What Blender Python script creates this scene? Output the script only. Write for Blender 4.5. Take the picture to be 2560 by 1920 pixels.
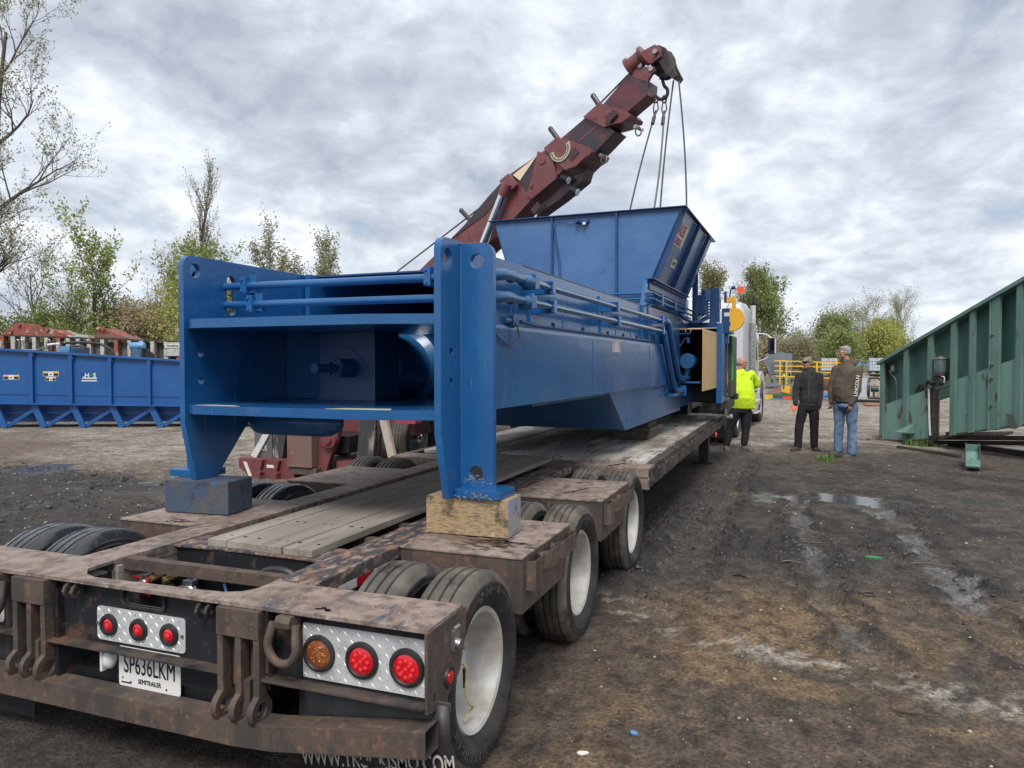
import bpy, bmesh, math, random
from mathutils import Vector, Matrix, Quaternion, noise, geometry
R = math.radians
random.seed(7)
for o in list(bpy.data.objects):
    bpy.data.objects.remove(o)
SC = bpy.context.scene
COL = SC.collection

# ------------------------------------------------------------ camera, sky, sun, exposure
cam_data = bpy.data.cameras.new("camera")
cam_data.sensor_width = 36.0
cam_data.lens = 1850.0 / 2560.0 * 36.0
cam_data.clip_start = 0.05
cam_data.clip_end = 3000.0
cam = bpy.data.objects.new("camera", cam_data)
COL.objects.link(cam)
cam.location = (2.45, -2.31, 1.66)
cam.rotation_euler = (R(90) - math.atan(51 / 1850.0), 0, math.atan(705 / 1850.0))
SC.camera = cam

SUN_EL, SUN_AZ = R(52), R(165)      # azimuth measured from +Y towards +X
world = bpy.data.worlds.new("World")
SC.world = world
world.use_nodes = True
def build_world():
    nt = world.node_tree; N = nt.nodes; L = nt.links
    for n in list(N): N.remove(n)
    out = N.new('ShaderNodeOutputWorld')
    bg = N.new('ShaderNodeBackground')
    sky = N.new('ShaderNodeTexSky'); sky.sky_type = 'NISHITA'; sky.sun_disc = False
    sky.sun_elevation = SUN_EL; sky.sun_rotation = SUN_AZ
    sky.altitude = 200; sky.air_density = 1.0; sky.dust_density = 2.0
    tc = N.new('ShaderNodeTexCoord')
    sep = N.new('ShaderNodeSeparateXYZ'); L.new(tc.outputs['Generated'], sep.inputs[0])
    def math_(op, a, b=None, clamp=False):
        m = N.new('ShaderNodeMath'); m.operation = op; m.use_clamp = clamp
        for i, v in enumerate((a, b)):
            if v is None: continue
            if isinstance(v, (int, float)): m.inputs[i].default_value = v
            else: L.new(v, m.inputs[i])
        return m.outputs[0]
    zc = math_('MAXIMUM', sep.outputs['Z'], 0.0)
    den = math_('ADD', zc, 0.38)
    px = math_('DIVIDE', sep.outputs['X'], den)
    py = math_('DIVIDE', sep.outputs['Y'], den)
    comb = N.new('ShaderNodeCombineXYZ'); L.new(px, comb.inputs[0]); L.new(py, comb.inputs[1])
    def noise_(scale, detail, rough, dist, off):
        mp = N.new('ShaderNodeMapping'); L.new(comb.outputs[0], mp.inputs[0])
        mp.inputs['Location'].default_value = off
        n = N.new('ShaderNodeTexNoise'); L.new(mp.outputs[0], n.inputs['Vector'])
        n.inputs['Scale'].default_value = scale; n.inputs['Detail'].default_value = detail
        n.inputs['Roughness'].default_value = rough; n.inputs['Distortion'].default_value = dist
        return n.outputs['Fac']
    big = noise_(1.25, 2, .5, .2, (5.1, 1.7, 0))
    mid = noise_(4.3, 6, .55, .35, (7.3, 0.4, 2))
    fine = noise_(13.0, 5, .58, .3, (1.3, 5.4, 4))
    mixv = math_('ADD', math_('ADD', math_('MULTIPLY', big, .36), math_('MULTIPLY', mid, .46)), math_('MULTIPLY', fine, .18))
    ramp = N.new('ShaderNodeValToRGB'); L.new(mixv, ramp.inputs[0])
    cr = ramp.color_ramp
    cr.elements[0].position = .38; cr.elements[0].color = (.33, .365, .43, 1)
    cr.elements[1].position = .60; cr.elements[1].color = (.78, .81, .84, 1)
    e = cr.elements.new(.455); e.color = (.43, .47, .535, 1)
    e = cr.elements.new(.515); e.color = (.55, .595, .655, 1)
    # thin places where the blue of the sky shows through
    cov = N.new('ShaderNodeMapRange'); L.new(mid, cov.inputs[0])
    cov.inputs[1].default_value = .40; cov.inputs[2].default_value = .30
    cov.inputs[3].default_value = 0; cov.inputs[4].default_value = .35
    sk = N.new('ShaderNodeMixRGB'); sk.blend_type = 'MULTIPLY'; sk.inputs[0].default_value = 1
    L.new(sky.outputs[0], sk.inputs[1]); sk.inputs[2].default_value = (.10, .10, .10, 1)
    mix = N.new('ShaderNodeMixRGB'); L.new(cov.outputs[0], mix.inputs[0])
    L.new(ramp.outputs[0], mix.inputs[1]); L.new(sk.outputs[0], mix.inputs[2])
    L.new(mix.outputs[0], bg.inputs[0]); bg.inputs[1].default_value = 1.0
    L.new(bg.outputs[0], out.inputs[0])
build_world()
sd = bpy.data.lights.new("sun", 'SUN'); sd.energy = 2.2; sd.angle = R(22); sd.color = (1.0, .96, .90)
sun = bpy.data.objects.new("sun", sd); COL.objects.link(sun)
_d = Vector((math.sin(SUN_AZ) * math.cos(SUN_EL), math.cos(SUN_AZ) * math.cos(SUN_EL), math.sin(SUN_EL)))
sun.rotation_euler = (-_d).to_track_quat('-Z', 'Y').to_euler()
SC.view_settings.view_transform = 'Standard'
SC.view_settings.look = 'None'
SC.view_settings.exposure = 0.55
SC.view_settings.gamma = 1.0
SC.view_settings.use_curve_mapping = False
SC.render.engine = 'CYCLES'
SC.cycles.max_bounces = 6
SC.cycles.diffuse_bounces = 3
SC.cycles.transparent_max_bounces = 8

# ------------------------------------------------------------ mesh helpers
def tagset(o, label=None, cat=None, group=None, kind=None):
    if label: o['label'] = label
    if cat: o['category'] = cat
    if group: o['group'] = group
    if kind: o['kind'] = kind
    return o
def thing(name, label, cat, loc=(0, 0, 0), rotz=0, group=None):
    o = bpy.data.objects.new(name, None); COL.objects.link(o)
    o.empty_display_size = .2
    o.location = loc; o.rotation_euler = (0, 0, rotz)
    return tagset(o, label, cat, group)
def copy_tree(o, parent=None):
    c = o.copy(); COL.objects.link(c); c.parent = parent
    for ch in [x for x in bpy.data.objects if x.parent is o]:
        copy_tree(ch, c)
    return c
def rotz(a): return Matrix.Rotation(a, 4, 'Z')
def T(x, y, z): return Matrix.Translation((x, y, z))

class MB:
    def __init__(s): s.bm = bmesh.new()
    def poly(s, pts, faces):
        vs = [s.bm.verts.new(p) for p in pts]
        for f in faces:
            try: s.bm.faces.new([vs[i] for i in f])
            except ValueError: pass
        return vs
    def box(s, x0, x1, y0, y1, z0, z1, m=None):
        p = [Vector((x, y, z)) for z in (z0, z1) for y in (y0, y1) for x in (x0, x1)]
        if m is not None: p = [m @ v for v in p]
        s.poly(p, [(0, 2, 3, 1), (4, 5, 7, 6), (0, 1, 5, 4), (2, 6, 7, 3), (0, 4, 6, 2), (1, 3, 7, 5)])
        return s
    def bar(s, a, b, w, h, up=(0, 0, 1)):
        a = Vector(a); b = Vector(b); d = (b - a); L = d.length; d.normalize()
        up = Vector(up)
        if abs(d.dot(up)) > .99: up = Vector((0, 1, 0))
        x = d.cross(up).normalized(); u = x.cross(d).normalized()
        m = Matrix((x, d, u)).transposed().to_4x4(); m.translation = a
        return s.box(-w / 2, w / 2, 0, L, -h / 2, h / 2, m)
    def prism(s, outer, ax, a0, a1, holes=(), m=None):
        """outer: 2-D points; ax: normal axis (x: pts are (y,z); y: (x,z); z: (x,y))"""
        loops = [list(outer)] + [list(h) for h in holes]
        def P(p, a):
            v = Vector((a, p[0], p[1])) if ax == 'x' else Vector((p[0], a, p[1])) if ax == 'y' else Vector((p[0], p[1], a))
            return m @ v if m is not None else v
        flat = [p for l in loops for p in l]
        if holes:
            tris = geometry.tessellate_polygon([[Vector((p[0], p[1], 0)) for p in l] for l in loops])
        else:
            tris = [tuple(range(len(flat)))]
        va = [s.bm.verts.new(P(p, a0)) for p in flat]
        vb = [s.bm.verts.new(P(p, a1)) for p in flat]
        for t in tris:
            for vv in (va, vb):
                try: s.bm.faces.new([vv[i] for i in t])
                except ValueError: pass
        k = 0
        for l in loops:
            n = len(l)
            for i in range(n):
                a, b = k + i, k + (i + 1) % n
                try: s.bm.faces.new((va[a], va[b], vb[b], vb[a]))
                except ValueError: pass
            k += n
        return s
    def tube(s, pts, r, seg=10, caps=True, flat=1.0):
        pts = [Vector(p) for p in pts]
        rr = r if isinstance(r, (list, tuple)) else [r] * len(pts)
        rings = []; prev = None
        for i, p in enumerate(pts):
            if i == 0: d = pts[1] - p
            elif i == len(pts) - 1: d = p - pts[i - 1]
            else: d = (pts[i + 1] - p).normalized() + (p - pts[i - 1]).normalized()
            if d.length < 1e-9: d = Vector((0, 0, 1))
            d.normalize()
            if prev is None:
                up = Vector((0, 0, 1)) if abs(d.z) < .95 else Vector((1, 0, 0))
                x = d.cross(up).normalized()
            else:
                x = (prev - d * prev.dot(d)).normalized()
            prev = x; y = d.cross(x)
            rings.append([s.bm.verts.new(p + (x * math.cos(2 * math.pi * k / seg) + y * flat * math.sin(2 * math.pi * k / seg)) * rr[i]) for k in range(seg)])
        for a, b in zip(rings, rings[1:]):
            for k in range(seg):
                s.bm.faces.new((a[k], a[(k + 1) % seg], b[(k + 1) % seg], b[k]))
        if caps and seg > 2:
            s.bm.faces.new(rings[0][::-1]); s.bm.faces.new(rings[-1])
        return s
    def cyl(s, a, b, r, seg=16, r2=None):
        return s.tube([a, b], [r, r if r2 is None else r2], seg)
    def lathe(s, prof, m, seg=32, closed=False):
        """prof: (radius, height) about local Z of m"""
        rings = []
        for (r, h) in prof:
            rings.append([s.bm.verts.new(m @ Vector((r * math.cos(2 * math.pi * k / seg), r * math.sin(2 * math.pi * k / seg), h))) for k in range(seg)])
        pairs = list(zip(rings, rings[1:]))
        if closed: pairs.append((rings[-1], rings[0]))
        for a, b in pairs:
            for k in range(seg):
                s.bm.faces.new((a[k], a[(k + 1) % seg], b[(k + 1) % seg], b[k]))
        return s
    def ell(s, c, rad, seg=12, rings=8, m=None):
        M_ = T(*c) @ Matrix.Diagonal((rad[0], rad[1], rad[2], 1))
        if m is not None: M_ = T(*c) @ m @ Matrix.Diagonal((rad[0], rad[1], rad[2], 1))
        bmesh.ops.create_uvsphere(s.bm, u_segments=seg, v_segments=rings, radius=1, matrix=M_)
        return s
    def xform(s, m):
        bmesh.ops.transform(s.bm, matrix=m, verts=s.bm.verts); return s
    def mesh(s, name, bevel=0, seg=2, angle=35, weld=False):
        bm = s.bm
        if weld: bmesh.ops.remove_doubles(bm, verts=bm.verts, dist=1e-5)
        bmesh.ops.recalc_face_normals(bm, faces=bm.faces)
        if bevel:
            es = [e for e in bm.edges if len(e.link_faces) == 2 and e.calc_face_angle(0) > R(30)]
            bmesh.ops.bevel(bm, geom=es, offset=bevel, segments=seg, affect='EDGES', profile=.6, clamp_overlap=True)
        me = bpy.data.meshes.new(name); bm.to_mesh(me); bm.free()
        me.polygons.foreach_set('use_smooth', [True] * len(me.polygons))
        me.set_sharp_from_angle(angle=R(angle))
        return me
    def build(s, name, m, parent=None, bevel=0, seg=2, angle=35, weld=False, label=None):
        me = s.mesh(name, bevel, seg, angle, weld)
        o = bpy.data.objects.new(name, me)
        if m is not None: me.materials.append(m)
        COL.objects.link(o); o.parent = parent
        if bevel: wn = o.modifiers.new('normals', 'WEIGHTED_NORMAL'); wn.keep_sharp = True; wn.weight = 100
        if label: o['label'] = label
        return o
def circ(cx, cy, r, n=20, a0=0, a1=360, ry=None):
    full = abs(a1 - a0) >= 360
    k = n if full else n + 1
    return [(cx + r * math.cos(R(a0 + (a1 - a0) * i / n)), cy + (ry or r) * math.sin(R(a0 + (a1 - a0) * i / n))) for i in range(k)]
def rrect(x0, x1, y0, y1, r, n=4):
    p = []
    for cx, cy, a in ((x1 - r, y0 + r, -90), (x1 - r, y1 - r, 0), (x0 + r, y1 - r, 90), (x0 + r, y0 + r, 180)):
        p += [(cx + r * math.cos(R(a + 90 * i / n)), cy + r * math.sin(R(a + 90 * i / n))) for i in range(n + 1)]
    return p
def slot(cx, cy, r, h, n=8):
    return [(cx + r * math.cos(R(180 * i / n)), cy + h / 2 + r * math.sin(R(180 * i / n))) for i in range(n + 1)] + \
           [(cx + r * math.cos(R(180 + 180 * i / n)), cy - h / 2 + r * math.sin(R(180 + 180 * i / n))) for i in range(n + 1)]
def text_obj(body, size, mtx, m, parent, name='lettering', depth=.0012, sx=1.0, bold=0.0, align='CENTER'):
    cu = bpy.data.curves.new('tmp_text', 'FONT'); cu.body = body; cu.size = size
    cu.align_x = align; cu.align_y = 'CENTER'; cu.extrude = depth; cu.offset = bold; cu.resolution_u = 3
    t = bpy.data.objects.new('tmp_text', cu); COL.objects.link(t)
    dg = bpy.context.evaluated_depsgraph_get()
    me = bpy.data.meshes.new_from_object(t.evaluated_get(dg))
    bpy.data.objects.remove(t); bpy.data.curves.remove(cu)
    me.name = name
    me.transform(mtx @ Matrix.Diagonal((sx, 1, 1, 1)))
    me.materials.clear(); me.materials.append(m)
    o = bpy.data.objects.new(name, me); COL.objects.link(o); o.parent = parent
    return o
def frame_m(o, x, y):
    """matrix with local x,y directions at origin o"""
    x = Vector(x).normalized(); y = Vector(y); z = x.cross(y).normalized(); y = z.cross(x)
    m = Matrix((x, y, z)).transposed().to_4x4(); m.translation = Vector(o); return m
def chaikin(pts, it=2):
    for _ in range(it):
        q = [pts[0]]
        for a, b in zip(pts, pts[1:]):
            a = Vector(a); b = Vector(b)
            q += [a * .75 + b * .25, a * .25 + b * .75]
        q.append(pts[-1]); pts = q
    return [Vector(p) for p in pts]

# ------------------------------------------------------------ materials
_mats = {}
def mat(name, col, rough=.6, metal=0.0, layers=(), bump=(), coat=0, spec=None, trans=0, ior=None, emis=None, alpha=1, sheen=0):
    """layers: (colour, scale, lo, hi[, stretch xyz[, rough[, detail]]]) mixed over by thresholded noise
       bump: (scale, strength, distance[, stretch])"""
    if name in _mats: return _mats[name]
    m = bpy.data.materials.new(name); m.use_nodes = True; _mats[name] = m
    nt = m.node_tree; N = nt.nodes; L = nt.links
    b = N['Principled BSDF']
    tc = N.new('ShaderNodeTexCoord')
    c4 = lambda c: (c[0], c[1], c[2], 1)
    def nz(scale, stretch, detail=6, off=0, rgh=.6):
        mp = N.new('ShaderNodeMapping'); L.new(tc.outputs['Object'], mp.inputs[0])
        mp.inputs['Scale'].default_value = stretch; mp.inputs['Location'].default_value = (off, off * .7, off * 1.3)
        n = N.new('ShaderNodeTexNoise'); L.new(mp.outputs[0], n.inputs['Vector'])
        n.inputs['Scale'].default_value = scale; n.inputs['Detail'].default_value = detail
        n.inputs['Roughness'].default_value = rgh
        return n.outputs['Fac']
    b.inputs['Metallic'].default_value = metal
    cur = None; curr = None
    b.inputs['Base Color'].default_value = c4(col); b.inputs['Roughness'].default_value = rough
    for i, ly in enumerate(layers):
        ly = list(ly) + [None] * 7
        lc, sc, lo, hi = ly[:4]; st = ly[4] or (1, 1, 1); lr = ly[5]; det = ly[6] or 6
        f = nz(sc, st, det, off=3.7 * (i + 1) + len(name))
        mr = N.new('ShaderNodeMapRange'); L.new(f, mr.inputs[0])
        mr.inputs[1].default_value = lo; mr.inputs[2].default_value = hi
        mx = N.new('ShaderNodeMixRGB'); L.new(mr.outputs[0], mx.inputs[0])
        if cur is None: mx.inputs[1].default_value = c4(col)
        else: L.new(cur, mx.inputs[1])
        mx.inputs[2].default_value = c4(lc); cur = mx.outputs[0]
        if lr is not None:
            rx = N.new('ShaderNodeMath'); rx.operation = 'MULTIPLY_ADD'
            # rough = prev + f*(lr-rough)
            L.new(mr.outputs[0], rx.inputs[0]); rx.inputs[1].default_value = lr - rough
            if curr is None: rx.inputs[2].default_value = rough
            else: L.new(curr, rx.inputs[2])
            rx.use_clamp = True
            curr = rx.outputs[0]
    if cur is not None: L.new(cur, b.inputs['Base Color'])
    if curr is not None: L.new(curr, b.inputs['Roughness'])
    prevn = None
    for bp in bump:
        bp = list(bp) + [None] * 4
        f = nz(bp[0], bp[3] or (1, 1, 1), 5, off=11 + bp[0])
        bn = N.new('ShaderNodeBump'); bn.inputs['Strength'].default_value = bp[1]; bn.inputs['Distance'].default_value = bp[2]
        L.new(f, bn.inputs['Height'])
        if prevn is not None: L.new(prevn, bn.inputs['Normal'])
        prevn = bn.outputs[0]
    if prevn is not None: L.new(prevn, b.inputs['Normal'])
    if coat: b.inputs['Coat Weight'].default_value = coat; b.inputs['Coat Roughness'].default_value = .08
    if spec is not None: b.inputs['Specular IOR Level'].default_value = spec
    if trans: b.inputs['Transmission Weight'].default_value = trans
    if ior: b.inputs['IOR'].default_value = ior
    if alpha < 1: b.inputs['Alpha'].default_value = alpha
    if emis: b.inputs['Emission Color'].default_value = c4(emis[:3]); b.inputs['Emission Strength'].default_value = emis[3]
    return m
def srgb(r, g, b):
    f = lambda v: ((v / 255 + .055) / 1.055) ** 2.4 if v > 10 else v / 255 / 12.92
    return (f(r), f(g), f(b))

BLUE = mat('blue_paint', (.010, .086, .25), .27, 0, [((.015, .110, .30), 1.6, .40, .70), ((.02, .06, .17), 22, .66, .78, None, .5), ((.07, .15, .36), 34, .655, .70, (1, 1, .06), .5), ((.06, .12, .27), 2.3, .60, .80, (1, 1, .6), .6, 9), ((.012, .035, .11), 60, .70, .73, None, .6)],
           [(55, .30, .004, (1, 1, .35)), (9, .15, .006), (2.2, .25, .02)], coat=.25)
BLUE2 = mat('blue_paint_matt', (.013, .088, .235), .30, 0, [((.024, .120, .29), 2.2, .45, .7)], [(3, .3, .03)], coat=.15)
DKBLUE = mat('dark_blue_paint', (.013, .048, .145), .35, 0, [((.017, .065, .19), 3, .4, .7)], [(20, .15, .004)])
RUST_TOP = mat('rusty_deck_steel', (.235, .178, .148), .72, 0,
   [((.31, .245, .21), 7, .42, .66), ((.13, .085, .065), 16, .46, .66), ((.10, .075, .06), 2.5, .54, .68), ((.085, .085, .095), 13, .55, .66, (1, .45, 1), .5, 12), ((.27, .145, .085), 16, .60, .72, (1, .5, 1), .85, 9),
    ((.50, .44, .40), 55, .62, .72)], [(60, .4, .004), (8, .3, .006)])
RUST_BEAM = mat('patchy_painted_steel', (.060, .058, .064), .5, 0,
   [((.21, .120, .080), 19, .50, .60, (1, .5, 1), .85, 13), ((.27, .21, .175), 26, .55, .62, (1, .5, 1), .85, 9), ((.14, .08, .055), 9, .58, .68), ((.50, .46, .43), 80, .66, .72)], [(50, .4, .004), (7, .4, .006)])
RUST_DK = mat('dark_rusty_steel', (.070, .052, .043), .62, 0,
   [((.020, .021, .026), 5, .46, .60, None, .45), ((.125, .062, .035), 8, .55, .68, None, .85, 9), ((.18, .14, .12), 45, .66, .76)], [(40, .35, .004), (6, .3, .008)])
BROWN = mat('brown_rust_steel', (.092, .066, .052), .68, 0,
   [((.045, .040, .040), 9, .50, .66), ((.20, .105, .060), 26, .54, .72, None, .85), ((.055, .045, .04), 5, .52, .62, (1, 1, .25)), ((.25, .20, .17), 60, .68, .76)], [(50, .4, .003), (9, .3, .005)])
BLACKST = mat('black_frame_steel', (.014, .015, .019), .45, 0,
   [((.075, .040, .024), 7, .56, .66, None, .8), ((.06, .06, .065), 30, .62, .75)], [(30, .3, .004)])
WOOD = mat('weathered_grey_plank', (.255, .225, .19), .85, 0,
   [((.16, .14, .12), 22, .50, .70, (1, .04, 1)), ((.35, .315, .27), 5, .52, .75, (1, .2, 1)), ((.12, .10, .085), 1.8, .55, .72, (1, .3, 1)), ((.06, .05, .045), 40, .66, .74, (1, .06, 1))],
   [(60, .6, .006, (1, .05, 1)), (14, .4, .01, (1, .1, 1))])
WOODPALE = mat('pale_worn_deck_plank', (.34, .305, .27), .85, 0,
   [((.62, .58, .54), 3, .45, .62, (1, .3, 1)), ((.10, .085, .075), 14, .54, .66, (1, .12, 1)), ((.15, .125, .105), 1.1, .48, .66, (1, .5, 1)), ((.16, .13, .11), 3, .62, .70, (1, .4, 1))],
   [(45, .6, .008, (1, .07, 1)), (12, .5, .02)])
TIMBER = mat('rough_sawn_timber', (.36, .26, .145), .85, 0,
   [((.22, .155, .09), 70, .46, .62, (.35, 1, 1)), ((.045, .035, .030), 5.5, .56, .64, None, None, 5), ((.12, .085, .06), 26, .58, .70, (.4, 1, 1.6)), ((.48, .38, .24), 12, .62, .75)],
   [(90, .7, .004, (.3, 1, 1.3)), (14, .4, .006)])
TIMBER_END = mat('grey_timber_end', (.27, .255, .25), .85, 0,
   [((.14, .13, .13), 22, .5, .7, (1, .3, 1)), ((.06, .055, .05), 9, .62, .70), ((.20, .27, .42), 4, .52, .70)], [(40, .6, .004)])
TIMBER_BLUE = mat('blue_stained_timber', (.045, .070, .115), .7, 0,
   [((.085, .08, .078), 7, .48, .62), ((.03, .03, .035), 9, .58, .68), ((.03, .11, .32), 5, .60, .72), ((.22, .2, .17), 25, .66, .74)], [(60, .5, .005, (.4, 1, 1)), (12, .4, .006)])
RUBBER = mat('dusty_tyre_rubber', (.016, .016, .018), .55, 0,
   [((.060, .053, .045), 5, .50, .74, None, .9), ((.035, .033, .031), 25, .5, .7)], [(30, .3, .004)])
RUBBER_TREAD = mat('dirty_tyre_tread', (.075, .066, .056), .75, 0,
   [((.15, .13, .105), 8, .45, .70, None, .9), ((.02, .021, .026), 5, .56, .68, None, .45), ((.35, .33, .3), 80, .70, .76)], [(40, .5, .004), (10, .3, .006)])
RUBBER_WET = mat('wet_tyre_rubber', (.030, .032, .038), .16, 0, [((.06, .055, .05), 20, .55, .7, None, .5)], [(30, .2, .003)], spec=.8)
BLKRUB = mat('black_rubber', (.016, .016, .018), .5, 0, [((.05, .048, .046), 12, .5, .75)], [(40, .2, .002)])
RIM = mat('dusty_white_wheel_rim', (.50, .49, .46), .42, .0, [((.33, .30, .26), 5, .48, .70, None, .55), ((.16, .14, .12), 30, .66, .78)], [(20, .1, .002)])
RIM_IN = mat('grimy_rim_barrel', (.30, .28, .255), .5, .2, [((.12, .11, .10), 9, .48, .7)], [(20, .2, .002)])
ALU = mat('aluminium_tread_plate', (.66, .67, .68), .38, .35, [((.46, .46, .47), 8, .5, .72), ((.10, .09, .085), 55, .68, .71, None, .8)], [(40, .15, .002)])
STEEL = mat('bare_steel', (.42, .42, .43), .35, .9, [((.20, .19, .18), 20, .5, .7)], [(30, .2, .002)])
CHROME = mat('chromed_rod', (.80, .82, .82), .12, 1.0, [((.6, .62, .6), 3, .5, .7)])
RED = mat('red_lens', (.55, .004, .012), .12, 0, [((.72, .02, .03), 60, .5, .65)], [(90, .25, .003)], coat=.6)
REDC = mat('red_lens_diode', (.80, .05, .06), .2, 0, coat=.5)
AMBER = mat('rusty_amber_lens', (.22, .060, .018), .3, 0, [((.36, .12, .03), 30, .5, .7)], [(60, .2, .002)], coat=.4)
AMBERDOT = mat('amber_diode', (.75, .48, .22), .3)
ORANGE = mat('orange_plastic', (.85, .10, .01), .35, 0)
WHITE = mat('white_paint', (.66, .67, .68), .35, 0, [((.5, .5, .5), 3, .5, .8)], coat=.3)
PLATEW = mat('licence_plate_white', (.70, .70, .68), .4, 0, [((.55, .54, .5), 18, .6, .75)])
BLACK = mat('black_print', (.012, .012, .014), .5)
REFL_W = mat('reflective_white_tape', (.55, .54, .52), .4, 0, [((.3, .28, .26), 18, .55, .7)])
REFL_R = mat('reflective_red_tape', (.32, .006, .015), .35)
YEL = mat('yellow_paint', (.80, .42, .025), .35, 0, [((.62, .33, .03), 5, .5, .75)], coat=.2)
TAN = mat('tan_yellow_panel', (.62, .38, .12), .42, 0, [((.70, .44, .15), 3, .45, .65, (1, 1, .25)), ((.50, .29, .08), 9, .6, .7, (1, 1, .2))], [(4, .2, .01)], coat=.2)
DARK = mat('near_black_paint', (.008, .009, .012), .5)
GRIME = mat('greasy_dark_steel', (.030, .028, .026), .5, .1, [((.09, .07, .055), 10, .5, .7)], [(30, .4, .005)])
MAROON = mat('maroon_paint', (.150, .042, .045), .45, 0,
   [((.200, .066, .066), 1.6, .42, .68), ((.10, .018, .020), 5, .55, .7), ((.28, .22, .20), 24, .68, .78, None, .8)], [(14, .15, .006)], coat=.15)
MAROON_G = mat('greasy_maroon_paint', (.115, .028, .033), .42, 0,
   [((.028, .028, .036), 1.3, .42, .52, None, .3), ((.19, .045, .05), 3, .60, .68)], [(14, .2, .006)], coat=.15)
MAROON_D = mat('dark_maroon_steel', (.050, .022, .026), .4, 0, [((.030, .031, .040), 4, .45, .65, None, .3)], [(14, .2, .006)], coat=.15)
CABLE = mat('steel_cable', (.085, .080, .082), .5, .4)
STICKW = mat('white_sticker', (.66, .65, .60), .45, 0, [((.35, .30, .25), 25, .6, .75)])
STICKR = mat('red_sticker_print', (.42, .055, .05), .45)
GLASS = mat('dark_glass', (.02, .025, .03), .05, 0, spec=.8)
G0 = -0.05
# ============================================================ ground
def fbm(x, y, s, o=4, z=0.0):
    return noise.fractal(Vector((x * s, y * s, z)), 1.0, 2.0, o, noise_basis='PERLIN_ORIGINAL')
def segd(x, y, pts):
    best = 1e9; tt = 0; n = len(pts) - 1
    for i in range(n):
        ax, ay = pts[i]; bx, by = pts[i + 1]; dx, dy = bx - ax, by - ay
        t = max(0, min(1, ((x - ax) * dx + (y - ay) * dy) / (dx * dx + dy * dy)))
        d = math.hypot(x - ax - t * dx, y - ay - t * dy)
        if d < best: best = d; tt = (i + t) / n
    return best, tt
def sm(a, b, v):
    t = max(0.0, min(1.0, (v - a) / (b - a))); return t * t * (3 - 2 * t)
def lerp3(a, b, t): return (a[0] + (b[0] - a[0]) * t, a[1] + (b[1] - a[1]) * t, a[2] + (b[2] - a[2]) * t)
TRK1 = [(2.49, 8.3), (2.50, 6.7), (2.64, 4.8), (2.70, 3.5), (2.85, 2.6), (2.95, 2.1)]
TRK2 = [(3.25, 7.5), (3.50, 6.6), (3.56, 5.2), (3.62, 3.9), (3.76, 2.9), (3.95, 1.9)]
TRK3 = [(1.55, 12.5), (1.60, 8.0), (1.62, 5.5), (1.60, 4.2), (1.58, 3.0)]
WHT = [(1.1, 3.0), (1.45, 2.65), (1.9, 2.35), (2.45, 2.24), (2.9, 2.15), (3.3, 2.0), (3.9, 1.85)]
C_MUD = (.088, .071, .058); C_DK = (.034, .029, .027); C_OCH = (.225, .148, .080); C_BRN = (.132, .094, .066)
C_GRV = (.34, .30, .25); C_TAN = (.165, .125, .092); C_WHT = (.48, .43, .37); C_WET = (.115, .108, .104)
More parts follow.
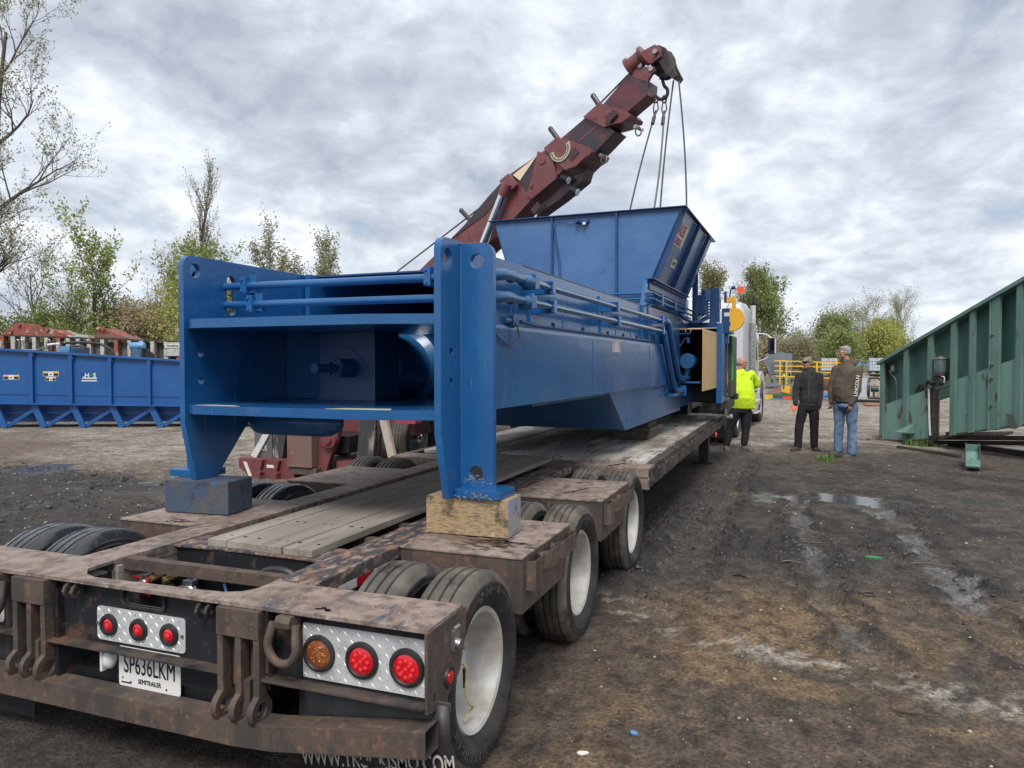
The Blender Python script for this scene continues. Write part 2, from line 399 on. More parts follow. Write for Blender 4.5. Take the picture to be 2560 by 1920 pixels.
def ground_at(x, y):
    """height, colour, wetness"""
    n1 = fbm(x, y, .35, 4); n2 = fbm(x, y, 1.3, 5, 3.3); n3 = fbm(x, y, 5.0, 4, 7.7)
    h = G0 + n1 * .012 + n2 * .008
    far = math.hypot(x - 2.4, y + 2.3)
    h += n3 * .004 if far < 14 else 0
    col = lerp3(C_MUD, C_BRN, sm(-.15, .25, n1 + .4 * n2)); wet = .0
    # dark band of churned mud down the right of the trailer and across
    dk = sm(3.2, 4.2, y + n2 * .9 + n1) * (1 - sm(11.5, 13.5, y + n1 * 2 + n2)) * sm(-2.2, -.8, x)
    col = lerp3(col, C_MUD, dk * .9)
    dk2 = dk * sm(.05, .30, n2 + n3 * .4)
    col = lerp3(col, C_DK, dk2 * .75)
    # right foreground: ochre clay
    oc = sm(1.2, 1.9, x) * (1 - sm(3.15, 3.6, y + n2 * .4 - .16 * (x - 1.1))) * sm(.9, 2.0, y + n1 * 1.2 + n2 * .6)
    col = lerp3(col, C_OCH, oc * (.55 + .45 * sm(-.25, .25, n2)))
    br = (1 - sm(.9, 2.3, y + n1 * 1.6 + n2 * .8)) * sm(1.0, 1.6, x)
    col = lerp3(col, lerp3(C_BRN, C_OCH, sm(.0, .35, n2 + n1)), br * .8)
    col = lerp3(col, C_MUD, sm(.18, .34, fbm(x, y, 2.6, 4, 21)) * .65 * (oc + br))
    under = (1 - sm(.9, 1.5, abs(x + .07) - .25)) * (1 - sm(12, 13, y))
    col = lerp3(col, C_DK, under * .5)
    # gravel further away
    g = sm(12.6, 15.5, y + n1 * 2.5 + n2) * sm(-2, .5, x)
    lg = sm(7.2, 9.6, y + .38 * (x + 11) + n1 * 1.6 + n2 * .6) * (1 - sm(-6.0, -4.5, x + n1))
    if x < -1.5:
        tn = sm(5.8, 7.2, y + n1 * 1.2 + n2 * .4)
        col = lerp3(col, C_TAN, tn * (1 - sm(13, 14, y) * 0))
    gg = max(g, lg)
    st = .5 + .5 * math.sin(y * 3.1 + n1 * 8 + x * .25) if far > 9 else 0
    col = lerp3(col, lerp3(C_GRV, C_TAN, .35 * st + sm(.05, .3, n2) * .5), gg)
    col = lerp3(col, C_MUD, g * sm(.75, .95, st) * .45 * (1 - sm(17, 20, y)))
    if far > 45:
        col = lerp3(col, (.10, .12, .05), sm(45, 60, far))
    if 2 < far < 14 and x > .8:
        rg = abs(noise.noise(Vector((x * 3.1, y * 2.2, 40)))); h += .010 * (1 - sm(0, .12, rg)); col = lerp3(col, C_DK, .35 * (1 - sm(.0, .10, rg)) * sm(.0, .3, n2 + .2))
    # churned clods
    if far < 16:
        cl = 0.0
        for cx, cy, rx, ry in ((1.35, 6.3, .5, 2.2), (1.95, 4.9, .28, .9), (2.45, 5.0, .30, .8), (2.85, 4.6, .30, .5), (3.3, 5.3, .40, .35), (1.9, 8.6, .5, .6), (3.9, 7.1, .5, .5), (3.8, 4.2, .2, .35), (1.15, 4.6, .35, 2.5)):
            cl = max(cl, 1 - sm(.5, 1.1, math.hypot((x - cx) / rx, (y - cy) / ry)))
        lm = (sm(1.5, 2.2, -x) * (1 - sm(4.6, 6.2, y + n1 + .2 * (x + 6))) * (1 - sm(9, 12, -x)))
        c = max(cl, lm * .9)
        if c > 0:
            r = 1 - abs(noise.noise(Vector((x * 6.2, y * 5.0, 1)))) * 2; r2 = 1 - abs(noise.noise(Vector((x * 14, y * 12, 5)))) * 2
            h += c * (.036 * r + .026 * r2 + .04 * max(0, n2))
            col = lerp3(col, C_DK if x > 0 else (.026, .024, .023), c * .8)
            wet = max(wet, c * .45)
    # tyre tracks pressed into the mud
    if far < 18 and x > .8:
        for tp, wd, wt in ((TRK1, .15, .8), (TRK2, .18, .9), (TRK3, .24, .35)):
            d, t = segd(x, y, tp); d = max(0, d + n3 * .10 + fbm(x, y, 11, 2, 9) * .05)
            if d < .42:
                e = 1 - sm(wd * .72, wd, d); fade = sm(0, .08, t) * (1 - sm(.8, 1, t) * .7)
                h += -.020 * e * fade + .022 * math.exp(-((d - wd * 1.15) / .045) ** 2) * fade * (.4 + abs(n3) * 2)
                h += .007 * e * fade * math.sin(t * 150 + 12 * d) * (1 if wt > .5 else 0); h += .009 * e * math.sin(d * 75) * (1 if wt < .5 else 0)
                col = lerp3(col, C_WET if wt > .5 else C_MUD, e * fade * .75 * sm(-.45, .05, n3 + n2))
                col = lerp3(col, C_DK, math.exp(-((d - wd * 1.15) / .05) ** 2) * fade * .7)
                wet = max(wet, e * fade * wt * sm(-.35, .15, n2 + .3 * n3))
        d, t = segd(x, y, WHT)
        if d < .5:
            n4 = fbm(x, y, 9, 3, 31); e = math.exp(-(d / (.09 + .10 * t + .05 * n1)) ** 2) * sm(.02, .28, n4 + n3 * .6 + n2 * .3) * sm(0, .1, t)
            col = lerp3(col, C_WHT, e * .8)
        e = (1 - sm(.05, .22, math.hypot(x - 1.30, (y - 1.22) * 1.4) + n3 * .15)) * sm(-.05, .2, n3); col = lerp3(col, C_WHT, e * .8)
    if x < -1.5 and far < 16:
        wet = max(wet, sm(.05, .35, fbm(x, y, .9, 3, 13)) * (1 - sm(6.0, 7.2, y)) * .7); col = lerp3(col, C_DK, .45 * (1 - sm(4.8, 6.6, y + n1)) * sm(-.3, .2, n2))
        for off in (0, .45, 1.3, 1.8):    # ruts running across to the left
            d = abs((y - 4.9 - off) - .25 * (x + 6) + n1 * .5)
            if d < .3: h -= .018 * (1 - sm(.06, .16, d)); h += .014 * math.exp(-((d - .18) / .04) ** 2)
    # puddles
    for cx, cy, rx, ry, lv in ((2.9, 7.9, 1.15, .42, -.058), (-8.4, 6.15, 1.3, .50, -.060), (-6.6, 5.6, .9, .25, -.06)):
        q = math.hypot((x - cx) / rx, (y - cy) / ry) + n2 * .9 + n3 * .35
        if q < 1.4:
            k = 1 - sm(.55, 1.15, q)
            h = h * (1 - k) + (lv - .012) * k
            if h < lv:
                h = lv; wet = 1.0; col = lerp3(col, (.035, .034, .034), .8)
            wet = max(wet, k * .75)
    # bank behind the yard on the right
    if x > 3 and y > 34:
        h += 1.15 * sm(36, 41, y + n1 * 2) * sm(3.2, 5.5, x)
    if far > 60: h += sm(60, 200, far) * .15
    return h, col, wet
def axis_coords(segs):
    out = [segs[0][0]]
    for a, b, st in segs:
        n = max(1, int(round((b - a) / st))); out += [a + (b - a) * (i + 1) / n for i in range(n)]
    return out
def build_ground():
    xs = axis_coords([(-900, -300, 120), (-300, -80, 22), (-80, -30, 2.5), (-30, -14, .35), (-14, -5, .10), (-5, -1.4, .06), (-1.4, .9, .12), (.9, 5.2, .034), (5.2, 8, .09), (8, 20, .4), (20, 80, 3), (80, 300, 22), (300, 900, 120)])
    ys = axis_coords([(-60, -12, 8), (-12, -2, .8), (-2, .6, .12), (.6, 6.5, .036), (6.5, 11, .06), (11, 20, .14), (20, 45, .5), (45, 100, 3), (100, 300, 20), (300, 1500, 150)])
    nx, ny = len(xs), len(ys)
    vs = []; cols = []
    for y in ys:
        for x in xs:
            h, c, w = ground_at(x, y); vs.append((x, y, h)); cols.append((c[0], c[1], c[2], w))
    fs = [(j * nx + i, j * nx + i + 1, (j + 1) * nx + i + 1, (j + 1) * nx + i) for j in range(ny - 1) for i in range(nx - 1)]
    me = bpy.data.meshes.new('ground'); me.from_pydata(vs, [], fs)
    at = me.attributes.new('soil', 'FLOAT_COLOR', 'POINT')
    at.data.foreach_set('color', [v for c in cols for v in c])
    me.polygons.foreach_set('use_smooth', [True] * len(fs))
    m = bpy.data.materials.new('yard_soil'); m.use_nodes = True; nt = m.node_tree; N = nt.nodes; L = nt.links
    b = N['Principled BSDF']; a = N.new('ShaderNodeAttribute'); a.attribute_name = 'soil'
    tc = N.new('ShaderNodeTexCoord')
    def nz(s, d=6, st=(1, 1, 1), r=.6):
        mp = N.new('ShaderNodeMapping'); mp.inputs['Scale'].default_value = st; L.new(tc.outputs['Object'], mp.inputs[0])
        n = N.new('ShaderNodeTexNoise'); n.inputs['Scale'].default_value = s; n.inputs['Detail'].default_value = d; n.inputs['Roughness'].default_value = r
        L.new(mp.outputs[0], n.inputs['Vector']); return n.outputs['Fac']
    def mr(f, a0, a1, b0, b1):
        q = N.new('ShaderNodeMapRange'); L.new(f, q.inputs[0]); q.inputs[1].default_value = a0; q.inputs[2].default_value = a1; q.inputs[3].default_value = b0; q.inputs[4].default_value = b1; return q.outputs[0]
    n1 = nz(9, 9, (1, .8, 1), .68); n2 = nz(42, 5); n3 = nz(150, 3)
    mul = N.new('ShaderNodeMixRGB'); mul.blend_type = 'MULTIPLY'; mul.inputs[0].default_value = 1; L.new(a.outputs['Color'], mul.inputs[1])
    cb = N.new('ShaderNodeCombineColor'); v = mr(n1, .34, .66, .40, 1.70)
    for i in range(3): L.new(v, cb.inputs[i])
    L.new(cb.outputs[0], mul.inputs[2])
    mul2 = N.new('ShaderNodeMixRGB'); mul2.blend_type = 'MULTIPLY'; mul2.inputs[0].default_value = 1; L.new(mul.outputs[0], mul2.inputs[1])
    cb2 = N.new('ShaderNodeCombineColor'); v2 = mr(n2, .33, .67, .45, 1.55)
    for i in range(3): L.new(v2, cb2.inputs[i])
    L.new(cb2.outputs[0], mul2.inputs[2])
    # light grit
    mx = N.new('ShaderNodeMixRGB'); L.new(mr(n3, .63, .70, 0, .6), mx.inputs[0]); L.new(mul2.outputs[0], mx.inputs[1]); mx.inputs[2].default_value = (.30, .25, .19, 1)
    mx2 = N.new('ShaderNodeMixRGB'); L.new(mr(nz(75, 4), .60, .68, 0, .8), mx2.inputs[0]); L.new(mx.outputs[0], mx2.inputs[1]); mx2.inputs[2].default_value = (.016, .014, .013, 1)
    L.new(mx2.outputs[0], b.inputs['Base Color'])
    wn = N.new('ShaderNodeMath'); wn.operation = 'MULTIPLY_ADD'; L.new(nz(16, 5), wn.inputs[0]); wn.inputs[1].default_value = .55; wn.inputs[2].default_value = -.27
    ws = N.new('ShaderNodeMath'); ws.operation = 'ADD'; L.new(a.outputs['Alpha'], ws.inputs[0]); L.new(wn.outputs[0], ws.inputs[1])
    L.new(mr(ws.outputs[0], .15, .95, .90, .15), b.inputs['Roughness'])
    inv = mr(a.outputs['Alpha'], .7, 1.0, 1, 0)
    hs = N.new('ShaderNodeMath'); hs.operation = 'MULTIPLY_ADD'; L.new(n2, hs.inputs[0]); hs.inputs[1].default_value = .45; L.new(n1, hs.inputs[2])
    hs2 = N.new('ShaderNodeMath'); hs2.operation = 'MULTIPLY_ADD'; L.new(n3, hs2.inputs[0]); hs2.inputs[1].default_value = .2; L.new(hs.outputs[0], hs2.inputs[2])
    bn = N.new('ShaderNodeBump'); bn.inputs['Distance'].default_value = .085; L.new(inv, bn.inputs['Strength']); L.new(hs2.outputs[0], bn.inputs['Height'])
    L.new(bn.outputs[0], b.inputs['Normal'])
    me.materials.append(m)
    o = bpy.data.objects.new('ground', me); COL.objects.link(o); o['kind'] = 'structure'
build_ground()
def gz(x, y): return ground_at(x, y)[0]
# loose grit and wood chips lying on the mud: nobody could count them
def build_scatter():
    random.seed(21); b = MB(); b2 = MB(); b3 = MB()
    def peb(bb, x, y, s):
        z = gz(x, y); a = random.uniform(0, 6.28); q = []
        for k in range(5):
            r = s * random.uniform(.7, 1.2); q.append((x + r * math.cos(a + k * 1.256), y + r * math.sin(a + k * 1.256), z - .002))
        q.append((x + random.uniform(-s, s) * .2, y + random.uniform(-s, s) * .2, z + s * random.uniform(.4, .8)))
        bb.poly(q, [(k, (k + 1) % 5, 5) for k in range(5)])
    for _ in range(6500):
        u = random.random(); y = .2 + 13 * u ** 1.6; x = random.uniform(1.35, 3.0 + y * .55)
        peb(b if random.random() < .30 else b2 if random.random() < .5 else b3, x, y, random.uniform(.002, .006) * (1 + y * .06) * (2.2 if random.random() < .05 else 1))
    for _ in range(1500):
        x = random.uniform(-9, -1.8); y = random.uniform(1.0, 8.5)
        peb(b if random.random() < .4 else b3, x, y, random.uniform(.008, .018))
    def clod(x, y, s):
        z = gz(x, y); n = 7; a0 = random.uniform(0, 6.28); st = random.uniform(.6, 1.6)
        r0 = [s * random.uniform(.7, 1.3) for _ in range(n)]; r1 = [r * random.uniform(.45, .8) for r in r0]; hh = s * random.uniform(.4, .9); q = []
        for k in range(n): q.append((x + r0[k] * math.cos(a0 + k * .8976) * st, y + r0[k] * math.sin(a0 + k * .8976), z - .004))
        for k in range(n): q.append((x + r1[k] * math.cos(a0 + k * .8976 + .2) * st, y + r1[k] * math.sin(a0 + k * .8976 + .2), z + hh * random.uniform(.5, 1)))
        q.append((x, y, z + hh)); cl.poly(q, [(k, (k + 1) % n, n + (k + 1) % n, n + k) for k in range(n)] + [(n + k, n + (k + 1) % n, 2 * n) for k in range(n)])
    cl = MB()
    for tp, off in ((TRK1, .19), (TRK2, .22), (TRK3, .30)):
        for (ax, ay), (bx, by) in zip(tp, tp[1:]):
            L = math.hypot(bx - ax, by - ay); nx_, ny_ = (by - ay) / L, -(bx - ax) / L
            for _ in range(int(L * 45)):
                t = random.random(); o_ = random.choice((-1, 1)) * off + random.gauss(0, .045)
                if fbm(ax + (bx - ax) * t, ay + (by - ay) * t, 1.1, 2, 50 + off) < .02: continue
                clod(ax + (bx - ax) * t + nx_ * o_, ay + (by - ay) * t + ny_ * o_, random.choice((.004, .006, .009, .015)) * random.uniform(.7, 1.3))
    for cx, cy, rx, ry, nn in ((1.45, 6.3, .35, 2.2, 420), (1.9, 5.0, .25, .9, 200), (2.45, 4.7, .16, .3, 120), (2.85, 4.45, .16, .25, 90), (3.15, 5.0, .28, .14, 130), (1.75, 9.2, .5, .8, 160), (3.9, 7.0, .6, .4, 160), (3.75, 4.2, .12, .3, 60), (1.2, 4.6, .25, 1.6, 260), (4.1, 5.9, .5, .3, 80)):
        for _ in range(int(nn * .6)): clod(random.gauss(cx, rx * .6), random.gauss(cy, ry * .6), random.choice((.005, .008, .011, .019)) * random.uniform(.7, 1.3))
    for _ in range(1900):
        x = -random.uniform(2.2, 10); y = random.uniform(2.0, 5.6) + .12 * (-x - 2)
        if fbm(x, y, .8, 3, 77) < -.02: continue
        clod(x, y, random.choice((.015, .02, .03, .045)) * random.uniform(.7, 1.2))
    for _ in range(500):
        y = .6 + 5 * random.random(); clod(random.uniform(1.4, 4.5), y, random.uniform(.004, .010))
    o = cl.build('mud_clods', mat('dark_wet_clod', (.030, .027, .025), .45, 0, [((.065, .055, .048), 5, .5, .7, None, .8)], [(30, .6, .01)]), angle=60); tagset(o, 'dark lumps of churned mud along the wheel ruts', 'mud', None, 'stuff')
    for _ in range(500):
        x = random.uniform(-.5, 1.6); y = random.uniform(-.6, .3); peb(b3, x, y, random.uniform(.003, .008))
    for bb, nm, m in ((b, 'pale_grit', mat('pale_grit', (.36, .31, .25), .8)), (b2, 'brown_grit', mat('brown_grit', (.17, .12, .08), .8)), (b3, 'dark_grit', mat('dark_grit', (.035, .03, .028), .6))):
        o = bb.build(nm, m); tagset(o, {'pale_grit': 'small pale stones strewn over the muddy yard', 'brown_grit': 'small brown stones strewn over the muddy yard', 'dark_grit': 'small dark crumbs of mud strewn over the yard'}[nm], 'grit', None, 'stuff')
build_scatter()
# ============================================================ lowboy trailer
TRL = thing('lowboy_trailer', 'rusty brown low flatbed semitrailer with plank deck carrying the big blue press', 'trailer', (0, 0, 0))
XR, XL = 1.25, -1.39
def tread_plate(name, x0, x1, z0, z1, y, parent, r=.012):
    b = MB(); b.prism(rrect(x0, x1, z0, z1, r), 'y', y, y + .005)
    p = .030; nx = int((x1 - x0) / p); nz_ = int((z1 - z0) / p)
    for i in range(nx + 1):
        for j in range(nz_ + 1):
            cx = x0 + .012 + i * p; cz = z0 + .012 + j * p
            if cx > x1 - .010 or cz > z1 - .010: continue
            a = R(48) if (i + j) % 2 else R(-48)
            dx, dz = math.cos(a) * .0125, math.sin(a) * .0125; ex, ez = -math.sin(a) * .003, math.cos(a) * .003
            b.poly([(cx - dx, y, cz - dz), (cx + ex, y, cz + ez), (cx + dx, y, cz + dz), (cx - ex, y, cz - ez), (cx, y - .0028, cz)],
                   [(0, 1, 4), (1, 2, 4), (2, 3, 4), (3, 0, 4)])
    return b.build(name, ALU, parent)
def lamp(x, z, y, rg, rl, parent, lens=RED, dots=None, nx=(0, -1, 0)):
    m = frame_m((x, y, z), (1, 0, 0), (0, 0, 1)) if nx[1] else frame_m((x, y, z), (0, 1, 0), (0, 0, 1))
    g = MB(); g.lathe([(rl * .98, .000), (rl * .98, .010), (rl * 1.06, .016), (rg * .93, .014), (rg, .006), (rg, -.002)], m, 32)
    go = g.build('grommet', BLKRUB, parent)
    l = MB(); l.lathe([(rl, .002), (rl, .008), (rl * .82, .0125), (rl * .4, .015), (.0005, .0155)], m, 28)
    lo = l.build('lens', lens, go)
    if dots:
        d = MB()
        for (px, pz, r) in dots: d.lathe([(r, .0125), (r * .8, .0165), (.0004, .0175)], m @ T(px, pz, 0), 8)
        d.build('diode_cluster', REDC if lens is RED else AMBERDOT, lo)
    return go
# --- deck top: beams, rear head, cross flanges
b = MB()
b.prism([(XL, .30), (XL, .0), (-.836, 0), (-.836, .002), (.56, 0), (.74, 0), (XR, 0), (XR, .30), (.555, .30)] +
        [(.36, .30), (.36, .19), (.33, .13), (.26, .095), (.15, .085), (-.42, .06), (-.50, .085), (-.575, .155), (-.585, .30), (-.79, .30)], 'z', .704, .72)
b.build('rear_head_plate', RUST_TOP, TRL, .0015)
b = MB(); b.box(.352, .555, .302, 4.55, .660, .7205); b.box(.36, .40, .3, 4.5, .30, .66); b.build('main_beam', RUST_BEAM, TRL, .002)
b = MB(); b.box(-.79, -.585, .302, 4.55, .660, .7205); b.box(-.63, -.59, .3, 4.5, .30, .66); b.build('main_beam', RUST_TOP, TRL, .002)
# web, lip, rear face
b = MB(); b.prism([(XL, .42), (XR - .01, .42), (XR - .01, .703), (XL, .703)], 'y', .052, .062, [slot(-.135, .668, .018, .01, 4)[:0] or rrect(-.235, -.015, .628, .69, .025)])
b.build('rear_web', BLACKST, TRL)
b = MB(); b.prism(circ(0, 0, .1, 8)[:0] or rrect(-.250, 0, .613, .705, .032), 'y', .040, .052, [rrect(-.238, -.012, .625, .697, .026)]); b.build('handhole_rim', BLKRUB, TRL, .002)
for x0, x1 in ((XL, -.84), (-.633, .327), (.531, XR - .012)):
    b = MB(); b.box(x0, x1, -.012, .05, .428, .438); b.build('lower_lip', RUST_DK, TRL, .0015)
# towers with hinge bars
for x0, mt in ((-.838, BROWN), (.327, BROWN)):
    b = MB(); w = .205
    b.box(x0, x0 + w, -.022, .045, .592, .702)
    b.box(x0, x0 + w, .045, .051, .37, .592)
    for k in range(3):
        xa = x0 + [0, .088, .176][k]; wd = .029
        b.box(xa, xa + wd, -.018, .03, .36, .592)
        out = [(-.0165, .40), (-.0165, .372), (-.030, .358)] + circ(0, .307, .060, 18, 130, 400)[0:] + [(.0285, .372), (.0285, .40)]
        b.prism(out, 'x', xa + .0009, xa + wd - .0009, [circ(-.001, .310, .030, 16)])
    b.build('hinge_bracket', mt, TRL, .003)
for x, sg in ((-.526, 1), (-.478, 1), (.215, 1), (.262, 1)):
    b = MB(); b.prism([(.05, .70), (.05, .645), (.02, .630), (-.004, .640), (-.014, .662), (-.004, .685), (.02, .700)], 'x', x - .008, x + .008, [circ(.012, .664, .012, 10)])
    b.build('chain_lug', RUST_DK, TRL, .001)
# D rings
for xc in (.648, -.955):
    rng = MB(); pts = [(xc + .052, -.012, .672), (xc + .056, -.020, .640)] + [(xc + .070 * math.cos(R(a)), -.030 - .006 * math.cos(R(a)), .592 + .070 * math.sin(R(a))) for a in range(10, -191, -18)] + [(xc - .056, -.020, .640), (xc - .052, -.012, .672)]
    rng.tube(chaikin(pts, 1), .0165, 10); ro = rng.build('lashing_ring', BROWN, TRL)
    b = MB(); b.prism([(.048, .70), (.048, .645), (-.006, .645), (-.028, .655), (-.034, .680), (-.02, .70)], 'x', xc - .034, xc + .034); b.build('ring_clip', BROWN, ro, .006)
    b = MB(); b.box(xc - .10, xc - .088, -.0, .05, .46, .70); b.build('side_gusset', BLACKST, TRL, .002)
# centre light plate
cp = tread_plate('light_plate', -.391, .104, .456, .603, .044, TRL, .018)
for x in (-.318, -.147, .022): lamp(x, .527, .044, .048, .030, cp, dots=[(0, 0, .012)])
for x in (-.380, .092):
    b = MB(); b.cyl((x, .046, .53), (x, .036, .53), .007, 6); b.build('bolt', STEEL, cp)
ring8 = [(.030 * math.cos(R(a)), .030 * math.sin(R(a)), .0085) for a in range(0, 360, 45)] + [(.0, 0, .009), (.014, .012, .006), (-.014, -.012, .006)]
rp = tread_plate('light_plate', .690, 1.232, .452, .664, .044, TRL, .008)
lamp(1.145, .553, .044, .073, .054, rp, dots=ring8); lamp(.955, .553, .044, .071, .053, rp, dots=ring8)
random.seed(3)
lamp(.765, .553, .044, .072, .055, rp, AMBER, [(random.uniform(-.035, .035), random.uniform(-.03, .035), .0018) for _ in range(34)])
lp = tread_plate('light_plate', -1.33, -.985, .452, .664, .044, TRL, .018)
lamp(-1.115, .553, .044, .072, .055, lp, ORANGE)
# licence plate
b = MB(); b.prism(rrect(-.274, .070, .268, .440, .012), 'y', .050, .052, m=Matrix.Identity(4)); lc = b.build('licence_plate', PLATEW, TRL)
mm = lambda x, z, y=.0490: frame_m((x, y, z), (1, 0, 0), (0, 0, 1))
text_obj('SP636LKM', .110, mm(-.100, .362), BLACK, lc, sx=.60)
text_obj('SEMITRAILER', .028, mm(-.10, .298), BLACK, lc, sx=.80)
b = MB(); b.box(-.26, -.205, .0488, .0496, .281, .287); b.lathe([(.0045, 0), (.0045, .002), (.0003, .002)], mm(-.205, .289, .0495), 8); b.lathe([(.0045, 0), (.0045, .002), (.0003, .002)], mm(-.006, .286, .0495), 8)
b.prism([(-.256, .300), (-.247, .300), (-.2515, .312)], 'y', .0488, .0494); b.build('print_marks', BLACK, lc)
b = MB(); b.box(-.352, -.340, .02, .05, .325, .43); b.ell((-.322, .045, .375), (.030, .03, .042)); b.build('licence_lamp', PLATEW, TRL, .003)
# side end plate with socket, lamp
b = MB(); b.prism([(0, .415), (0, .704), (.335, .704), (.325, .60), (.27, .47), (.14, .405), (.04, .405)], 'x', 1.238, 1.2505, [slot(.055, .452, .008, .022)])
ep = b.build('corner_side_plate', BROWN, TRL, .0015)
b = MB(); b.prism([(0, .415), (0, .704), (.335, .704), (.325, .60), (.27, .47), (.14, .405), (.04, .405)], 'x', XL, XL + .012); b.build('corner_side_plate', BROWN, TRL, .0015)
lamp(1.2505, .500, .165, .040, .026, ep) if False else None
m = frame_m((1.2505, .170, .485), (0, 1, 0), (0, 0, 1))
g = MB(); g.lathe([(.026, 0), (.026, .008), (.038, .010), (.040, -.001)], m, 24); go = g.build('grommet', BLKRUB, ep)
l = MB(); l.lathe([(.026, .002), (.024, .010), (.012, .013), (.0004, .014)], m, 20); l.build('lens', RED, go)
b = MB(); b.box(1.2505, 1.268, .185, .235, .575, .655); b.cyl((1.262, .19, .66), (1.262, .235, .66), .010, 10); b.cyl((1.25, .21, .605), (1.282, .21, .598), .020, 14)
b.build('plug_socket', STEEL, ep, .003)
# underride bumper bar
b = MB()
sec = [(-1.42, -.04, .165), (.42, -.04, .168), (.60, -.04, .180), (1.262, -.04, .275)]
for (x0, y0, z0), (x1, y1, z1) in zip(sec, sec[1:]):
    pts = [(x0, y0, z0), (x0, y0 + .10, z0), (x0, y0 + .10, z0 + .10), (x0, y0, z0 + .10), (x1, y1, z1), (x1, y1 + .10, z1), (x1, y1 + .10, z1 + .10), (x1, y1, z1 + .10)]
    b.poly(pts, [(0, 1, 5, 4), (1, 2, 6, 5), (2, 3, 7, 6), (3, 0, 4, 7)])
b.box(-.75, -.70, .0, .06, .20, .42); b.box(.42, .47, .0, .06, .20, .42)
b.build('underride_bar', BROWN, TRL, .004, weld=True)
# mud flap
fl = MB(); n = 14
pts = []
for i in range(n + 1):
    t = i / n; x = .655 + (1.300 - .655) * t
    bul = math.sin(t * math.pi) * .012
    pts.append([(x + .0, .075 + bul * .2, .425), (x + .008 * t, .070 + bul, .30), (x + .02 * t, .068 - bul, .17), (x + .03 * t + .01, .062, .02)])
vs = [[fl.bm.verts.new(p) for p in r] for r in pts]
for i in range(n):
    for j in range(3): fl.bm.faces.new((vs[i][j], vs[i + 1][j], vs[i + 1][j + 1], vs[i][j + 1]))
fo = fl.build('mud_flap', BLKRUB, TRL); md = fo.modifiers.new('thick', 'SOLIDIFY'); md.thickness = .008
text_obj('WWW.TRUCKISMO.COM', .088, frame_m((1.005, .050, .178), (1, .0, .142), (0, 0, 1)), mat('flap_print', (.45, .43, .38), .6, 0, [((.08, .08, .08), 30, .56, .66)]), fo, sx=.66, bold=.0008)
b = MB(); b.box(.645, 1.30, .08, .088, .40, .43); b.build('flap_strap', STEEL, TRL, .001)
b = MB(); b.prism([(-1.40, .40), (-.80, .40), (-.83, .02), (-1.36, .02)], 'y', .07, .078); b.build('mud_flap', BLKRUB, TRL)
# fender boxes between the wheels
def fender(y0, y1, right, zb=.44, ml=RUST_TOP, full=False):
    s_ = 1 if right else -1
    xo = XR - .02 if right else XL + .01; xi = .556 if right else -.791
    x0, x1 = min(xi, xo), max(xi, xo)
    t = MB(); t.box(x0, x1, y0, y1, .708, .7195); f = t.build('wheel_cover', ml, TRL, .003)
    q = MB(); q.box(x0 + .004, x1 - .004, y0 + .006, y0 + .016, zb, .707); q.box(x0 + .004, x1 - .004, y1 - .016, y1 - .006, zb, .707)
    xa = xo - .016 * s_; q.box(min(xa, xo - .003 * s_), max(xa, xo - .003 * s_), y0 + .012, y1 - .012, zb, .707)
    q.build('skirt', BROWN, f, .002)
    # strap rail with bent pockets
    rl = MB(); X = xo
    P = [(X + .002 * s_, y0 + .05), (X + .045 * s_, y0 + .07), (X + .047 * s_, y0 + .17), (X + .012 * s_, y0 + .21), (X + .012 * s_, y0 + .25), (X + .05 * s_, y0 + .31), (X + .055 * s_, y0 + .42), (X + .025 * s_, y0 + .46), (X + .055 * s_, y0 + .52), (X + .06 * s_, y1 - .08), (X + .01 * s_, y1 - .03)]
    for i, (p, q_) in enumerate(zip(P, P[1:])):
        zt, zl = .690, (.60 if i > 3 else .545)
        rl.poly([(p[0], p[1], zl), (q_[0], q_[1], zl), (q_[0], q_[1], zt), (p[0], p[1], zt), (p[0] - .006 * s_, p[1] + .004, zl), (q_[0] - .006 * s_, q_[1] + .004, zl), (q_[0] - .006 * s_, q_[1] + .004, zt), (p[0] - .006 * s_, p[1] + .004, zt)],
                [(0, 1, 2, 3), (4, 7, 6, 5), (3, 2, 6, 7), (0, 4, 5, 1), (0, 3, 7, 4), (1, 5, 6, 2)])
    for yy in (y0 + .46, y0 + .25): rl.cyl((X, yy, .665), (X + .028 * s_, yy, .665), .024, 10)
    rl.build('strap_rail', BROWN, f)
    return f
for rgt in (True, False):
    fender(1.03, 1.86, rgt); fender(2.62, 3.50, rgt)
# puddle stains on the covers
OIL = mat('wet_stain', (.020, .008, .007), .08, 0, spec=.7)
def blob_sheet(name, pts, z, m, parent, th=.0012):
    b = MB(); b.prism(pts, 'z', z, z + th); return b.build(name, m, parent)
random.seed(5)
def blobpts(cx, cy, rx, ry, n=16, j=.35):
    return [(cx + rx * math.cos(2 * math.pi * i / n) * (1 + random.uniform(-j, j)), cy + ry * math.sin(2 * math.pi * i / n) * (1 + random.uniform(-j, j))) for i in range(n)]
wetb = MB()
for _ in range(95):
    x = random.gauss(1.00, .10); y = random.gauss(1.27, .07)
    if x > 1.215 or y < 1.05: continue
    wetb.prism(blobpts(x, y, random.uniform(.006, .045), random.uniform(.003, .009), 12, .5), 'z', .7194, .7206)
for cx, cy, rx, ry in ((.86, 1.22, .03, .012), (.90, 1.28, .05, .012), (1.05, 1.23, .05, .010), (1.12, 1.30, .05, .009)): wetb.prism(blobpts(cx, cy, rx, ry, 16, .5), 'z', .7194, .7208)
so = wetb.build('wet_stain', OIL, TRL); so['kind'] = 'stuff'
def stain(pl, z0=.7194, z1=.7206): q_ = MB(); q_.prism(pl, 'z', z0, z1); q_.build('wet_stain', OIL, TRL)
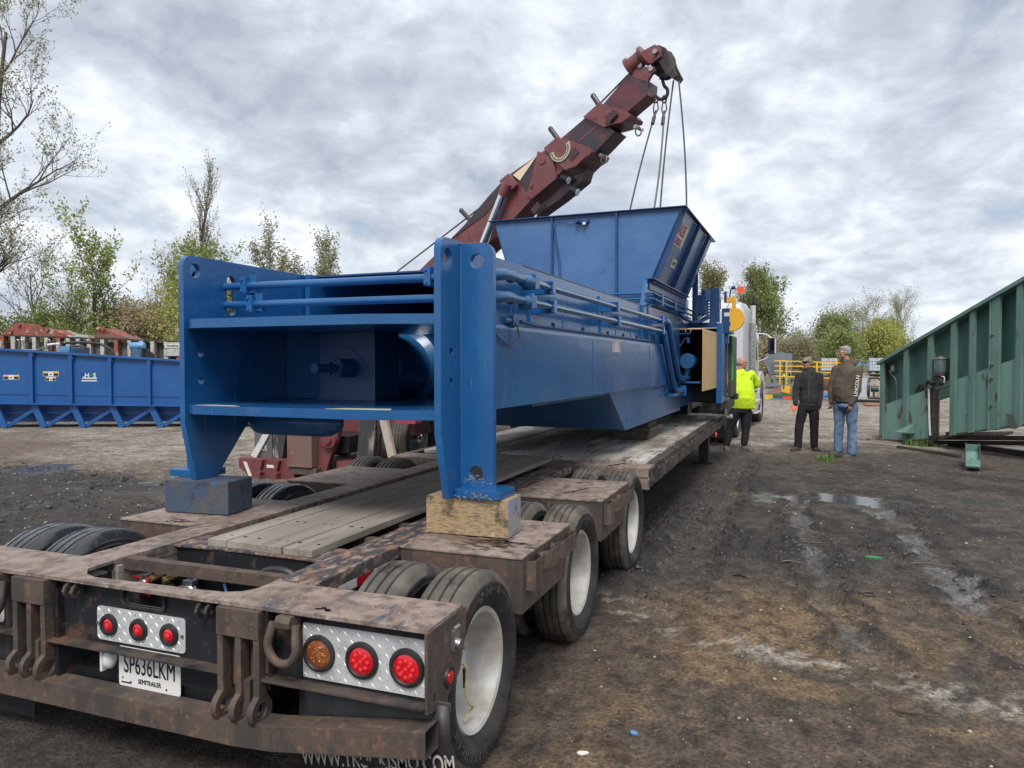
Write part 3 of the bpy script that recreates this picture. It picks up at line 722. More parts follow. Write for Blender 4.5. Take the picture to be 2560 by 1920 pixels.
for pl in ([(.90, 2.80), (.93, 2.86), (.955, 2.88), (.96, 2.95), (.985, 3.02), (1.01, 3.12), (.985, 3.08), (.965, 3.0), (.945, 2.95), (.93, 2.90), (.905, 2.86)], blobpts(.88, 2.74, .035, .008), blobpts(.88, 3.30, .025, .018), blobpts(.93, 3.36, .025, .008)):
    stain(pl)
for pl in (blobpts(.88, 4.38, .02, .05), blobpts(.92, 4.46, .03, .03), blobpts(.96, 4.55, .03, .02)): stain(pl, .7198, .7212)
for _ in range(4): stain(blobpts(random.uniform(.70, .83), random.uniform(.03, .07), .014, .008), .7198, .7208)
for cx, cy in ((-1.06, 1.05), (-.98, 1.08), (-.92, 1.10), (-1.0, 1.13)): stain(blobpts(cx, cy, .05, .012, 14, .6))
# rust hole and red/white tape on the beam side
for i in range(2):
    b = MB(); b.box(.5551, .5562, .33 + i * .30, .48 + i * .30, .622, .662); b.build('red_tape', REFL_R, TRL)
    b = MB(); b.box(.5551, .5562, .48 + i * .30, .63 + i * .30, .622, .662); b.build('white_tape', REFL_W, TRL)
b = MB(); b.box(.5545, .5550, .302, 4.0, .61, .659); b.build('tape_backing', BLACKST, TRL)
b = MB(); b.box(.400, .410, .02, 4.5, .25, .655); b.build('beam_web', BLACKST, TRL)
b = MB(); b.box(-.62, -.60, .02, 4.5, .20, .655); b.build('beam_web', BLACKST, TRL)
# cross members
b = MB(); b.prism([(.36, .716), (.36, .66), (.368, .66), (.368, .708), (.41, .708), (.41, .716)], 'x', -.585, .352); b.build('angle_cross_bar', BROWN, TRL, .001)
b = MB(); b.box(-.585, .352, .690, .705, .38, .700); b.build('cross_member', BLACKST, TRL, .002)
b = MB(); b.prism([(-.585, .665), (-.585, .90), (.352, .90), (.352, .650), (.25, .672), (-.30, .685), (-.43, .672)], 'z', .7005, .712); b.build('cross_flange', RUST_BEAM, TRL, .002)
b = MB(); b.box(-.45, .352, .61, .66, .555, .562); b.build('inner_ledge', STEEL, TRL, .001)
b = MB(); b.box(-.585, .352, .45, .46, .42, .66); b.build('valve_panel', BLACKST, TRL)
for y in [1.18 + .38 * i for i in range(9)]:
    b = MB(); b.box(-.583, .351, y, y + .055, .645, .700); b.build('cross_member', BROWN, TRL, .002)
b = MB(); b.box(-.58, .35, .08, 4.5, .10, .30); b.build('axle_frame', DARK, TRL)
b = MB(); b.box(-.555, -.535, .28, .31, .35, .70); b.build('brace', WOOD, TRL, .002)
# planks down the middle
pk = [(-.400, -.315), (-.311, -.225), (-.221, -.02), (-.016, .145), (.149, .262)]
pk = [(-.392, -.270), (-.266, -.105), (-.101, .085), (.089, .262)]
for i, (x0, x1) in enumerate(pk):
    b = MB(); yy = .69 + random.uniform(-.01, .012)
    b.box(x0, x1, yy, 4.62 - i * .03, .713, .752 - (i % 2) * .003); b.build('centre_plank', WOOD, TRL, .004, 2)
nl = MB()
for x in (-.33, -.23, -.15, -.03, .04, .13, .22):
    for y in (.80, 1.21, 1.95, 2.73): nl.prism(blobpts(x + random.uniform(-.02, .02), y, .011, .006, 9), 'z', .7505, .7526)
nl.build('nail_holes', DARK, TRL)
# air valves, hoses
def gladhand(x, y, z, mt):
    g = MB(); g.ell((x, y, z), (.040, .030, .036)); g.lathe([(.028, 0), (.028, .02), (.016, .022), (.010, .010)], frame_m((x + .01, y - .028, z), (1, 0, 0), (0, 0, 1)), 16)
    g.box(x - .06, x - .03, y - .03, y + .01, z - .016, z + .018); g.box(x - .03, x + .03, y - .02, y + .02, z + .03, z + .05); g.cyl((x, y, z + .03), (x + .03, y + .06, z + .07), .012, 8)
    return g.build('air_coupling', STEEL, TRL, .002)
gladhand(-.50, .40, .585, STEEL); gladhand(-.215, .40, .585, STEEL)
b = MB(); b.cyl((-.43, .37, .625), (-.40, .45, .64), .016, 10); b.cyl((-.353, .37, .625), (-.32, .45, .64), .016, 10); b.build('brass_fitting', mat('old_brass', (.30, .20, .09), .4, .7), TRL)
b = MB(); b.prism(rrect(-.40, -.335, .54, .60, .02), 'y', .40, .43); b.cyl((-.367, .41, .60), (-.367, .43, .64), .018, 8); b.build('junction_cap', STEEL, TRL, .004)
b = MB(); b.tube(chaikin([(-.455, .38, .625), (-.44, .35, .60), (-.445, .34, .57), (-.44, .37, .545)]), .010, 8); b.build('red_lever', REFL_R, TRL)
b = MB(); b.tube(chaikin([(-.05, .44, .62), (0, .40, .60), (.03, .37, .575)]), .006, 6); b.tube(chaikin([(.13, .44, .60), (.19, .40, .59), (.24, .39, .575)]), .007, 6); b.build('blue_air_line', mat('pale_blue_hose', (.10, .25, .45), .4), TRL)
b = MB(); b.tube(chaikin([(-.53, .36, .63), (-.50, .42, .60), (-.55, .50, .50)]), .008, 6); b.tube(chaikin([(.40, .62, .60), (.42, 1.0, .60), (.43, 1.6, .62)]), .012, 6); b.build('red_air_line', REFL_R, TRL)
b = MB(); b.tube(chaikin([(.10, .52, .60), (.12, .50, .68), (.22, .50, .700), (.30, .51, .68), (.33, .52, .60)]), .022, 10); b.build('black_air_hose', BLKRUB, TRL)
# main deck
b = MB(); b.box(XL, XR - .008, 4.28, 4.60, .640, .7195); b.box(XL, XR, 4.29, 4.30, .53, .64); b.build('deck_head_plate', RUST_TOP, TRL, .003)
DKE = 11.9
b = MB(); b.box(1.16, 1.243, 4.60, DKE, .54, .7205); b.box(XL, XL + .083, 4.60, DKE, .54, .7205); b.build('deck_side_beam', RUST_DK, TRL, .002)
b = MB(); b.box(-1.3, 1.16, 4.62, DKE, .56, .60); b.box(-.6, -.5, 4.6, DKE, .2, .56); b.box(.35, .45, 4.6, DKE, .2, .56); b.build('deck_frame', DARK, TRL)
random.seed(11)
x = XL + .09; i = 0
while x < 1.15:
    w = random.uniform(.17, .22); x1 = min(x + w, 1.157)
    y = 4.72 + random.uniform(-.02, .03) + (.12 if x < 0 else 0); 
    while y < DKE:
        y1 = min(y + random.uniform(2.2, 4.2), DKE)
        b = MB(); b.box(x, x1 - .006, y, y1 - .006, .690, .728 + random.uniform(-.004, .004))
        if x1 >= 1.10:   # notches for the stake pockets at the edge board
            b = MB(); yy = y; 
            while yy < y1:
                ye = min(yy + .86, y1); b.box(x, x1 - .006, yy, ye - .13, .690, .732); b.box(x, x + .03, ye - .13, ye, .690, .730); yy = ye
        b.build('deck_plank', WOODPALE, TRL, .003); y = y1
    x = x1; i += 1
# stake-pocket rail along both sides
for s_, X in ((1, 1.245), (-1, XL)):
    r = MB(); y = 4.36; st = .40
    while y < DKE - .3:
        P = [(X, y), (X + .030 * s_, y + .02), (X + .034 * s_, y + .10), (X + .056 * s_, y + .14), (X + .056 * s_, y + .36), (X + .034 * s_, y + .40)]
        for p, q in zip(P, P[1:]):
            r.poly([(p[0], p[1], .595), (q[0], q[1], .595), (q[0], q[1], .700), (p[0], p[1], .700), (p[0] - .007 * s_, p[1], .595), (q[0] - .007 * s_, q[1], .595), (q[0] - .007 * s_, q[1], .700), (p[0] - .007 * s_, p[1], .700)],
                   [(0, 1, 2, 3), (4, 7, 6, 5), (3, 2, 6, 7), (0, 4, 5, 1)])
        r.cyl((X, y + .40, .67), (X + .04 * s_, y + .40, .67), .020, 8)
        y += st
    r.box(min(X, X + .006 * s_), max(X, X + .006 * s_), 4.3, DKE, .55, .70)
    r.build('stake_rail', RUST_DK, TRL)
b = MB(); b.box(1.24, 1.36, DKE - .12, DKE - .06, .66, .70); b.ell((1.375, DKE - .09, .69), (.035, .03, .045)); b.build('end_marker', PLATEW, TRL)
b = MB(); b.ell((1.27, 10.1, .50), (.02, .03, .045)); b.build('side_marker', ORANGE, TRL)
# gooseneck and landing legs
b = MB(); b.box(-.75, .65, DKE - .2, 14.6, .80, 1.12); b.box(-.75, .65, DKE - .5, DKE, .45, 1.12); b.build('gooseneck', DARK, TRL, .01)
for x in (.95, -1.1):
    b = MB(); b.box(x, x + .16, 10.5, 10.7, .02, .60); b.box(x - .06, x + .22, 10.42, 10.78, G0, .02); b.build('landing_leg', BLACKST, TRL, .005)
# wheels
def tyre_prof(w, r, rr, grooves=3, tg=.012):
    h = w / 2
    p = [(rr - .004, -h * .55), (rr + .02, -h * .80), ((r + rr) / 2 - .03, -h * .97), ((r + rr) / 2 - .005, -h * 1.0), ((r + rr) / 2, -h * 1.02), ((r + rr) / 2 + .005, -h * 1.0), (r - .062, -h * .985), (r - .058, -h * 1.0), (r - .045, -h * .95), (r - .018, -h * .83), (r - .004, -h * .72)]
    gs = [-h * .42, 0, h * .42] if grooves == 3 else [-h * .52, -h * .18, h * .18, h * .52]
    for g in gs: p += [(r + .001, g - .0065), (r - tg, g - .004), (r - tg, g + .004), (r + .001, g + .0065)]
    p += [(r - .004, h * .72), (r - .018, h * .83), (r - .045, h * .95), (r - .058, h * 1.0), (r - .062, h * .985), ((r + rr) / 2 + .005, h * 1.0), ((r + rr) / 2, h * 1.02), ((r + rr) / 2 - .005, h * 1.0), ((r + rr) / 2 - .03, h * .97), (rr + .02, h * .80), (rr - .004, h * .55)]
    return p
def make_wheel(name, x, y, z, s_, r=.415, w=.232, rr=.252, tread=RUBBER_TREAD, side=RUBBER, grooves=3, dish=True, parent=None):
    """outer face towards s_*X"""
    m = Matrix.Translation((x, y, z)) @ Matrix.Rotation(R(90) * s_, 4, 'Y')
    t = MB(); prof = tyre_prof(w, r, rr, grooves)
    t.lathe(prof, m, 72); e = bpy.data.objects.new(name, None); COL.objects.link(e); e.parent = parent; e.empty_display_size = .2
    me_o = t.build('tyre', side, e, angle=50)
    me_o.data.materials.append(tread)
    for p in me_o.data.polygons:
        c = m.inverted() @ p.center
        if math.hypot(c.x, c.y) > r - .050: p.material_index = 1
    b = MB(); h = w / 2
    b.lathe([(rr + .006, h * .62), (rr + .010, h * .70), (rr + .004, h * .76), (rr - .012, h * .70), (rr - .020, h * .55), (rr - .030, .02), (rr - .040, -h * .45), (rr - .055, -h * .62), (rr - .09, -h * .70)], m, 56)
    b.lathe([(rr - .09, -h * .70), (rr * .52, -h * .74), (rr * .50, -h * .55), (rr * .30, -h * .52), (rr * .28, -h * .1), (.001, -h * .05)], m, 40)
    rim = b.build('rim', RIM, e)
    hb = MB()
    for k in range(10):
        a = 2 * math.pi * k / 10; hb.cyl(m @ Vector((rr * .42 * math.cos(a), rr * .42 * math.sin(a), -h * .6)), m @ Vector((rr * .42 * math.cos(a), rr * .42 * math.sin(a), -h * .3)), .011, 6)
    hb.build('wheel_nuts', STEEL, rim)
    return e
WY = (.56, 2.13, 3.73)
for y in WY:
    i_ = WY.index(y)
    make_wheel('wheel', 1.126, y, .355, 1, parent=TRL, grooves=3 if i_ == 0 else 4)
    make_wheel('wheel', .83, y, .355, 1, parent=TRL, grooves=3 if i_ == 0 else 4)
    wt = RUBBER_WET if i_ < 2 else RUBBER_TREAD
    make_wheel('wheel', -1.315, y, .366, -1, parent=TRL, grooves=3 if i_ == 0 else 4, tread=wt, side=wt)
    make_wheel('wheel', -1.015, y, .366, -1, parent=TRL, grooves=3 if i_ == 0 else 4, tread=wt, side=wt)
    b = MB(); b.cyl((-1.15, y, .366), (1.02, y, .366), .06, 12); b.build('axle', DARK, TRL)
def arc_text(body, x, y, z, rad, a0, da, size, m, parent):
    """raised lettering round a tyre sidewall that faces +X"""
    out = MB()
    for i, ch in enumerate(body):
        a = R(a0 + da * i); c = Vector((x, y + rad * math.cos(a), z + rad * math.sin(a))); up = Vector((0, math.cos(a), math.sin(a)))
        t = text_obj(ch, size, frame_m(c, (0, math.sin(a), -math.cos(a)), up), m, None, depth=.002); out.bm.from_mesh(t.data); bpy.data.objects.remove(t)
    return out.build('tyre_lettering', m, parent)
LTR = mat('raised_rubber_lettering', (.05, .047, .043), .6)
w1 = [o for o in bpy.data.objects if o.parent is TRL and o.name.startswith('wheel') and o.type == 'EMPTY']
tyre1 = [c for c in bpy.data.objects if c.parent is w1[0] and c.name.startswith('tyre')][0]
lt = arc_text('MICHELIN', 1.2455, .56, .355, .335, 205, 8.5, .048, LTR, tyre1)
arc_text('XTE 2', 1.2455, .56, .355, .335, 100, -8, .045, LTR, tyre1)
# valve hose in the near rim
b = MB(); b.tube(chaikin([(1.15, .44, .43), (1.195, .46, .41), (1.185, .47, .35), (1.19, .46, .27), (1.20, .49, .225), (1.19, .54, .205), (1.17, .48, .16)]), .006, 6); b.build('inflation_hose', mat('cream_hose', (.55, .45, .22), .5), TRL)
b = MB(); b.cyl((1.18, .465, .39), (1.18, .47, .31), .008, 8); b.build('hose_coupling', BLKRUB, TRL)
# timber blocks (rest on the trailer, carry the press)
b = MB(); b.box(-.243, .243, -.105, .105, 0, .205); 
o = b.build('timber_block', TIMBER, None, .006); o.location = (.788, 1.452, .7235); o.rotation_euler = (0, 0, R(1.5))
tagset(o, 'tan rough-sawn timber block under the right leg of the blue press', 'block', 'timber blocks under the press')
o.data.materials.append(TIMBER_END)
for p in o.data.polygons:
    if p.normal.x > .7: p.material_index = 1
b = MB(); b.box(-.232, .232, -.125, .125, 0, .205)
o2 = b.build('timber_block', TIMBER_BLUE, None, .008); o2.location = (-1.045, 1.41, .7235); o2.rotation_euler = (0, 0, R(6))
tagset(o2, 'blue-stained dark timber block under the left leg of the blue press', 'block', 'timber blocks under the press')
# ============================================================ the big blue press
BAL = thing('baling_press', 'huge blue baling press with a flared hopper strapped level on the trailer', 'baler', (-.13, 1.35, .93), R(-1.34))
def side_outline():
    return [(-.15, .36), (-.06, .0), (.10, 0), (.43, .36), (.60, .37), (1.2, .37), (1.2, 1.40), (.0, 1.40)] + circ(-.08, 1.33, .07, 6, 90, 180)
LHOLES = [circ(-.056, 1.309, .043, 16), slot(.253, 1.178, .040, .18), circ(-.016, .793, .022, 12), circ(-.016, .622, .022, 12)]
RHOLES = [circ(-.064, 1.30, .045, 16), circ(-.031, .793, .022, 12), circ(-.031, .632, .022, 12)]
def outline(right):
    if right: return [(-.15, .36), (-.055, .0), (.10, 0), (.30, .36), (.32, 1.40), (-.06, 1.40)] + circ(-.08, 1.33, .07, 6, 90, 180)
    return [(-.15, .36), (-.065, .0), (.11, 0), (.43, .36), (1.15, .37), (1.15, 1.40), (-.06, 1.40)] + circ(-.08, 1.33, .07, 6, 90, 180)
b = MB(); b.prism(outline(True), 'x', .815, .855, RHOLES); b.build('end_plate', BLUE, BAL, .003)
b = MB(); b.prism(outline(False), 'x', -.956, -.916, LHOLES); b.build('end_plate', BLUE, BAL, .003)
for s_, x0 in ((1, .8555), (-1, -.9565)):
    x1 = x0 + .195 * s_
    pts = [(x0, .03), (x1, .03), (x1, 1.32)] + [(x1 - .07 * s_ + .07 * s_ * math.cos(R(a)), 1.32 + .07 * math.sin(R(a))) for a in (15, 30, 45, 60, 75, 90)] + [(x0, 1.39)]
    hx = x0 + .097 * s_
    b = MB(); b.prism(pts, 'y', .088, .128, [circ(hx, 1.29, .041, 20), circ(hx - .006 * s_, .125, .041, 20)]); b.build('end_flange', BLUE, BAL, .003)
    b = MB(); b.prism(rrect(min(x0 - .01 * s_, x0 + .27 * s_), max(x0 - .01 * s_, x0 + .27 * s_), .0, .235, .03), 'z', 0, .045); b.build('foot_plate', BLUE, BAL, .003)
    b = MB(); b.tube([(x0, .09, .06), (x0, .088, 1.38)], .006, 6); b.build('weld_bead', BLUE, BAL)
def shelf(z0, z1, m):
    b = MB(); b.prism([(-.915, -.12), (-.80, -.20), (.42, -.20), (.814, -.07), (.814, .60), (.4, 1.15), (-.5, 1.15), (-.915, .8)], 'z', z0, z1); return b.build('shelf_plate', m, BAL, .002)
shelf(.943, .998, BLUE); sh = shelf(.424, .478, BLUE)
b = MB(); b.prism([(.15, -.185), (.55, -.15), (.50, -.06), (.22, -.10)], 'z', .4784, .4796); b.prism([(-.80, -.18), (-.45, -.19), (-.55, -.13), (-.72, -.12)], 'z', .4784, .4796); b.build('pale_sticker', mat('pale_sticker_paper', (.55, .50, .30), .6), sh)
# ram trunnion box, cylinder
b = MB(); b.box(-.50, -.055, .64, .95, .4785, .9425); bx = b.build('ram_box', mat('ram_box_blue', (.022, .075, .19), .42, 0, [((.03, .09, .22), 3, .5, .7)], [(30, .2, .004)]), BAL, .004)
b = MB(); b.box(-.51, -.045, .625, .96, .4785, .492); b.build('weld_bead', DKBLUE, bx, .003)
b = MB(); b.tube([(-.24 + .045 * math.cos(t * .9) * 0 + x, .638, z) for t, (x, z) in enumerate([(-.03, .84), (.01, .835), (.04, .80), (.07, .765), (.10, .745), (.13, .735)])], .0025, 5); b.build('crack_line', BLUE2, bx)
b = MB(); b.cyl((-.24, .64, .70), (-.26, .50, .70), .062, 20); b.cyl((-.26, .50, .70), (-.262, .485, .70), .066, 20)
b.cyl((-.262, .485, .70), (-.285, .33, .70), .030, 14); b.cyl((-.285, .33, .70), (-.29, .30, .70), .036, 6)
for k in range(8):
    a = k * math.pi / 4; b.cyl((-.261 + .052 * math.cos(a), .487, .70 + .052 * math.sin(a)), (-.262 + .052 * math.cos(a), .472, .70 + .052 * math.sin(a)), .007, 6)
b.build('valve_fitting', DKBLUE, bx, .001)
b = MB(); m_ = frame_m((-.28, .95, .70), (1, 0, 0), (0, 0, 1)).inverted()
b.lathe([(.001, 0), (.235, 0), (.243, .01), (.243, .42), (.30, .46), (.305, .48), (.305, .70), (.25, .72), (.25, 3.0)], Matrix.Translation((-.28, .95, .70)) @ Matrix.Rotation(R(-90), 4, 'X'), 48); b.build('ram_cylinder', BLUE2, BAL)
b = MB(); b.box(-.915, -.60, .80, .84, .48, .94); b.build('gusset_plate', BLUE2, BAL, .003)
b = MB(); b.lathe([(.001, 0), (.055, .01), (.080, .05), (.088, .10), (.089, .10), (.089, .60), (.08, .66), (.05, .72), (.001, .74)], Matrix.Translation((-.94, .47, .332)) @ Matrix.Rotation(R(90), 4, 'Y'), 28); b.build('air_tank', BLUE2, BAL)
# main body walls, roof
b = MB()
b.box(.760, .800, .129, 4.93, .95, 1.402); b.box(-.90, -.86, 1.0, 4.93, .95, 1.402)
b.build('upper_wall', BLUE, BAL, .003)
b = MB(); b.prism([(.800, .985), (.86, .982), (.893, .968), (.905, .94), (.905, .457), (.55, .457), (.55, .47), (.86, .47), (.86, .95), (.80, .96)], 'y', .129, 6.9)
b.prism([(-.90, .985), (-.96, .982), (-.993, .968), (-1.005, .94), (-1.005, .457), (-.65, .457), (-.65, .47), (-.96, .47), (-.96, .95), (-.90, .96)], 'y', .9, 8.4)
b.build('lower_wall', BLUE, BAL, .001, angle=25)
b = MB(); b.box(-.86, .76, 1.10, 5.3, 1.388, 1.402); b.box(-.86, .76, 4.5, 4.52, .45, 1.388); b.build('roof_plate', DKBLUE, BAL, .002)
b = MB(); b.box(-.90, .86, 1.2, 3.4, .43, .456); b.build('floor_plate', DKBLUE, BAL, .002)
b = MB(); b.box(.74, .803, 1.20, 4.93, 1.4022, 1.412); b.build('roof_edge', DKBLUE, BAL, .002)
for y in (.95, 2.05, 3.75, 4.4):
    b = MB(); b.tube([(.8015, y, 1.0), (.8015, y, 1.12)], .006, 6); b.build('weld_bead', BLUE, BAL)
for y in (2.55, 4.9):
    b = MB(); b.tube([(.9055, y, .46), (.9055, y, .93)], .0035, 5); b.build('weld_seam', BLUE, BAL)
b = MB(); random.seed(12)
for _ in range(46):
    x = random.uniform(.868, 1.04); z = random.gauss(.085, .018); b.prism(blobpts(x, z, random.uniform(.002, .008), random.uniform(.001, .004), 7, .5), 'y', .0868, .0879)
for _ in range(26):
    b.prism(blobpts(random.uniform(.86, 1.11), random.gauss(.015, .012), random.uniform(.003, .010), random.uniform(.002, .005), 7, .5), 'y', -.0012, -.0003)
o = b.build('chipped_paint', mat('flaked_paint_edge', (.20, .24, .27), .6, 0, [((.16, .09, .05), 60, .5, .55)]), BAL); o['kind'] = 'stuff'
# chamber under the hopper
b = MB(); b.prism([(4.93, .985), (4.93, 1.402), (5.14, 1.70), (5.20, 1.735), (8.3, 1.735), (8.3, .985)], 'x', .78, .82, [slot(5.16, 1.60, .015, .06)])
b.prism([(4.93, .985), (4.93, 1.402), (5.14, 1.70), (5.20, 1.735), (8.3, 1.735), (8.3, .985)], 'x', -.92, -.88); b.build('chamber_wall', BLUE, BAL, .003)
b = MB(); b.box(-.88, .78, 8.26, 8.3, .5, 1.73); b.build('chamber_end', DKBLUE, BAL)
b = MB(); b.box(.79, .90, 5.20, 7.9, 1.735, 1.748)
for i in range(22): b.cyl((.86, 5.32 + i * .115, 1.70), (.86, 5.32 + i * .115, 1.765), .016, 6)
b.box(.822, .834, 5.25, 7.9, 1.62, 1.735)
b.build('bolted_rail', DKBLUE, BAL, .001)
# lower box with slanted nose
b = MB(); b.prism([(3.19, .456), (3.85, .045), (7.2, .06), (7.2, .456)], 'x', .842, .88); b.prism([(3.19, .456), (3.85, .045), (7.2, .06), (7.2, .456)], 'x', -.98, -.94)
b.prism([(3.20, .450), (3.87, .050), (7.2, .065), (7.2, .08), (3.88, .065), (3.21, .456)], 'x', -.94, .842, ); b.build('lower_box', BLUE2, BAL, .002)
b = MB(); b.box(-.9, .86, 7.2, 10.4, .10, .456); b.build('rear_lower_frame', DKBLUE, BAL, .005)
b = MB(); b.prism(blobpts(3.92, .14, .012, .03, 10, .1), 'x', .880, .8815); b.build('bolt_hole', DARK, BAL)
# hydraulic pipes across the front
for z, xc, r in ((1.231, -.742, .024), (1.112, -.693, .023)):
    b = MB(); b.tube([(-1.02, .2, z + .002), (.80, .2, z - .006)], r, 16); pp = b.build('cross_pipe', BLUE2, BAL)
    for xx in ((xc, .60) if z > 1.2 else (xc,)):
        c = MB(); c.box(xx - .022, xx + .022, .165, .25, z - .052, z + .056); c.cyl((xx - .008, .166, z + .036), (xx - .008, .155, z + .036), .010, 8); c.cyl((xx - .008, .166, z - .036), (xx - .008, .155, z - .036), .010, 8)
        c.box(xx + .022, xx + .075, .20, .25, z - .045, z + .07); c.build('pipe_clamp', BLUE, pp, .003)
# pipes along the side
def side_pipe(z, yk, clamps, ye, fz):
    p = MB(); p.tube(chaikin([(.84, .30, z - .02), (.93, .30, z - .02), (.975, .34, z - .015), (.978, .46, z), (.965, .56, z)], 2), .034, 16)
    p.tube([(.965, .54, z), (.955, .80, z)], .027, 14); o = p.build('side_pipe', BLUE2, BAL)
    f = MB(); f.tube([(.957, .56, z), (.957, .575, z)], .040, 16); f.build('elbow_collar', BLUE2, o, .002)
    f = MB(); f.tube([(.955, .76, z - .005), (.953, .85 + yk, z - .005)], [.034, .052], 16)
    f.box(.905, 1.0, .85 + yk, .885 + yk, z - .050, z + .050); f.box(.91, .995, .89 + yk, .95 + yk, z - .042, z + .042)
    for dx in (-.03, .03):
        for dz in (-.033, .033): f.cyl((.953 + dx, .84 + yk, z + dz), (.953 + dx, .86 + yk, z + dz), .011, 8)
    f.build('pipe_flange', BLUE2, o, .004)
    p = MB(); p.tube([(.953, .88, z), (.95, ye, z - .003)], .024, 18); p.build('pipe_run', mat('glossy_blue_pipe', (.030, .105, .24), .16, .35, [((.05, .13, .27), 8, .5, .7)], [(20, .1, .002)], coat=.5), o)
    for yc in clamps:
        c = MB(); c.box(.80, .985, yc - .03, yc + .03, z - .045, z + .045); c.box(.795, .815, yc - .05, yc + .05, z - .11, z + .10); c.cyl((.97, yc - .03, z + .035), (.97, yc - .045, z + .035), .01, 6); c.cyl((.97, yc - .03, z - .035), (.97, yc - .045, z - .035), .01, 6)
        c.build('pipe_clamp', BLUE, o, .003)
    return o
side_pipe(1.258, .03, (1.30, 3.15, 5.35), 5.62, 0); side_pipe(1.128, -.03, (1.33, 3.20, 5.40), 5.46, 0)
b = MB(); b.tube(chaikin([(.95, 5.60, 1.256), (.955, 5.80, 1.25), (.96, 5.85, 1.15), (.96, 6.18, .83), (.96, 6.50, .58), (.96, 6.75, .52), (1.0, 7.1, .52)], 2), .042, 14)
b.tube(chaikin([(.95, 5.44, 1.126), (.955, 5.55, 1.10), (.96, 5.58, 1.0), (.96, 5.91, .68), (.96, 6.22, .42), (.96, 6.34, .37), (.98, 6.75, .36)], 2), .038, 14)
b.box(.90, 1.03, 6.75, 6.80, .29, .43); b.box(.86, .98, 6.1, 6.75, .30, .34); b.build('return_pipe', BLUE, BAL)
# upper small pipes
for z in (1.575, 1.508):
    b = MB(); b.tube([(-.6, 5.26, z + .01), (.88, 5.262, z)], .014, 10); b.tube([(.875, 5.262, z), (.89, 5.31, z - .012), (.90, 5.50, z - .02), (.90, 8.2, z - .03)], .014, 10); o = b.build('upper_pipe', BLUE2, BAL)
    for yc in (5.62, 6.55, 7.4): c = MB(); c.box(.82, .925, yc - .025, yc + .025, z - .055, z + .015); c.build('pipe_clamp', BLUE, o, .002)
# conduit with junction box, cable loop
b = MB(); b.tube([(.905, .86, 1.0), (.885, 1.2, .992), (.885, 4.35, .992), (.885, 4.95, .992), (.87, 5.02, 1.02), (.85, 5.06, 1.40), (.85, 5.3, 1.44), (.85, 8.3, 1.44)], .013, 8)
for yy in (1.55, 2.3, 3.1, 3.7, 4.3): b.box(.875, .90, yy, yy + .02, .985, 1.03)
cd = b.build('cable_conduit', DKBLUE, BAL)
b = MB(); b.box(.86, .92, .70, .80, .965, 1.035); b.cyl((.89, .60, 1.0), (.89, .72, 1.0), .024, 12); b.build('junction_box', BLUE2, cd, .004)
b = MB(); b.tube(chaikin([(.91, .70, 1.01), (.93, .76, .95), (.93, .78, .88), (.925, .66, .83), (.915, .50, .87), (.91, .30, .98)], 3), .005, 6); b.build('cable_loop', CABLE, cd)
# instruction sticker
b = MB(); b.prism([(3.22, .84), (3.52, .84), (3.52, .945), (3.22, .945)], 'x', .9052, .9062); st = b.build('instruction_sticker', STICKW, BAL)
b = MB(); b.box(.9064, .9069, 3.24, 3.31, .925, .938); b.box(.9064, .9069, 3.43, 3.50, .925, .938)
for k in range(9): b.box(.9064, .9069, 3.235, 3.30, .850 + k * .0078, .853 + k * .0078); b.box(.9064, .9069, 3.44, 3.51, .850 + k * .0078, .853 + k * .0078)
b.build('sticker_print', STICKR, st)
# enclosure with yellow cover
b = MB(); b.box(.86, .905, 6.0, 6.915, .34, 1.215); b.box(.905, .915, 6.35, 6.915, .45, 1.21); b.build('guard_post', DKBLUE, BAL, .003)
b = MB(); b.box(.905, 1.225, 6.925, 8.5, 1.205, 1.215); b.box(.905, 1.20, 6.93, 8.5, .455, .47); b.box(.90, .905, 6.92, 8.5, .47, 1.2); b.box(.905, 1.22, 8.45, 8.5, .47, 1.2); b.build('guard_box', DARK, BAL)
b = MB(); b.box(.905, 1.20, 6.915, 6.93, .455, .482); b.build('guard_sill', BLUE2, BAL, .002)
b = MB(); b.box(.905, 1.225, 6.918, 6.924, 1.207, 1.219); b.box(.99, 1.0, 6.916, 6.923, 1.17, 1.21); b.box(1.06, 1.07, 6.916, 6.923, 1.17, 1.21); b.build('yellow_trim', YEL, BAL)
b = MB(); b.prism([(6.92, .345), (6.92, 1.215), (8.50, 1.222), (8.50, .348)], 'x', 1.226, 1.236); yp = b.build('yellow_cover_panel', TAN, BAL, .002)
b = MB(); b.box(1.236, 1.2375, 6.93, 8.5, 1.165, 1.168); b.build('cover_seam', DARK, yp)
b = MB(); b.box(.91, 1.06, 6.96, 7.0, 1.14, 1.165); b.box(1.0, 1.04, 7.0, 7.06, 1.02, 1.10); b.tube(chaikin([(1.02, 7.0, 1.10), (.98, 6.98, 1.09), (.93, 6.95, 1.0), (.90, 6.93, .96)]), .006, 6); b.build('limit_switch', BLUE2, BAL, .003)
b = MB(); b.box(.80, 1.02, 7.05, 7.15, .71, .795); b.lathe([(.001, 0), (.10, 0), (.115, .02), (.115, .30), (.08, .36), (.001, .37)], Matrix.Translation((1.0, 7.02, .76)) @ Matrix.Rotation(R(-90), 4, 'X'), 28)
b.cyl((1.0, 7.1, .66), (.98, 7.1, .56), .06, 16, .03); b.build('pump_motor', BLUE2, BAL, .002)
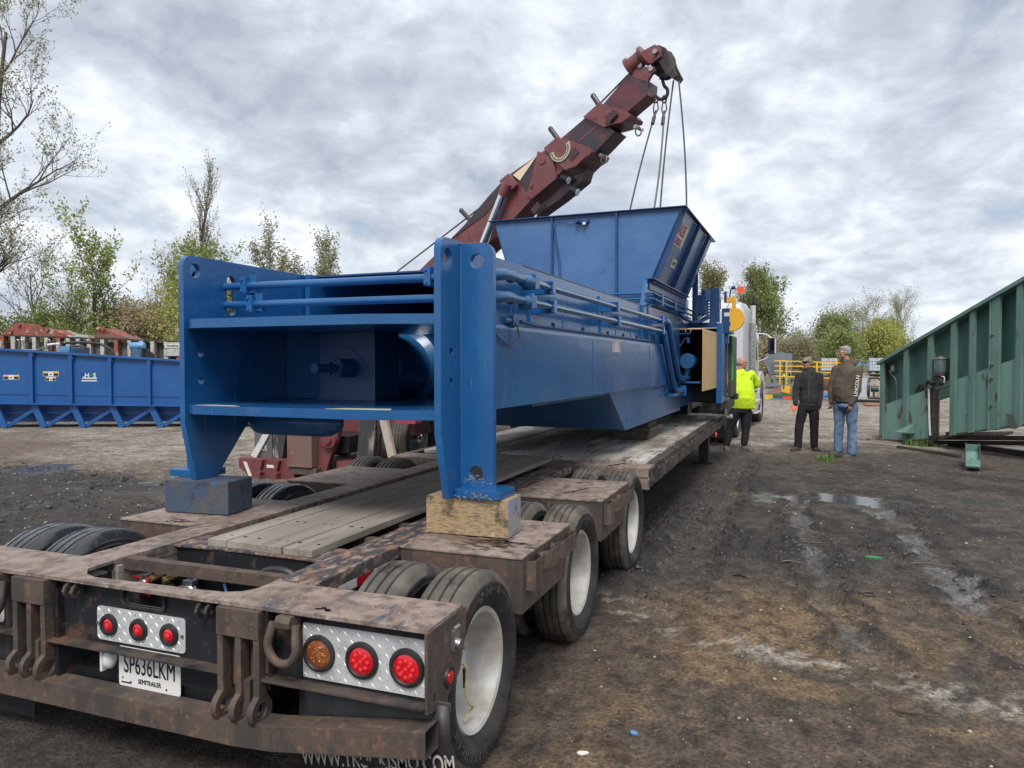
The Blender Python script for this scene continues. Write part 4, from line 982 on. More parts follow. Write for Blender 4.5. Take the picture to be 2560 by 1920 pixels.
# tie head frame
b = MB(); b.box(1.226, 1.315, 8.51, 9.3, .10, 1.372); b.build('head_post', BLUE, BAL, .004)
b = MB(); b.box(.70, 1.225, 8.515, 8.62, 1.305, 1.385); b.box(-1.3, .70, 8.515, 8.62, 1.305, 1.385); b.build('head_beam', DKBLUE, BAL, .003)
b = MB(); b.prism([(1.115, 8.515), (1.115, 8.66), (1.125, 8.66), (1.125, 8.53), (1.26, 8.53), (1.26, 8.515)], 'z', 1.386, 1.93)
b.box(1.255, 1.26, 8.515, 8.66, 1.386, 1.93); b.build('channel_post', DKBLUE, BAL, .002)
b = MB(); b.box(-1.2, 1.22, 8.7, 9.2, .1, 1.30); b.build('tie_head', DARK, BAL, .01)
b = MB(); b.box(1.26, 1.41, 8.9, 9.4, 1.22, 1.63); b.box(1.22, 1.36, 8.95, 9.2, 1.06, 1.22); b.box(1.30, 1.34, 8.85, 8.9, 1.72, 1.90); b.box(1.18, 1.24, 8.9, 9.0, 1.62, 1.80); b.build('tier_housing', DKBLUE, BAL, .006)
b = MB(); b.box(1.30, 1.40, 8.896, 8.9, 1.50, 1.56); b.build('label_plate', STICKW, BAL)
pts = [(1.385, 1.635)] + [(1.41 + .205 * math.cos(R(a)), 1.46 + .20 * math.sin(R(a))) for a in (58, 40, 20, 0, -20, -40, -60, -75, -90)] + [(1.385, 1.245), (1.385, 1.34), (1.40, 1.34), (1.40, 1.40), (1.385, 1.40)]
b = MB(); b.prism(pts, 'y', 8.89, 9.02); b.build('wire_guard', YEL, BAL, .004)
b = MB(); b.prism([(1.31, 1.81), (1.47, 1.81), (1.47, 1.64), (1.42, 1.64), (1.42, 1.72), (1.31, 1.72)], 'y', 8.89, 8.97); b.box(1.45, 1.475, 8.9, 9.0, 1.64, 1.82); b.build('yellow_bracket', YEL, BAL, .003)
b = MB(); b.tube(chaikin([(1.375, 9.0, 1.82), (1.385, 9.0, 1.93), (1.42, 9.0, 1.985)]), .012, 8); b.ell((1.435, 8.98, 1.97), (.03, .03, .035)); b.build('work_lamp', DKBLUE, BAL)
b = MB()
for k in range(9):
    z = 1.45 + k * .045
    b.tube(chaikin([(1.12, 8.45, z + .05), (1.03, 8.40, z), (.94, 8.3, z - .08 - k * .01), (.90, 8.2, z - .12)]), .014, 7)
b.tube(chaikin([(1.12, 8.4, 1.86), (1.03, 8.3, 1.82), (.97, 8.2, 1.66), (.93, 8.1, 1.54)]), .012, 7)
b.tube(chaikin([(.86, 7.2, 1.45), (.92, 7.6, 1.36), (.98, 8.2, 1.36), (1.1, 8.5, 1.46)]), .026, 8)
b.build('hydraulic_hoses', DKBLUE, BAL)
b = MB(); b.box(.94, 1.10, 8.2, 8.5, 1.5, 1.80); b.cyl((1.08, 8.3, 1.70), (1.08, 8.3, 1.88), .07, 14); b.build('valve_block', DKBLUE, BAL, .01)
b = MB(); b.box(1.33, 1.38, 9.2, 10.2, .17, 1.20); b.box(1.30, 1.42, 9.9, 10.2, .10, .2); b.build('chute_side', GRIME, BAL, .004)
for x in (1.31, 1.345, 1.375):
    b = MB(); b.box(x, x + .012, 9.18, 9.2, .2, 1.17); b.build('chute_bar', BROWN, BAL)
b = MB(); b.box(1.385, 1.405, 9.3, 9.34, .45, 1.19); b.build('green_strap', mat('green_tarp', (.02, .42, .08), .5), BAL)
b = MB(); b.box(1.0, 1.36, 9.0, 10.1, -.02, .12); b.box(1.0, 1.3, 8.6, 9.9, -.02, .1); b.build('bale_table', GRIME, BAL, .01)
# hopper
HB = MB()
Yh, Yb = 5.30, 8.0
tl, tr, bl, br = (-1.22, 2.575), (1.20, 2.575), (-.93, 1.402), (.80, 1.402)
th = .012
HB.prism([bl, br, (.838, 1.72), tr, tl, (-.96, 1.72)], 'y', Yh, Yh + th)
HB.prism([bl, br, (.838, 1.72), tr, tl, (-.96, 1.72)], 'y', Yb - th, Yb)
HB.poly([(.845, Yh, 1.74), (.845, Yb, 1.74), (1.20, Yb, 2.575), (1.20, Yh, 2.575), (.833, Yh, 1.74), (.833, Yb, 1.74), (1.188, Yb, 2.575), (1.188, Yh, 2.575)], [(0, 1, 2, 3), (7, 6, 5, 4), (0, 4, 5, 1), (2, 6, 7, 3), (0, 3, 7, 4), (1, 5, 6, 2)])
HB.poly([(-.96, Yh, 1.74), (-.96, Yb, 1.74), (-1.22, Yb, 2.575), (-1.22, Yh, 2.575), (-.948, Yh, 1.74), (-.948, Yb, 1.74), (-1.208, Yb, 2.575), (-1.208, Yh, 2.575)], [(0, 1, 2, 3), (7, 6, 5, 4), (0, 4, 5, 1), (2, 6, 7, 3), (0, 3, 7, 4), (1, 5, 6, 2)])
hop = HB.build('hopper', mat('hopper_blue_paint', (.040, .120, .285), .36, 0, [((.065, .155, .33), 1.4, .40, .66), ((.020, .08, .23), 2.2, .60, .74)], [(1.3, .5, .05), (40, .1, .003)], coat=.2), BAL)
b = MB(); b.box(-1.28, 1.26, Yh - .055, Yh, 2.575, 2.587); b.box(-1.28, 1.26, Yb, Yb + .05, 2.575, 2.587); b.box(1.20, 1.262, Yh, Yb, 2.575, 2.587); b.box(-1.28, -1.22, Yh, Yb, 2.575, 2.587)
b.box(-1.25, 1.23, Yh - .010, Yh - .001, 2.54, 2.575); b.build('hopper_rim', DKBLUE, hop, .002)
for x in (-.41, .42):
    b = MB(); b.box(x - .012, x + .012, Yh - .040, Yh - .0005, 1.41, 2.574); b.build('hopper_rib', DKBLUE, hop, .002)
for t in (0.0, .42, .78):
    y = Yh + .03 + t * (Yb - Yh); b = MB()
    b.poly([(.847, y, 1.75), (1.202, y, 2.57), (1.262, y, 2.57), (.925, y, 1.75), (.847, y + .012, 1.75), (1.202, y + .012, 2.57), (1.262, y + .012, 2.57), (.925, y + .012, 1.75)], [(0, 1, 2, 3), (7, 6, 5, 4), (1, 5, 6, 2), (3, 2, 6, 7), (0, 3, 7, 4), (0, 4, 5, 1)])
    b.build('hopper_rib', DKBLUE, hop)
def hp(y, s, o=.004):  # point on the sloped side: s 0..1 up
    return Vector((.845 + .355 * s + o * .92, y, 1.74 + .835 * s - o * .39))
def side_sticker(y0, y1, s0, s1, m, name='warning_sticker'):
    b = MB(); q = [hp(y0, s0, .002), hp(y1, s0, .002), hp(y1, s1, .002), hp(y0, s1, .002), hp(y0, s0, .004), hp(y1, s0, .004), hp(y1, s1, .004), hp(y0, s1, .004)]
    b.poly(q, [(0, 3, 2, 1), (4, 5, 6, 7), (0, 1, 5, 4), (1, 2, 6, 5), (2, 3, 7, 6), (3, 0, 4, 7)]); return b.build(name, m, hop)
side_sticker(5.42, 6.15, .56, .88, STICKW); side_sticker(5.42, 6.15, .575, .585, STICKR, 'sticker_print'); side_sticker(5.42, 6.15, .855, .865, STICKR, 'sticker_print')
m_ = frame_m(hp(5.78, .72, .006), (0, 1, 0), (.355, 0, .835))
text_obj('BALER', .19, m_ @ T(0, .045, 0), STICKR, hop, bold=.004, sx=.85); text_obj('CAUTION', .11, m_ @ T(0, -.09, 0), STICKR, hop, bold=.002, sx=.85)
side_sticker(5.95, 6.25, .28, .40, STICKW); side_sticker(6.0, 6.2, .31, .37, STICKR, 'sticker_print'); side_sticker(5.40, 5.52, .28, .40, STICKW)
b = MB(); b.box(-.10, .07, Yh - .06, Yh - .0005, 2.47, 2.52); b.cyl((-.06, Yh - .06, 2.495), (-.06, Yh - .10, 2.495), .02, 8); b.build('sensor_switch', DKBLUE, hop, .004)
b = MB(); b.box(.0, .04, Yh - .07, Yh - .06, 2.445, 2.475); b.build('switch_tag', WHITE, hop)
b = MB(); b.tube(chaikin([(-.06, Yh - .02, 2.49), (-.18, Yh - .02, 2.46), (-.32, Yh - .02, 2.52), (-.39, Yh - .02, 2.48), (-.34, Yh - .02, 2.2), (-.29, Yh - .02, 1.9), (-.33, Yh - .02, 1.72), (-.39, Yh - .02, 1.66)], 3), .004, 5)
b.tube(chaikin([(-.39, Yh - .03, 2.46), (-.38, Yh - .02, 2.3), (-.33, Yh - .02, 2.05), (-.31, Yh - .02, 1.75), (-.36, Yh - .02, 1.68)], 3), .004, 5)
b.tube([(-.385 + .055 * math.cos(a * .5), Yh - .03, 1.64 + .055 * math.sin(a * .5)) for a in range(26)], .004, 5)
b.tube(chaikin([(-.36, Yh - .03, 1.60), (-.33, Yh - .03, 1.53), (-.25, Yh - .03, 1.48), (-.22, Yh - .03, 1.42)], 2), .004, 5); b.build('loose_cable', DKBLUE, hop)
# sight frame behind the hopper
b = MB(); b.bar((.92, 8.2, 1.4), (.92, 8.2, 2.3), .05, .05); b.bar((.99, 8.0, 1.4), (.99, 8.0, 2.25), .035, .035); b.bar((.90, 8.0, 1.93), (1.0, 8.0, 1.86), .03, .03); b.build('support_frame', DKBLUE, BAL, .003)
# crib blocks under the press
for k, (x0, y0, z0, x1, y1, z1) in enumerate([(.38, 7.60, .0, .80, 8.35, .10), (.34, 7.55, .10, .84, 8.40, .14), (.45, 7.7, .14, .78, 8.3, .19)]):
    b = MB(); b.box(x0, x1, y0, y1, z0, z1); o = b.build('cribbing_board', mat('dark_crib_wood', (.085, .070, .055), .85, 0, [((.16, .13, .10), 8, .5, .7)], [(30, .5, .006)]), None, .006)
    for v in o.data.vertices: v.co -= Vector((x0, y0, z0))
    o.location = (x0, y0 - .9, .735 + z0)
    tagset(o, ['dark timber crib board lying lowest on the pale plank deck', 'middle dark crib board with its rim overhanging', 'thin dark crib board topmost beneath the blue press'][k], 'board', 'cribbing under the press')
# ============================================================ maroon crane truck behind the press
CP, CQ = Vector((-4.1, 9.5, 0)), Vector((.6, 8.0, 0))
CU = (CQ - CP).normalized(); CN = Vector((-CU.y, CU.x, 0))       # away from the camera
CR = thing('crane_truck', 'maroon crane truck with its raised boom standing behind the blue press', 'crane', (-4.1, 9.5, G0))
def cw(u, z, d=0): return CP + CU * u + CN * d + Vector((0, 0, z)) - Vector(CR.location)
def slab(name, pts, d0, d1, m, parent, bevel=.012, holes=()):
    b = MB(); mm_ = Matrix((CU, CN, Vector((0, 0, 1)))).transposed().to_4x4(); mm_.translation = CP - Vector(CR.location)
    b.prism(pts, 'y', d0, d1, holes, m=mm_); return b.build(name, m, parent, bevel)
S0 = [(-.9, 2.45), (.27, 3.27), (1.05, 3.74), (1.42, 3.97), (1.96, 4.38), (2.27, 4.59), (2.42, 4.69), (3.01, 4.91), (3.14, 4.96), (3.26, 4.84), (3.59, 4.66), (2.86, 4.23), (2.5, 3.97), (2.44, 3.88), (1.85, 3.55), (1.27, 3.19), (.1, 2.1)]
bo = slab('boom_base', S0, .0, .40, MAROON, CR, .02)
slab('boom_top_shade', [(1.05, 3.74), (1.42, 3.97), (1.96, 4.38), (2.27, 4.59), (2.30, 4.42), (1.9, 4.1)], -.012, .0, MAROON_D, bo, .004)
slab('cheek_plate', [(2.98, 4.93), (3.26, 4.80), (3.34, 4.46), (2.86, 4.21), (2.76, 4.29), (2.90, 4.65)], -.035, .0, MAROON, bo, .005, [circ(3.06, 4.77, .055, 14)])
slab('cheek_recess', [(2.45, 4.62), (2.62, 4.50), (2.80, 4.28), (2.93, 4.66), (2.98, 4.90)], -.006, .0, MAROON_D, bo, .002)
slab('boom_collar', [(3.10, 4.95), (3.35, 5.07), (3.56, 4.99), (3.92, 4.82), (3.97, 4.75), (3.93, 4.70), (3.82, 4.66), (3.7, 4.58), (3.50, 4.55), (3.22, 4.82)], -.05, .46, MAROON, CR, .008)
bl_ = slab('boom_middle', [(3.30, 4.95), (3.36, 5.07), (3.83, 5.31), (4.15, 5.12), (4.31, 4.99), (3.93, 4.72), (3.6, 4.66)], .04, .38, MAROON_G, CR, .015)
slab('boom_rib', [(3.66, 4.97), (4.08, 5.19), (4.09, 5.16), (3.68, 4.94)], .035, .05, MAROON, bl_, .002)
slab('boom_collar', [(3.79, 5.29), (4.07, 5.44), (4.31, 5.31), (4.52, 5.22), (4.57, 5.16), (4.54, 5.11), (4.42, 5.08), (4.15, 5.07)], -.01, .40, MAROON, CR, .008)
slab('boom_tip_section', [(3.99, 5.36), (4.09, 5.43), (4.52, 5.77), (4.66, 5.68), (4.83, 5.59), (4.81, 5.40), (4.44, 5.20), (4.2, 5.1)], .06, .34, MAROON_G, CR, .012)
slab('anchor_plate', [(2.26, 4.57), (2.45, 4.66), (2.62, 4.46), (2.53, 4.40), (2.40, 4.42)], -.10, -.03, MAROON, CR, .006)
slab('pale_sticker', [(2.48, 4.645), (2.96, 4.875), (2.62, 4.54)], -.016, -.0125, mat('cream_panel', (.72, .62, .45), .45), CR, 0)
# lower underslung plate, vents and gauge
slab('underslung_box', [(2.90, 4.14), (3.60, 4.52), (3.76, 4.56), (3.70, 4.40), (3.30, 4.18), (2.86, 3.98)], .12, .36, MAROON_D, CR, .015)
for u, z, a in ((2.93, 4.07, 0), (3.66, 4.76, 0), (4.30, 5.19, 0)):
    b = MB(); c = cw(u, z, -.055 if u != 2.93 else -.01); ring = []
    x_ = CU * .8 + Vector((0, 0, .6)); y_ = Vector((0, 0, .8)) - CU * .6
    for sx in (-1, 0, 1): b.cyl(c + x_ * .06 * sx - y_ * .05 + CN * .06, c + x_ * .06 * sx - y_ * .05 - CN * .006, .016, 6); b.cyl(c + x_ * .06 * sx + y_ * .05 + CN * .06, c + x_ * .06 * sx + y_ * .05 - CN * .006, .016, 6)
    b.bar(c - x_ * .085 + y_ * 0, c + x_ * .085, .10, .012, -CN); b.build('bolted_pad', MAROON_D, CR, .003)
g = MB(); gc = cw(3.42, 4.87, -.062); pts = [gc + CU * (.155 * math.cos(R(a))) + Vector((0, 0, .155 * math.sin(R(a)))) for a in range(190, 391, 10)]
for p, q in zip(pts, pts[1:]): g.bar(p, q, .06, .014, -CN)
go = g.build('angle_gauge', mat('cream_gauge', (.58, .54, .42), .5, 0, [((.12, .12, .10), 30, .60, .66)]), CR)
g = MB()
for a in range(198, 385, 12):
    d_ = CU * math.cos(R(a)) + Vector((0, 0, math.sin(R(a)))); g.bar(gc + d_ * .14 - CN * .012, gc + d_ * .165 - CN * .012, .010, .008, -CN)
g.build('gauge_marks', BLACK, go)
for u, z, r in ((3.07, 4.77, .06), (2.86, 4.42, .035)):
    b = MB(); c = cw(u, z, -.04); b.cyl(c + CN * .02, c - CN * .012, r, 18); b.build('pin_cap', MAROON, CR, .004)
# luffing rods
for d0, (u0, z0), (u1, z1), mt in ((-.12, (2.42, 4.44), (1.20, 2.25), CHROME), (.80, (2.50, 4.30), (1.35, 2.20), CHROME)):
    b = MB(); b.cyl(cw(u0, z0, d0), cw(u1, z1, d0), .070, 24); ro = b.build('luffing_rod', mt, CR)
    dd = (cw(u1, z1, d0) - cw(u0, z0, d0)).normalized(); c0 = cw(u0, z0, d0)
    b = MB(); b.cyl(c0 - dd * .06, c0 + dd * .14, .080, 20); b.cyl(c0 + dd * 1.02, c0 + dd * 2.6, .125, 20); b.cyl(c0 + dd * .98, c0 + dd * 1.10, .155, 20); b.build('cylinder_collar', MAROON, ro, .004)
# rope pegs
for (a, b_) in (((1.27, 4.26), (1.53, 4.02)), ((3.13, 5.27), (3.34, 5.00)), ((3.90, 5.60), (4.06, 5.36))):
    b = MB(); b.cyl(cw(*a, .1), cw(*b_, .1), .040, 12); b.ell(cw(*a, .1), (.042, .042, .042)); b.build('rope_peg', MAROON_D, CR)
# head: drum, sheave housing
b = MB(); b.cyl(cw(4.52, 5.87, .10), cw(4.73, 5.97, .10), .115, 24); b.cyl(cw(4.49, 5.855, .10), cw(4.53, 5.875, .10), .145, 24); b.cyl(cw(4.71, 5.96, .10), cw(4.75, 5.98, .10), .15, 24); b.build('head_drum', MAROON, CR, .003)
slab('head_cheek', [(4.66, 5.95), (4.72, 6.05), (4.90, 6.09), (5.00, 6.02), (5.00, 5.90), (4.86, 5.84), (4.74, 5.86)], .10, .14, MAROON, CR, .006)
slab('head_cheek', [(4.52, 5.78), (4.60, 5.86), (4.78, 5.80), (4.90, 5.78), (4.92, 5.71), (4.86, 5.66), (4.78, 5.55), (4.62, 5.66)], .06, .12, MAROON, CR, .008)
hs_ = slab('sheave_guard', [(4.86, 6.09), (4.95, 6.08), (5.04, 6.02), (5.09, 5.93), (5.12, 5.80), (5.22, 5.60), (5.17, 5.555), (5.05, 5.66), (4.95, 5.84), (4.88, 5.88), (4.82, 6.0)], .14, .18, GRIME, CR, .006)
slab('sheave_guard', [(4.86, 6.09), (4.95, 6.08), (5.04, 6.02), (5.09, 5.93), (5.12, 5.80), (5.22, 5.60), (5.17, 5.555), (5.05, 5.66), (4.95, 5.84), (4.88, 5.88), (4.82, 6.0)], .32, .35, GRIME, CR, .006)
mS = Matrix((CU, Vector((0, 0, 1)), CN)).transposed().to_4x4()
for (u, z, r) in ((4.94, 5.86, .15), (4.99, 5.78, .12)):
    m_ = mS.copy(); m_.translation = cw(u, z, .22); b = MB(); b.lathe([(.03, 0), (r, 0), (r + .02, .01), (r - .015, .06), (r + .02, .11), (r, .12), (.03, .12)], m_, 24, True); b.build('sheave', GRIME, CR)
for u, z in ((4.93, 5.97), (4.87, 5.745), (4.70, 5.83)):
    b = MB(); b.cyl(cw(u, z, .04), cw(u, z, .16), .035, 12); b.build('head_pin', STEEL, CR, .003)
# work lamps, shackles
for u, z in ((3.40, 4.47), (3.56, 4.27)):
    b = MB(); c = cw(u, z, .02); b.cyl(c, c + CU * .12 - Vector((0, 0, .06)), .05, 14, .062); lo = b.build('boom_lamp', DARK, CR)
    b = MB(); e = c + CU * .121 - Vector((0, 0, .0605)); b.cyl(e, e + CU * .006 - Vector((0, 0, .003)), .052, 14); b.build('lens', WHITE, lo)
for u, z in ((4.02, 4.72), (4.60, 5.02)):
    b = MB(); c = cw(u, z, .2); b.tube([c + CU * (.05 * math.cos(R(a))) + Vector((0, 0, -.04 + .07 * math.sin(R(a)))) for a in range(0, 361, 24)], .012, 8); b.cyl(c + CN * -.1, c + CN * .1, .03, 10); b.build('shackle', STEEL, CR)
# winch rope and lifting slings
b = MB(); b.tube([cw(-1.0, 3.12, .2), cw(1.27, 4.13, .2), cw(3.14, 4.98, .2), cw(4.50, 5.86, .2)], .013, 6); b.build('winch_rope', CABLE, CR)
HK = Vector((.60, 7.98, 5.50))
def sag(a, b_, s=.03, n=8): return [a.lerp(b_, i / n) + Vector((s * math.sin(math.pi * i / n), 0, 0)) for i in range(n + 1)]
hkp = cw(4.93, 5.66, .28) + Vector(CR.location)
b = MB(); c = hkp; b.cyl(c + Vector((0, 0, .10)), c, .045, 12)
b.tube(chaikin([c, c + Vector((.02, 0, -.10)), c + CU * .09 + Vector((0, 0, -.17)), c + CU * .07 + Vector((0, 0, -.27)), c - CU * .02 + Vector((0, 0, -.29)), c - CU * .08 + Vector((0, 0, -.24))], 2), .024, 10)
o = b.build('lifting_hook', GRIME, None); tagset(o, 'greasy steel hook hanging from the boom head above the hopper', 'hook')
for vtx in o.data.vertices: vtx.co -= c
o.location = c
ends = [(.383, 7.6, 3.728), (.677, 7.6, 3.728), (.785, 7.6, 3.73), (1.08, 7.75, 3.76)]
tops = [c + Vector((-.09, 0, -.42)), c + Vector((.02, 0, -.46)), hkp + CU * .17 + Vector((0, 0, -.06)), hkp + CU * .25 + Vector((0, 0, -.11))]
tops = [c - CU * .10 + Vector((0, 0, -.42)), c + CU * .03 + Vector((0, 0, -.45)), c + CU * .17 + Vector((0, 0, -.06)), c + CU * .25 + Vector((0, 0, -.09))]
labs = ['leftmost of the four steel slings running from the crane hook into the hopper', 'second sling from the left, with a grey sleeve below its shackle', 'third sling from the left, running straight up to the sheave guard', 'rightmost steel sling, running from the boom tip to the hopper corner']
for i, (t_, e_) in enumerate(zip(tops, ends)):
    s = MB(); e_ = Vector(e_); low = e_ + (e_ - t_) * (.4 / (t_.z - e_.z)); pts = sag(t_, low, .03 if i % 2 else -.02); s.tube([p - t_ for p in pts], .0125, 6)
    r_ = s.build('wire_sling', CABLE, None); r_.location = t_; tagset(r_, labs[i], 'sling', 'wire slings on the crane')
    if i < 2:
        q = MB(); d_ = (low - t_).normalized(); q.cyl(Vector((0, 0, .0)) + d_ * .10, d_ * .24, .026, 8); q.tube([d_ * .10, Vector((.035, 0, .02)), Vector((.02, 0, .12)), Vector((-.02, 0, .12)), Vector((-.035, 0, .02)), d_ * .10], .010, 6)
        q.tube([Vector((.03 * math.cos(R(a)), 0, .16 + .05 * math.sin(R(a)))) for a in range(0, 361, 30)], .012, 6); q.build('sling_eye', GRIME, r_)
# turret and chassis (mostly hidden by the press)
def C_(x, y, z): return Vector((x, y, z)) - Vector(CR.location)
def cbox(name, x0, x1, y0, y1, z0, z1, m, par=CR, bev=.01):
    b = MB(); b.box(x0 + 4.1, x1 + 4.1, y0 - 9.5, y1 - 9.5, z0 - G0, z1 - G0); return b.build(name, m, par, bev)
cbox('turret', -4.7, -3.4, 8.6, 10.4, 1.0, 2.5, MAROON); cbox('truck_body', -5.2, -3.0, 7.6, 13.5, .55, 1.15, MAROON); cbox('truck_cab', -5.1, -3.1, 13.6, 15.4, .6, 2.5, MAROON, CR, .08)
cbox('chassis', -4.6, -3.6, 6.9, 15.2, .35, .6, DARK)
# outriggers as seen under the press
def orp(name, pts, y0, y1, m, bev=.008):
    b = MB(); b.prism([(p[0] + 4.1, p[1] - G0) for p in pts], 'y', y0 - 9.5, y1 - 9.5); return b.build(name, m, CR, bev)
ob = orp('outrigger_beam', [(-5.35, .10), (-5.35, .25), (-4.34, .26), (-4.34, -.045), (-5.15, -.045), (-5.22, .02)], 6.6, 6.85, MAROON)
for pts in ([(-5.26, .19), (-5.20, .19), (-5.10, -.02), (-5.16, -.02)], [(-4.83, .165), (-4.60, .165), (-4.60, .12), (-4.83, .12)]):
    b = MB(); b.prism([(p[0] + 4.1, p[1] - G0) for p in pts], 'y', 6.594 - 9.5, 6.598 - 9.5); b.build('white_mark', STICKW, ob)
for x in (-4.92, -4.62):
    b = MB(); b.prism([(x - .06 + 4.1, .24 - G0), (x + .06 + 4.1, .24 - G0), (x + .01 + 4.1, .05 - G0)], 'y', 6.53 - 9.5, 6.6 - 9.5); b.cyl(C_(x + .01, 6.5, .05), C_(x + .01, 6.6, .05), .035, 12); b.build('beam_lug', MAROON, ob, .004)
def leg(name, a, b_, w, h, m):
    q = MB(); q.bar(C_(*a), C_(*b_), w, h, (0, 1, 0)); return q.build(name, m, CR, .006)
leg('outrigger_leg', (-5.14, 6.7, .25), (-4.80, 6.75, .80), .10, .07, REFL_W); leg('outrigger_post', (-4.69, 6.75, .25), (-4.60, 6.8, .95), .16, .16, mat('worn_black_leg', (.035, .033, .035), .5, 0, [((.25, .22, .20), 10, .54, .66, (1, 1, .2), .8)], [(20, .3, .005)]))
cbox('hanging_box', -4.43, -4.00, 6.55, 7.0, .16, .95, mat('dusty_maroon_box', (.17, .105, .085), .7, 0, [((.17, .05, .05), 3, .5, .7), ((.25, .2, .17), 9, .6, .75)]))
cbox('hanging_box_foot', -4.38, -3.95, 6.58, 7.0, .05, .15, BROWN)
orp('pivot_arm', [(-4.0, .10), (-3.97, .95), (-3.60, .95), (-3.66, .62), (-3.72, .45), (-3.80, .28), (-3.86, .10)], 6.7, 6.8, MAROON)
b = MB(); b.cyl(C_(-3.76, 6.62, .56), C_(-3.76, 6.72, .56), .11, 20); b.cyl(C_(-3.76, 6.58, .56), C_(-3.76, 6.63, .56), .05, 14); b.build('pivot_boss', MAROON, CR, .006)
leg('outrigger_post', (-3.25, 6.85, .26), (-3.20, 6.9, 1.0), .26, .22, _mats['worn_black_leg']); leg('outrigger_leg', (-2.76, 6.7, .35), (-2.95, 6.75, .95), .11, .07, mat('flaking_white_leg', (.42, .36, .30), .6, 0, [((.22, .13, .08), 6, .48, .6, (1, 1, .3))]))
orp('outrigger_beam', [(-3.72, -.045), (-3.72, .25), (-2.72, .25), (-2.72, -.045)], 6.75, 7.0, MAROON)
cbox('tail_panel', -2.95, -2.62, 7.1, 7.3, .79, 1.0, mat('pink_red_panel', (.35, .06, .07), .4)); cbox('mud_guard', -3.5, -2.5, 7.5, 9.4, 1.02, 1.06, MAROON)
b = MB(); b.box(.10, .42, -2.78, -2.76, .30, .70); b.xform(T(-1.15, 0, 0)); fo2 = b.build('rear_mud_flap', mat('grey_flap', (.10, .10, .10), .7), CR)
text_obj('CLE', .10, frame_m((-.90, -2.785, .44), (1, 0, 0), (0, 0, 1)), STICKW, fo2)
for y, dx in ((7.99, 0), (9.3, 0), (13.9, 0)):
    for x, s_ in ((-3.0, 1), (-3.34, 1), (-5.2, -1)):
        make_wheel('truck_wheel', x + 4.1 - .14, y - 9.5, .49 - G0, s_, r=.52, w=.29, rr=.29, grooves=4, parent=CR)
b = MB(); b.cyl(C_(-3.2, 7.99, .49), C_(-3.02, 7.99, .49), .09, 20, .075); b.ell(C_(-3.02, 7.99, .49), (.03, .075, .075)); b.build('hub_cap', CHROME, CR)
# ============================================================ white road tractor in front of the trailer
TR = thing('road_tractor', 'white sleeper road tractor with chrome stacks hitched ahead of the trailer', 'truck', (.05, 16.5, G0), R(-3.5))
WHP = mat('white_truck_paint', (.58, .59, .60), .3, 0, [((.44, .44, .44), 1.5, .5, .8)], coat=.3)
b = MB()
pr = [(-0.0, .95), (0, 3.02), (.12, 3.22), (.45, 3.32), (1.3, 3.34), (2.2, 3.22), (2.9, 2.85), (3.35, 2.55), (3.6, 1.95), (3.6, .95)]
def yz_loft(sect):  # sections over x
    rings = [[b.bm.verts.new((x, p[0] * 1.0 + dy, 1.0 + (p[1] - 1.0) * k)) for p in pr] for x, k, dy in sect]
    for a, c in zip(rings, rings[1:]):
        for i in range(len(pr)): b.bm.faces.new((a[i], a[(i + 1) % len(pr)], c[(i + 1) % len(pr)], c[i]))
    b.bm.faces.new(rings[0][::-1]); b.bm.faces.new(rings[-1])
yz_loft([(-1.24, .87, 0), (-1.16, .955, 0), (-.95, .99, 0), (-.4, 1, 0), (.4, 1, 0), (.95, .99, 0), (1.16, .955, 0), (1.24, .87, 0)])
cab = b.build('sleeper_cab', WHP, TR, .02, 2, angle=50)
b = MB(); b.prism([(3.6, .80), (3.6, 1.85), (4.4, 1.80), (5.4, 1.55), (5.6, 1.2), (5.6, .55), (4.9, .55)], 'x', -.75, .75); b.build('bonnet', WHP, TR, .08, 3)
